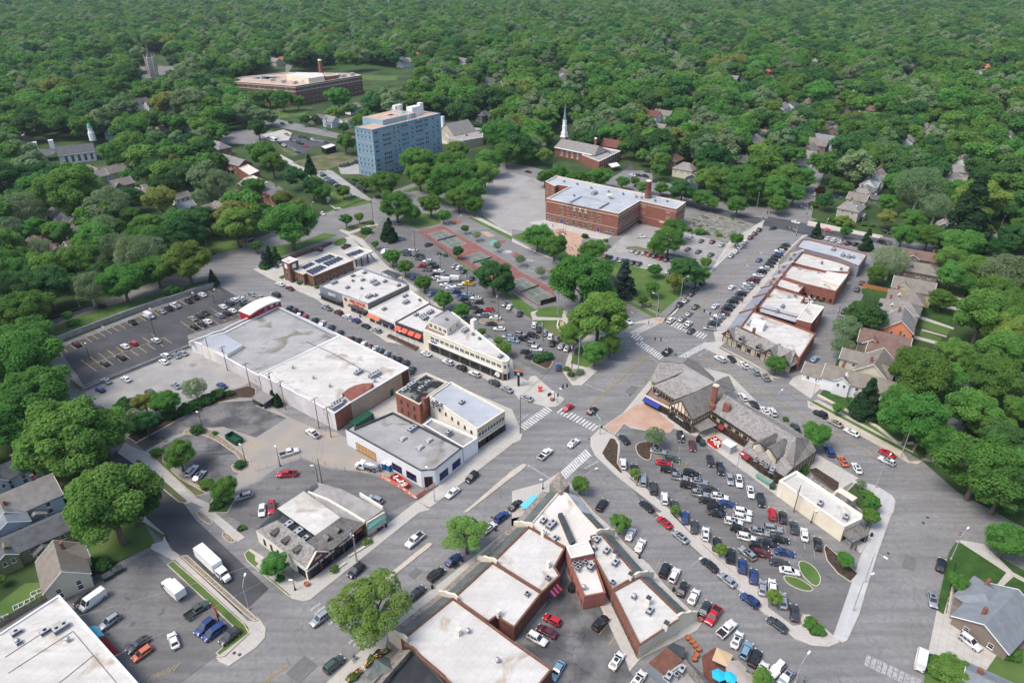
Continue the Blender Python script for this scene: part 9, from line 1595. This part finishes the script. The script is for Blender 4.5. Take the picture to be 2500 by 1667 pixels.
def umb(k,x,y,r,m,label,h=2.7,sq=False):
 p=W(k,x,y,h);o=empty('parasol',(p.x,p.y,.12),label,'parasol','patio parasols',random.uniform(0,1));THINGS[-1][1]=Q(k,x,y);n=4 if sq else 6;b=MB();v=[(r*math.cos(6.2832*i/n),r*math.sin(6.2832*i/n),h-.45)for i in range(n)];b.add(v+[(0,0,h)],[(i,(i+1)%n,n)for i in range(n)]);b.add(v+[(a,c,d-.18)for a,c,d in v],[(i,n+i,n+(i+1)%n,(i+1)%n)for i in range(n)]);new('canopy',b.mesh('canopy',M[m]),o);new('pole',MB().tube([(0,0,0),(0,0,h)],.04,6).mesh('pole',M['timber']),o);new('foot',MB().lathe([(.35,0),(.3,.1)],10).mesh('foot',M['charcoal']),o)
umb(14,1900,1482,1.5,'turquoise','turquoise hexagonal patio parasol, left of the pair');umb(14,2008,1498,1.5,'turquoise','turquoise hexagonal patio parasol, right of the pair');umb(14,1935,1320,2.4,'beige_cloth','large square beige parasol over the brown patio',sq=True);umb(14,2060,1425,2.2,'taupe_cloth','greyish parasol right of the turquoise pair');umb(14,2140,1520,2.0,'taupe_cloth','lowest greyish parasol at the picture edge')
MB().poly([W(14,*t,.13)for t in((1740,1320),(1860,1240),(2080,1370),(2180,1620),(1900,1700),(1760,1500))]).top('patio',[M['brick_dark']],'reddish brown brick patio under the turquoise parasols','patio','structure')
for i,(x,y)in enumerate(((2085-460,0),)):pass
POT=MB().lathe([(.42,0),(.6,.75),(.65,.8),(.55,.8),(.5,.55)],12).mesh('pot',M['terracotta'])
for i,(x,y)in enumerate(((1613,1152),(1650,1185),(1682,1222),(1710,1255),(1690,1308),(1672,1345))):p=W(14,x,y,.6);o=new('clay_pot',POT,None,(p.x,p.y,.13));reg(o,'big round terracotta pot on the cafe forecourt','pot','terracotta pots',px=Q(14,x,y));THINGS[-1].append('row')
p=W(10,365,530,.6);reg(new('clay_pot',POT,None,(p.x,p.y,.17)),'terracotta pot beside the plaza kerb lantern','pot');p=W(14,1725,985,.6);reg(new('clay_pot',POT,None,(p.x,p.y,.17)),'terracotta pot at the end of the right wing','pot');p=W(13,465,665,.4);reg(new('clay_pot',POT,None,(p.x,p.y,.17)),'brown pot at the gabled corner shop','pot')
BIN=MB().lathe([(.28,0),(.32,.9),(.3,1.0),(.1,1.1)],12).mesh('bin',M['black_metal'])
for k,x,y,w_ in((13,1195,125,'by the green awning'),(13,2200,160,'on the slate front pavement, upper one'),(13,1893,440,'on the slate front pavement, middle one'),(13,1618,690,'on the slate front pavement, lower one'),(14,1170,410,'at the right wing bays, upper one'),(14,1483,710,'at the right wing bays, middle one'),(14,1708,945,'at the right wing bays, lower one'),(9,1825,155,'before the wedge building'),(21,513,670,'before the signed restaurant'),(15,950,210,'on the new bright pavement')):
 p=W(k,x,y,.5);reg(new('litter_bin',BIN,None,(p.x,p.y,.17)),f'round black litter bin {w_}','litter bin','litter bins',px=Q(k,x,y))
def bench(k,x,y,a,lab):
 p=W(k,x,y,.4);o=empty('bench',(p.x,p.y,.17),lab,'bench','benches',R(a));THINGS[-1][1]=Q(k,x,y);new('seat',MB().box(-.8,.8,-.25,.25,.42,.48).mesh('seat',M['black_metal']),o);new('backrest',MB().box(-.8,.8,.22,.27,.5,.9).mesh('backrest',M['black_metal']),o)
 for s in(-1,1):new('leg',MB().box(s*.7-.04,s*.7+.04,-.22,.24,0,.42).mesh('leg',M['black_metal']),o)
bench(10,345,488,50,'black metal bench on the round ended pavement');bench(13,1835,490,50,'black metal bench before the slate fronted shops');bench(13,1140,150,50,'black metal bench under the green awning')
for i,(x,y)in enumerate(((1468,1112),(1535,1122),(1600,1128),(1787,880),(1815,862),(1840,848),(1862,838),(1880,830))):
 p=W(10,x,y,.6);b=MB().tube([(0,0,0),(0,0,1.1)],.09,8);reg(new('bollard',b.mesh('bollard',M['yellow_paint']),None,(p.x,p.y,.12)),'yellow steel bollard by the timbered building' if i>2 else 'yellow steel bollard in the lot middle','bollard','yellow bollards',px=Q(10,x,y));THINGS[-1].append('row')
tb2=empty('blue_tarp',W(10,150,1470,0),'bright sky blue tarpaulin along the main street pavement','tarpaulin');q=[W(10,*t,2.2)for t in((70,1500),(190,1400),(248,1405),(130,1535))]
for i in range(3):a=[q[0].lerp(q[1],(i+f_)/3)for f_ in(.03,.95)]+[q[3].lerp(q[2],(i+f_)/3)for f_ in(.95,.03)];MB().add(a+[Vector((v.x,v.y,1.9))for v in a],[(0,1,2,3),(0,4,5,1),(2,6,7,3)]).part('sheet',M['sky_blue'],tb2)
for v in q:MB().bar((v.x,v.y,.15),v,.08,.08).part('leg',M['galvanised'],tb2)
fg=empty('flag',W(13,1210,1115,0),'american flag hanging from the cream scalloped parapet','flag',None,R(50));new('pole',MB().tube([(0,0,4.0),(-1.2,-.9,6.2)],.04,6).mesh('pole',M['timber']),fg)
fm=MB()
for i in range(7):fm.box(-1.15,.35,-.93,-.91,4.2+i*.14,4.2+(i+1)*.14,i%2)
fm.box(-1.16,-.5,-.95,-.905,4.62,5.18,2);new('cloth',fm.mesh('cloth',[M['dark_red'],M['white_paint'],M['navy']]),fg)
def flowers(k,pts,lab,seed,w=.9):
 v=WP(k,pts);o=empty('flower_bed',v[0],lab,'flower bed');r_=random.Random(seed);bx_=MB()
 for a,b in zip(v,v[1:]):bx_.bar((a.x,a.y,.35),(b.x,b.y,.35),w,.5)
 bx_.part('planter_box',M['timber'],o);f=MB()
 for a,b in zip(v,v[1:]):
  for i in range(int((b-a).length*40)):
   p=a.lerp(b,r_.random())+Vector((r_.uniform(-.45,.45),r_.uniform(-.45,.45),r_.uniform(.6,1.2)));d=Vector((r_.uniform(-1,1),r_.uniform(-1,1),.4)).normalized()*.14;e=Vector((-d.y,d.x,.05));f.add([p-d,p+e,p+d,p-e],[(0,1,2,3)],r_.choice((0,0,0,0,1,2,3)))
 q=f.part('flowers',[M['leaf_green'],M['coral'],M['yellow_paint'],M['white_paint']],o);q['kind']='stuff'
flowers(13,"1000,1430 1140,1320 1230,1260",'long planter of mixed flowers before the stone gable shop',1);flowers(13,"840,1560 960,1460",'flower planter at the bottom edge of the main street',2,1.4);flowers(13,"990,310 1050,260",'small flower planter under the shop sign',4,.8);flowers(13,"690,560 750,510",'small flower planter near the corner gable',5,.8);flowers(21,"1150,1050 1180,1035",'flowers at the end of the long timber planter',6,.8)
for i,(x,y,sx)in enumerate(((340,735,2.4),(275,812,2),(170,862,2),(30,975,2))):
 p=W(12,x,y,.3);o=empty('growing_frame',(p.x,p.y,.12),'white framed garden growing bed','growing frame','white growing frames',R(40));THINGS[-1][1]=Q(12,x,y);THINGS[-1].append('row')
 for a in((-1,-1,1,-1),(1,-1,1,1),(1,1,-1,1),(-1,1,-1,-1),(0,-1,0,1)):new('board',MB().bar((a[0]*sx/2,a[1]*.7,.25),(a[2]*sx/2,a[3]*.7,.25),.08,.3).mesh('board',M['white_paint']),o)
rr=random.Random(9)
for i in range(34):
 x,y=rr.uniform(1640,2170),rr.uniform(400,620)
 if not inpoly(np.array([Q(6,x,y)[0]]),np.array([Q(6,x,y)[1]]),QQ(6,"1600,440 1720,390 2060,430 2220,500 1990,650 1850,620 1580,560"))[0]:continue
 p=W(6,x,y,.2);o=empty('raised_bed',(p.x,p.y,.1),'weathered timber raised bed in the allotment garden','raised bed','allotment beds',R(rr.choice((-34,56))));THINGS[-1][1]=Q(6,x,y);THINGS[-1].append('row')
 L_,w_=rr.uniform(2.2,4.5),rr.uniform(1,1.5);new('frame',MB().box(-L_/2,L_/2,-w_/2,w_/2,0,.35).mesh('frame',M['grey_wood']),o);new('soil',MB().box(-L_/2+.1,L_/2-.1,-w_/2+.1,w_/2-.1,.3,.37).mesh('soil',M[rr.choice(('soil','hedge_bed','lawn_dry','hedge_bed'))]),o)
for k,s,m_,lab in((5,"1790,480 1830,455 1890,462 1870,480 1830,490",'terracotta','faded red painted shape, upper'),(5,"2060,560 2120,555 2200,600 2130,610",'brick_tan','faded orange painted shape'),(5,"2140,660 2180,630 2230,650 2200,680 2150,685",'copper_green','faded teal painted circle, upper'),(5,"2210,640 2290,635 2280,665 2230,665",'red_court','faded red painted shape beside the teal circle'),(5,"2240,740 2290,725 2350,735 2340,755 2270,755",'bluegrey_roof','faded blue painted shape'),(6,"0,770 40,745 65,760 20,795",'red_court','faded red painted shape at the street bend'),(6,"165,885 190,875 217,885 195,900 170,898",'copper_green','small teal painted circle, lower'),(6,"300,915 370,905 380,920 330,935",'red_court','faded red painted shape, lower'),(6,"120,820 160,805 220,825 170,838",'white_line_worn','white painted snail shape')):
 sheet('painted_ground_game',QQ(k,s),.14,m_,lab+' on the play street','ground painting')
# PEOPLE
mat('skin',(.45,.27,.19),rough=.6);mat('hair',(.05,.03,.02),rough=.7);mat('denim',(.06,.09,.16),rough=.9);mat('dark_trousers',(.03,.03,.035),rough=.9);mat('pink_cloth',(.55,.2,.25),rough=.9);mat('teal_cloth',(.08,.3,.32),rough=.9)
def person_meshes():
 b=MB();
 tor=[(.0,.0,.86),(0,0,.95),(0,0,1.15),(0,0,1.38),(0,0,1.46),(0,0,1.50)]
 bm=bmesh.new();vs=[(0,0,.95),(0,0,1.15),(0,0,1.35),(0,0,1.47),(0,0,1.56),(0,.19,1.40),(.03,.25,1.15),(.12,.24,.92),(0,-.19,1.40),(-.05,-.25,1.14),(.06,-.24,.90),(0,.09,.90),(.1,.10,.50),(.06,.10,.06),(.2,.10,.03),(0,-.09,.90),(-.08,-.10,.50),(-.2,-.10,.08),(-.08,-.10,.03)]
 es=[(0,1),(1,2),(2,3),(3,4),(2,5),(5,6),(6,7),(2,8),(8,9),(9,10),(0,11),(11,12),(12,13),(13,14),(0,15),(15,16),(16,17),(17,18)]
 rd=[.13,.12,.15,.06,.055,.06,.045,.032,.06,.045,.032,.10,.065,.045,.04,.10,.065,.045,.04]
 me=bpy.data.meshes.new('pb');me.from_pydata(vs,es,[]);o=bpy.data.objects.new('pb',me);COL.objects.link(o);md=o.modifiers.new('s','SKIN');me.skin_vertices[0].data[0].use_root=True
 for i,r_ in enumerate(rd):me.skin_vertices[0].data[i].radius=(r_,r_)
 o.modifiers.new('u','SUBSURF').levels=1
 dg=bpy.context.evaluated_depsgraph_get();m2=bpy.data.meshes.new_from_object(o.evaluated_get(dg));bpy.data.objects.remove(o);m2.name='body'
 hd=bmesh.new();bmesh.ops.create_icosphere(hd,subdivisions=2,radius=.115,matrix=Matrix.Translation((.01,0,1.67))@Matrix.Diagonal((1,.85,1.15,1)));mh=bpy.data.meshes.new('head');hd.to_mesh(mh);hd.free()
 hh=bmesh.new();bmesh.ops.create_icosphere(hh,subdivisions=2,radius=.125,matrix=Matrix.Translation((-.02,0,1.70))@Matrix.Diagonal((1,.9,1.05,1)));mi=bpy.data.meshes.new('hair');hh.to_mesh(mi);hh.free();mi.materials.append(M['hair'])
 return m2,mh,mi
PB,PH,PHR=person_meshes()
PB.materials.clear()
for m_ in('white_paint','denim','skin'):PB.materials.append(M[m_])
for p in PB.polygons:
 z=p.center.z;y=abs(p.center.y);p.material_index=1 if z<.95 and y<.2 else 2 if(z>1.49 or(y>.2 and z<1.2))else 0;p.use_smooth=True
PH.materials.append(M['skin'])
def person(k,x,y,label,top='white_paint',legs='denim',rz=0.,z=.15,s=1.0):
 p=W(k,x,y,z+.8);o=empty('person',(p.x,p.y,z),label,'person',None,rz);THINGS[-1][1]=Q(k,x,y);b=new('body',PB,o);b.material_slots[0].link='OBJECT';b.material_slots[0].material=M[top];b.material_slots[1].link='OBJECT';b.material_slots[1].material=M[legs];new('head',PH,o);new('hair',PHR,o);o.scale=(s,s,s)
person(13,905,1325,'person in dark top walking along the main street pavement','dark_trousers','dark_trousers',.9);person(13,890,1360,'small person in pink beside the white stroller','pink_cloth','pink_cloth',.9,s=.75);person(15,335,1540,'person in teal top crossing at the bottom edge','teal_cloth','dark_trousers',1.2,.12)
person(6,1253,1395,'person in dark clothes on the upper crosswalk','dark_trousers','dark_trousers',.3,.12);person(4,1870,1450,'person in white top among the sunken lot cars','white_paint','denim',1,.1);person(4,2252,1150,'person in blue near the sunken lot entrance','navy','dark_trousers',1,.12);person(4,2280,1135,'person in black near the sunken lot entrance','dark_trousers','dark_trousers',1,.12)
person(6,375,508,'adult standing on the pale school apron','dark_trousers','dark_trousers',1);person(15,770,300,'person in blue seated near the cream building terrace','navy','denim',1);person(15,805,330,'person in dark red near the cream building terrace','dark_red','dark_trousers',1)
for k,x,y in((7,150,745),(7,120,790),(6,2260,1040),(6,2150,1130),(6,1990,1330),(6,2118,1200),(13,1440-10,330)):
 if k!=13:person(k,x,y,'person in dark clothes walking before the row shops','dark_trousers','dark_trousers',1);THINGS[-1].append('row');THINGS[-1][0]['group']='people before the row shops'
for x,y in((520,690),(545,700),(580,680),(597,685),(560,720),(530,730),(575,740),(575,800),(600,770),(500,700)):person(6,x,y,'child playing on the orange sand area',random.choice(('dark_trousers','navy','white_paint','pink_cloth')),'dark_trousers',random.uniform(0,6),.1,.75);THINGS[-1].append('row');THINGS[-1][0]['group']='children on the sand play area'
stv=empty('stroller',W(13,905,1350,.17),'white stroller with dark wheels on the main street pavement','stroller',None,.9);new('seat',MB().box(-.35,.4,-.25,.25,.45,.95).mesh('seat',M['white_paint']),stv);new('hood',MB().box(-.4,0,-.27,.27,.9,1.15).mesh('hood',M['denim']),stv)
for x in(-.35,.35):
 for y in(-.25,.25):new('wheel',MB().tube([(x,y-.02,.14),(x,y+.02,.14)],.14,8).mesh('wheel',M['rubber']),stv)
# AIR: faint haze over the distance
hzb=MB().box(-3600,3600,-420,4200,-1,133.5)
hm=bpy.data.materials.new('haze');hm.use_nodes=True;ht=hm.node_tree;ht.nodes.clear();ho=ht.nodes.new('ShaderNodeOutputMaterial');hv=ht.nodes.new('ShaderNodeVolumePrincipled');hv.inputs['Color'].default_value=(.72,.86,.92,1);hv.inputs['Density'].default_value=HAZE;hv.inputs['Anisotropy'].default_value=.2;ht.links.new(hv.outputs[0],ho.inputs['Volume'])
if HAZE>0:
 ho_=new('haze',hzb.mesh('haze',hm));reg(ho_,'thin pale blue summer haze lying over the whole district','haze',None,'stuff')
# LABELS
LM=[('blue tower',970,350),('old high school',720,225),('spired church',1435,380),('red brick school',1500,500),('stone steeple',370,170),('white church',170,365),('stone church',1125,320),('brick bank',790,650),('tennis courts',1180,640),('wedge building',1150,830),('market hall',800,900),('sunken car park',400,780),('dark side street',500,1250),('mansard shop',760,1290),('white corner building',1000,1080),('timbered building',1750,1000),('cream building',2000,1230),('orange gabled house',2200,780),('long white house',2110,920),('grey hipped house',2080,500),('main junction',1620,860),('brick terrace',640,460),('pale blue house',40,1210),('stripy mown lawn',2390,1370),('salmon plaza',1540,1010),('allotment garden',1760,545),('right picture edge',2470,700),('left picture edge',30,700),('stone prow',1370,1170),('shop row',1950,700),('far orange roof',2405,160),('far red roof',1885,165),('far top corner',2450,40),('cabin fork road',640,330),('top left corner',40,40),('patio parasols',1790,1640),('crowded lot',1800,1250),('right wing shops',1550,1400),('play yard',1240,480),('corner lawn',1620,700)]
LM=[l for l in LM if l[0]!='cabin fork road']
ORD='first second third fourth fifth sixth seventh eighth ninth tenth eleventh twelfth thirteenth fourteenth fifteenth sixteenth seventeenth eighteenth nineteenth twentieth'.split()
NUM='zero one two three four five six seven eight nine ten eleven twelve thirteen fourteen fifteen sixteen seventeen eighteen nineteen twenty'.split()
for t in THINGS:
 if t[-1]=='auto':
  x,y=t[1];l=min(LM,key=lambda l:math.hypot((l[1]-x),(l[2]-y)*1.4));dx,dy=x-l[1],(y-l[2])*1.3;d=math.hypot(dx,dy)
  rel=('left of' if dx<0 else 'right of')if abs(dx)>abs(dy)else('behind' if dy<0 else 'in front of')
  near='close ' if d<70 else 'well ' if d>210 else ''
  if rel in('left of','right of'):near='just ' if d<70 else 'far ' if d>210 else ''
  t[0]['label']=f"{t[0]['label']} {near}{rel} the {l[0]}"
groups={}
for t in THINGS:
 if t[0].get('kind')in('structure','stuff'):continue
 groups.setdefault(t[0]['label'],[]).append(t)
for lab,ts in groups.items():
 if len(ts)<2:continue
 for t in ts:
  if t[1]is None:t[1]=proj(t[0].location)[:2]
 ts.sort(key=lambda t:t[1][0]);n=len(ts)
 tot=NUM[n]if n<=20 else str(n)
 for i,t in enumerate(ts):
  if i==0:s=f'leftmost of {tot}'
  elif i==n-1:s=f'rightmost of {tot}'
  elif i<n/2:s=f'{ORD[i]} from left of {tot}' if i<20 else f'{i + 1}th from left of {tot}'
  else:j=n-1-i;s=f'{ORD[j]} from right of {tot}' if j<20 else f'{j + 1}th from right of {tot}'
  t[0]['label']=f'{lab}, {s}'
print('things',len(THINGS),'meshes',len(bpy.data.meshes),'tris',sum(len(m.polygons)for m in bpy.data.meshes))
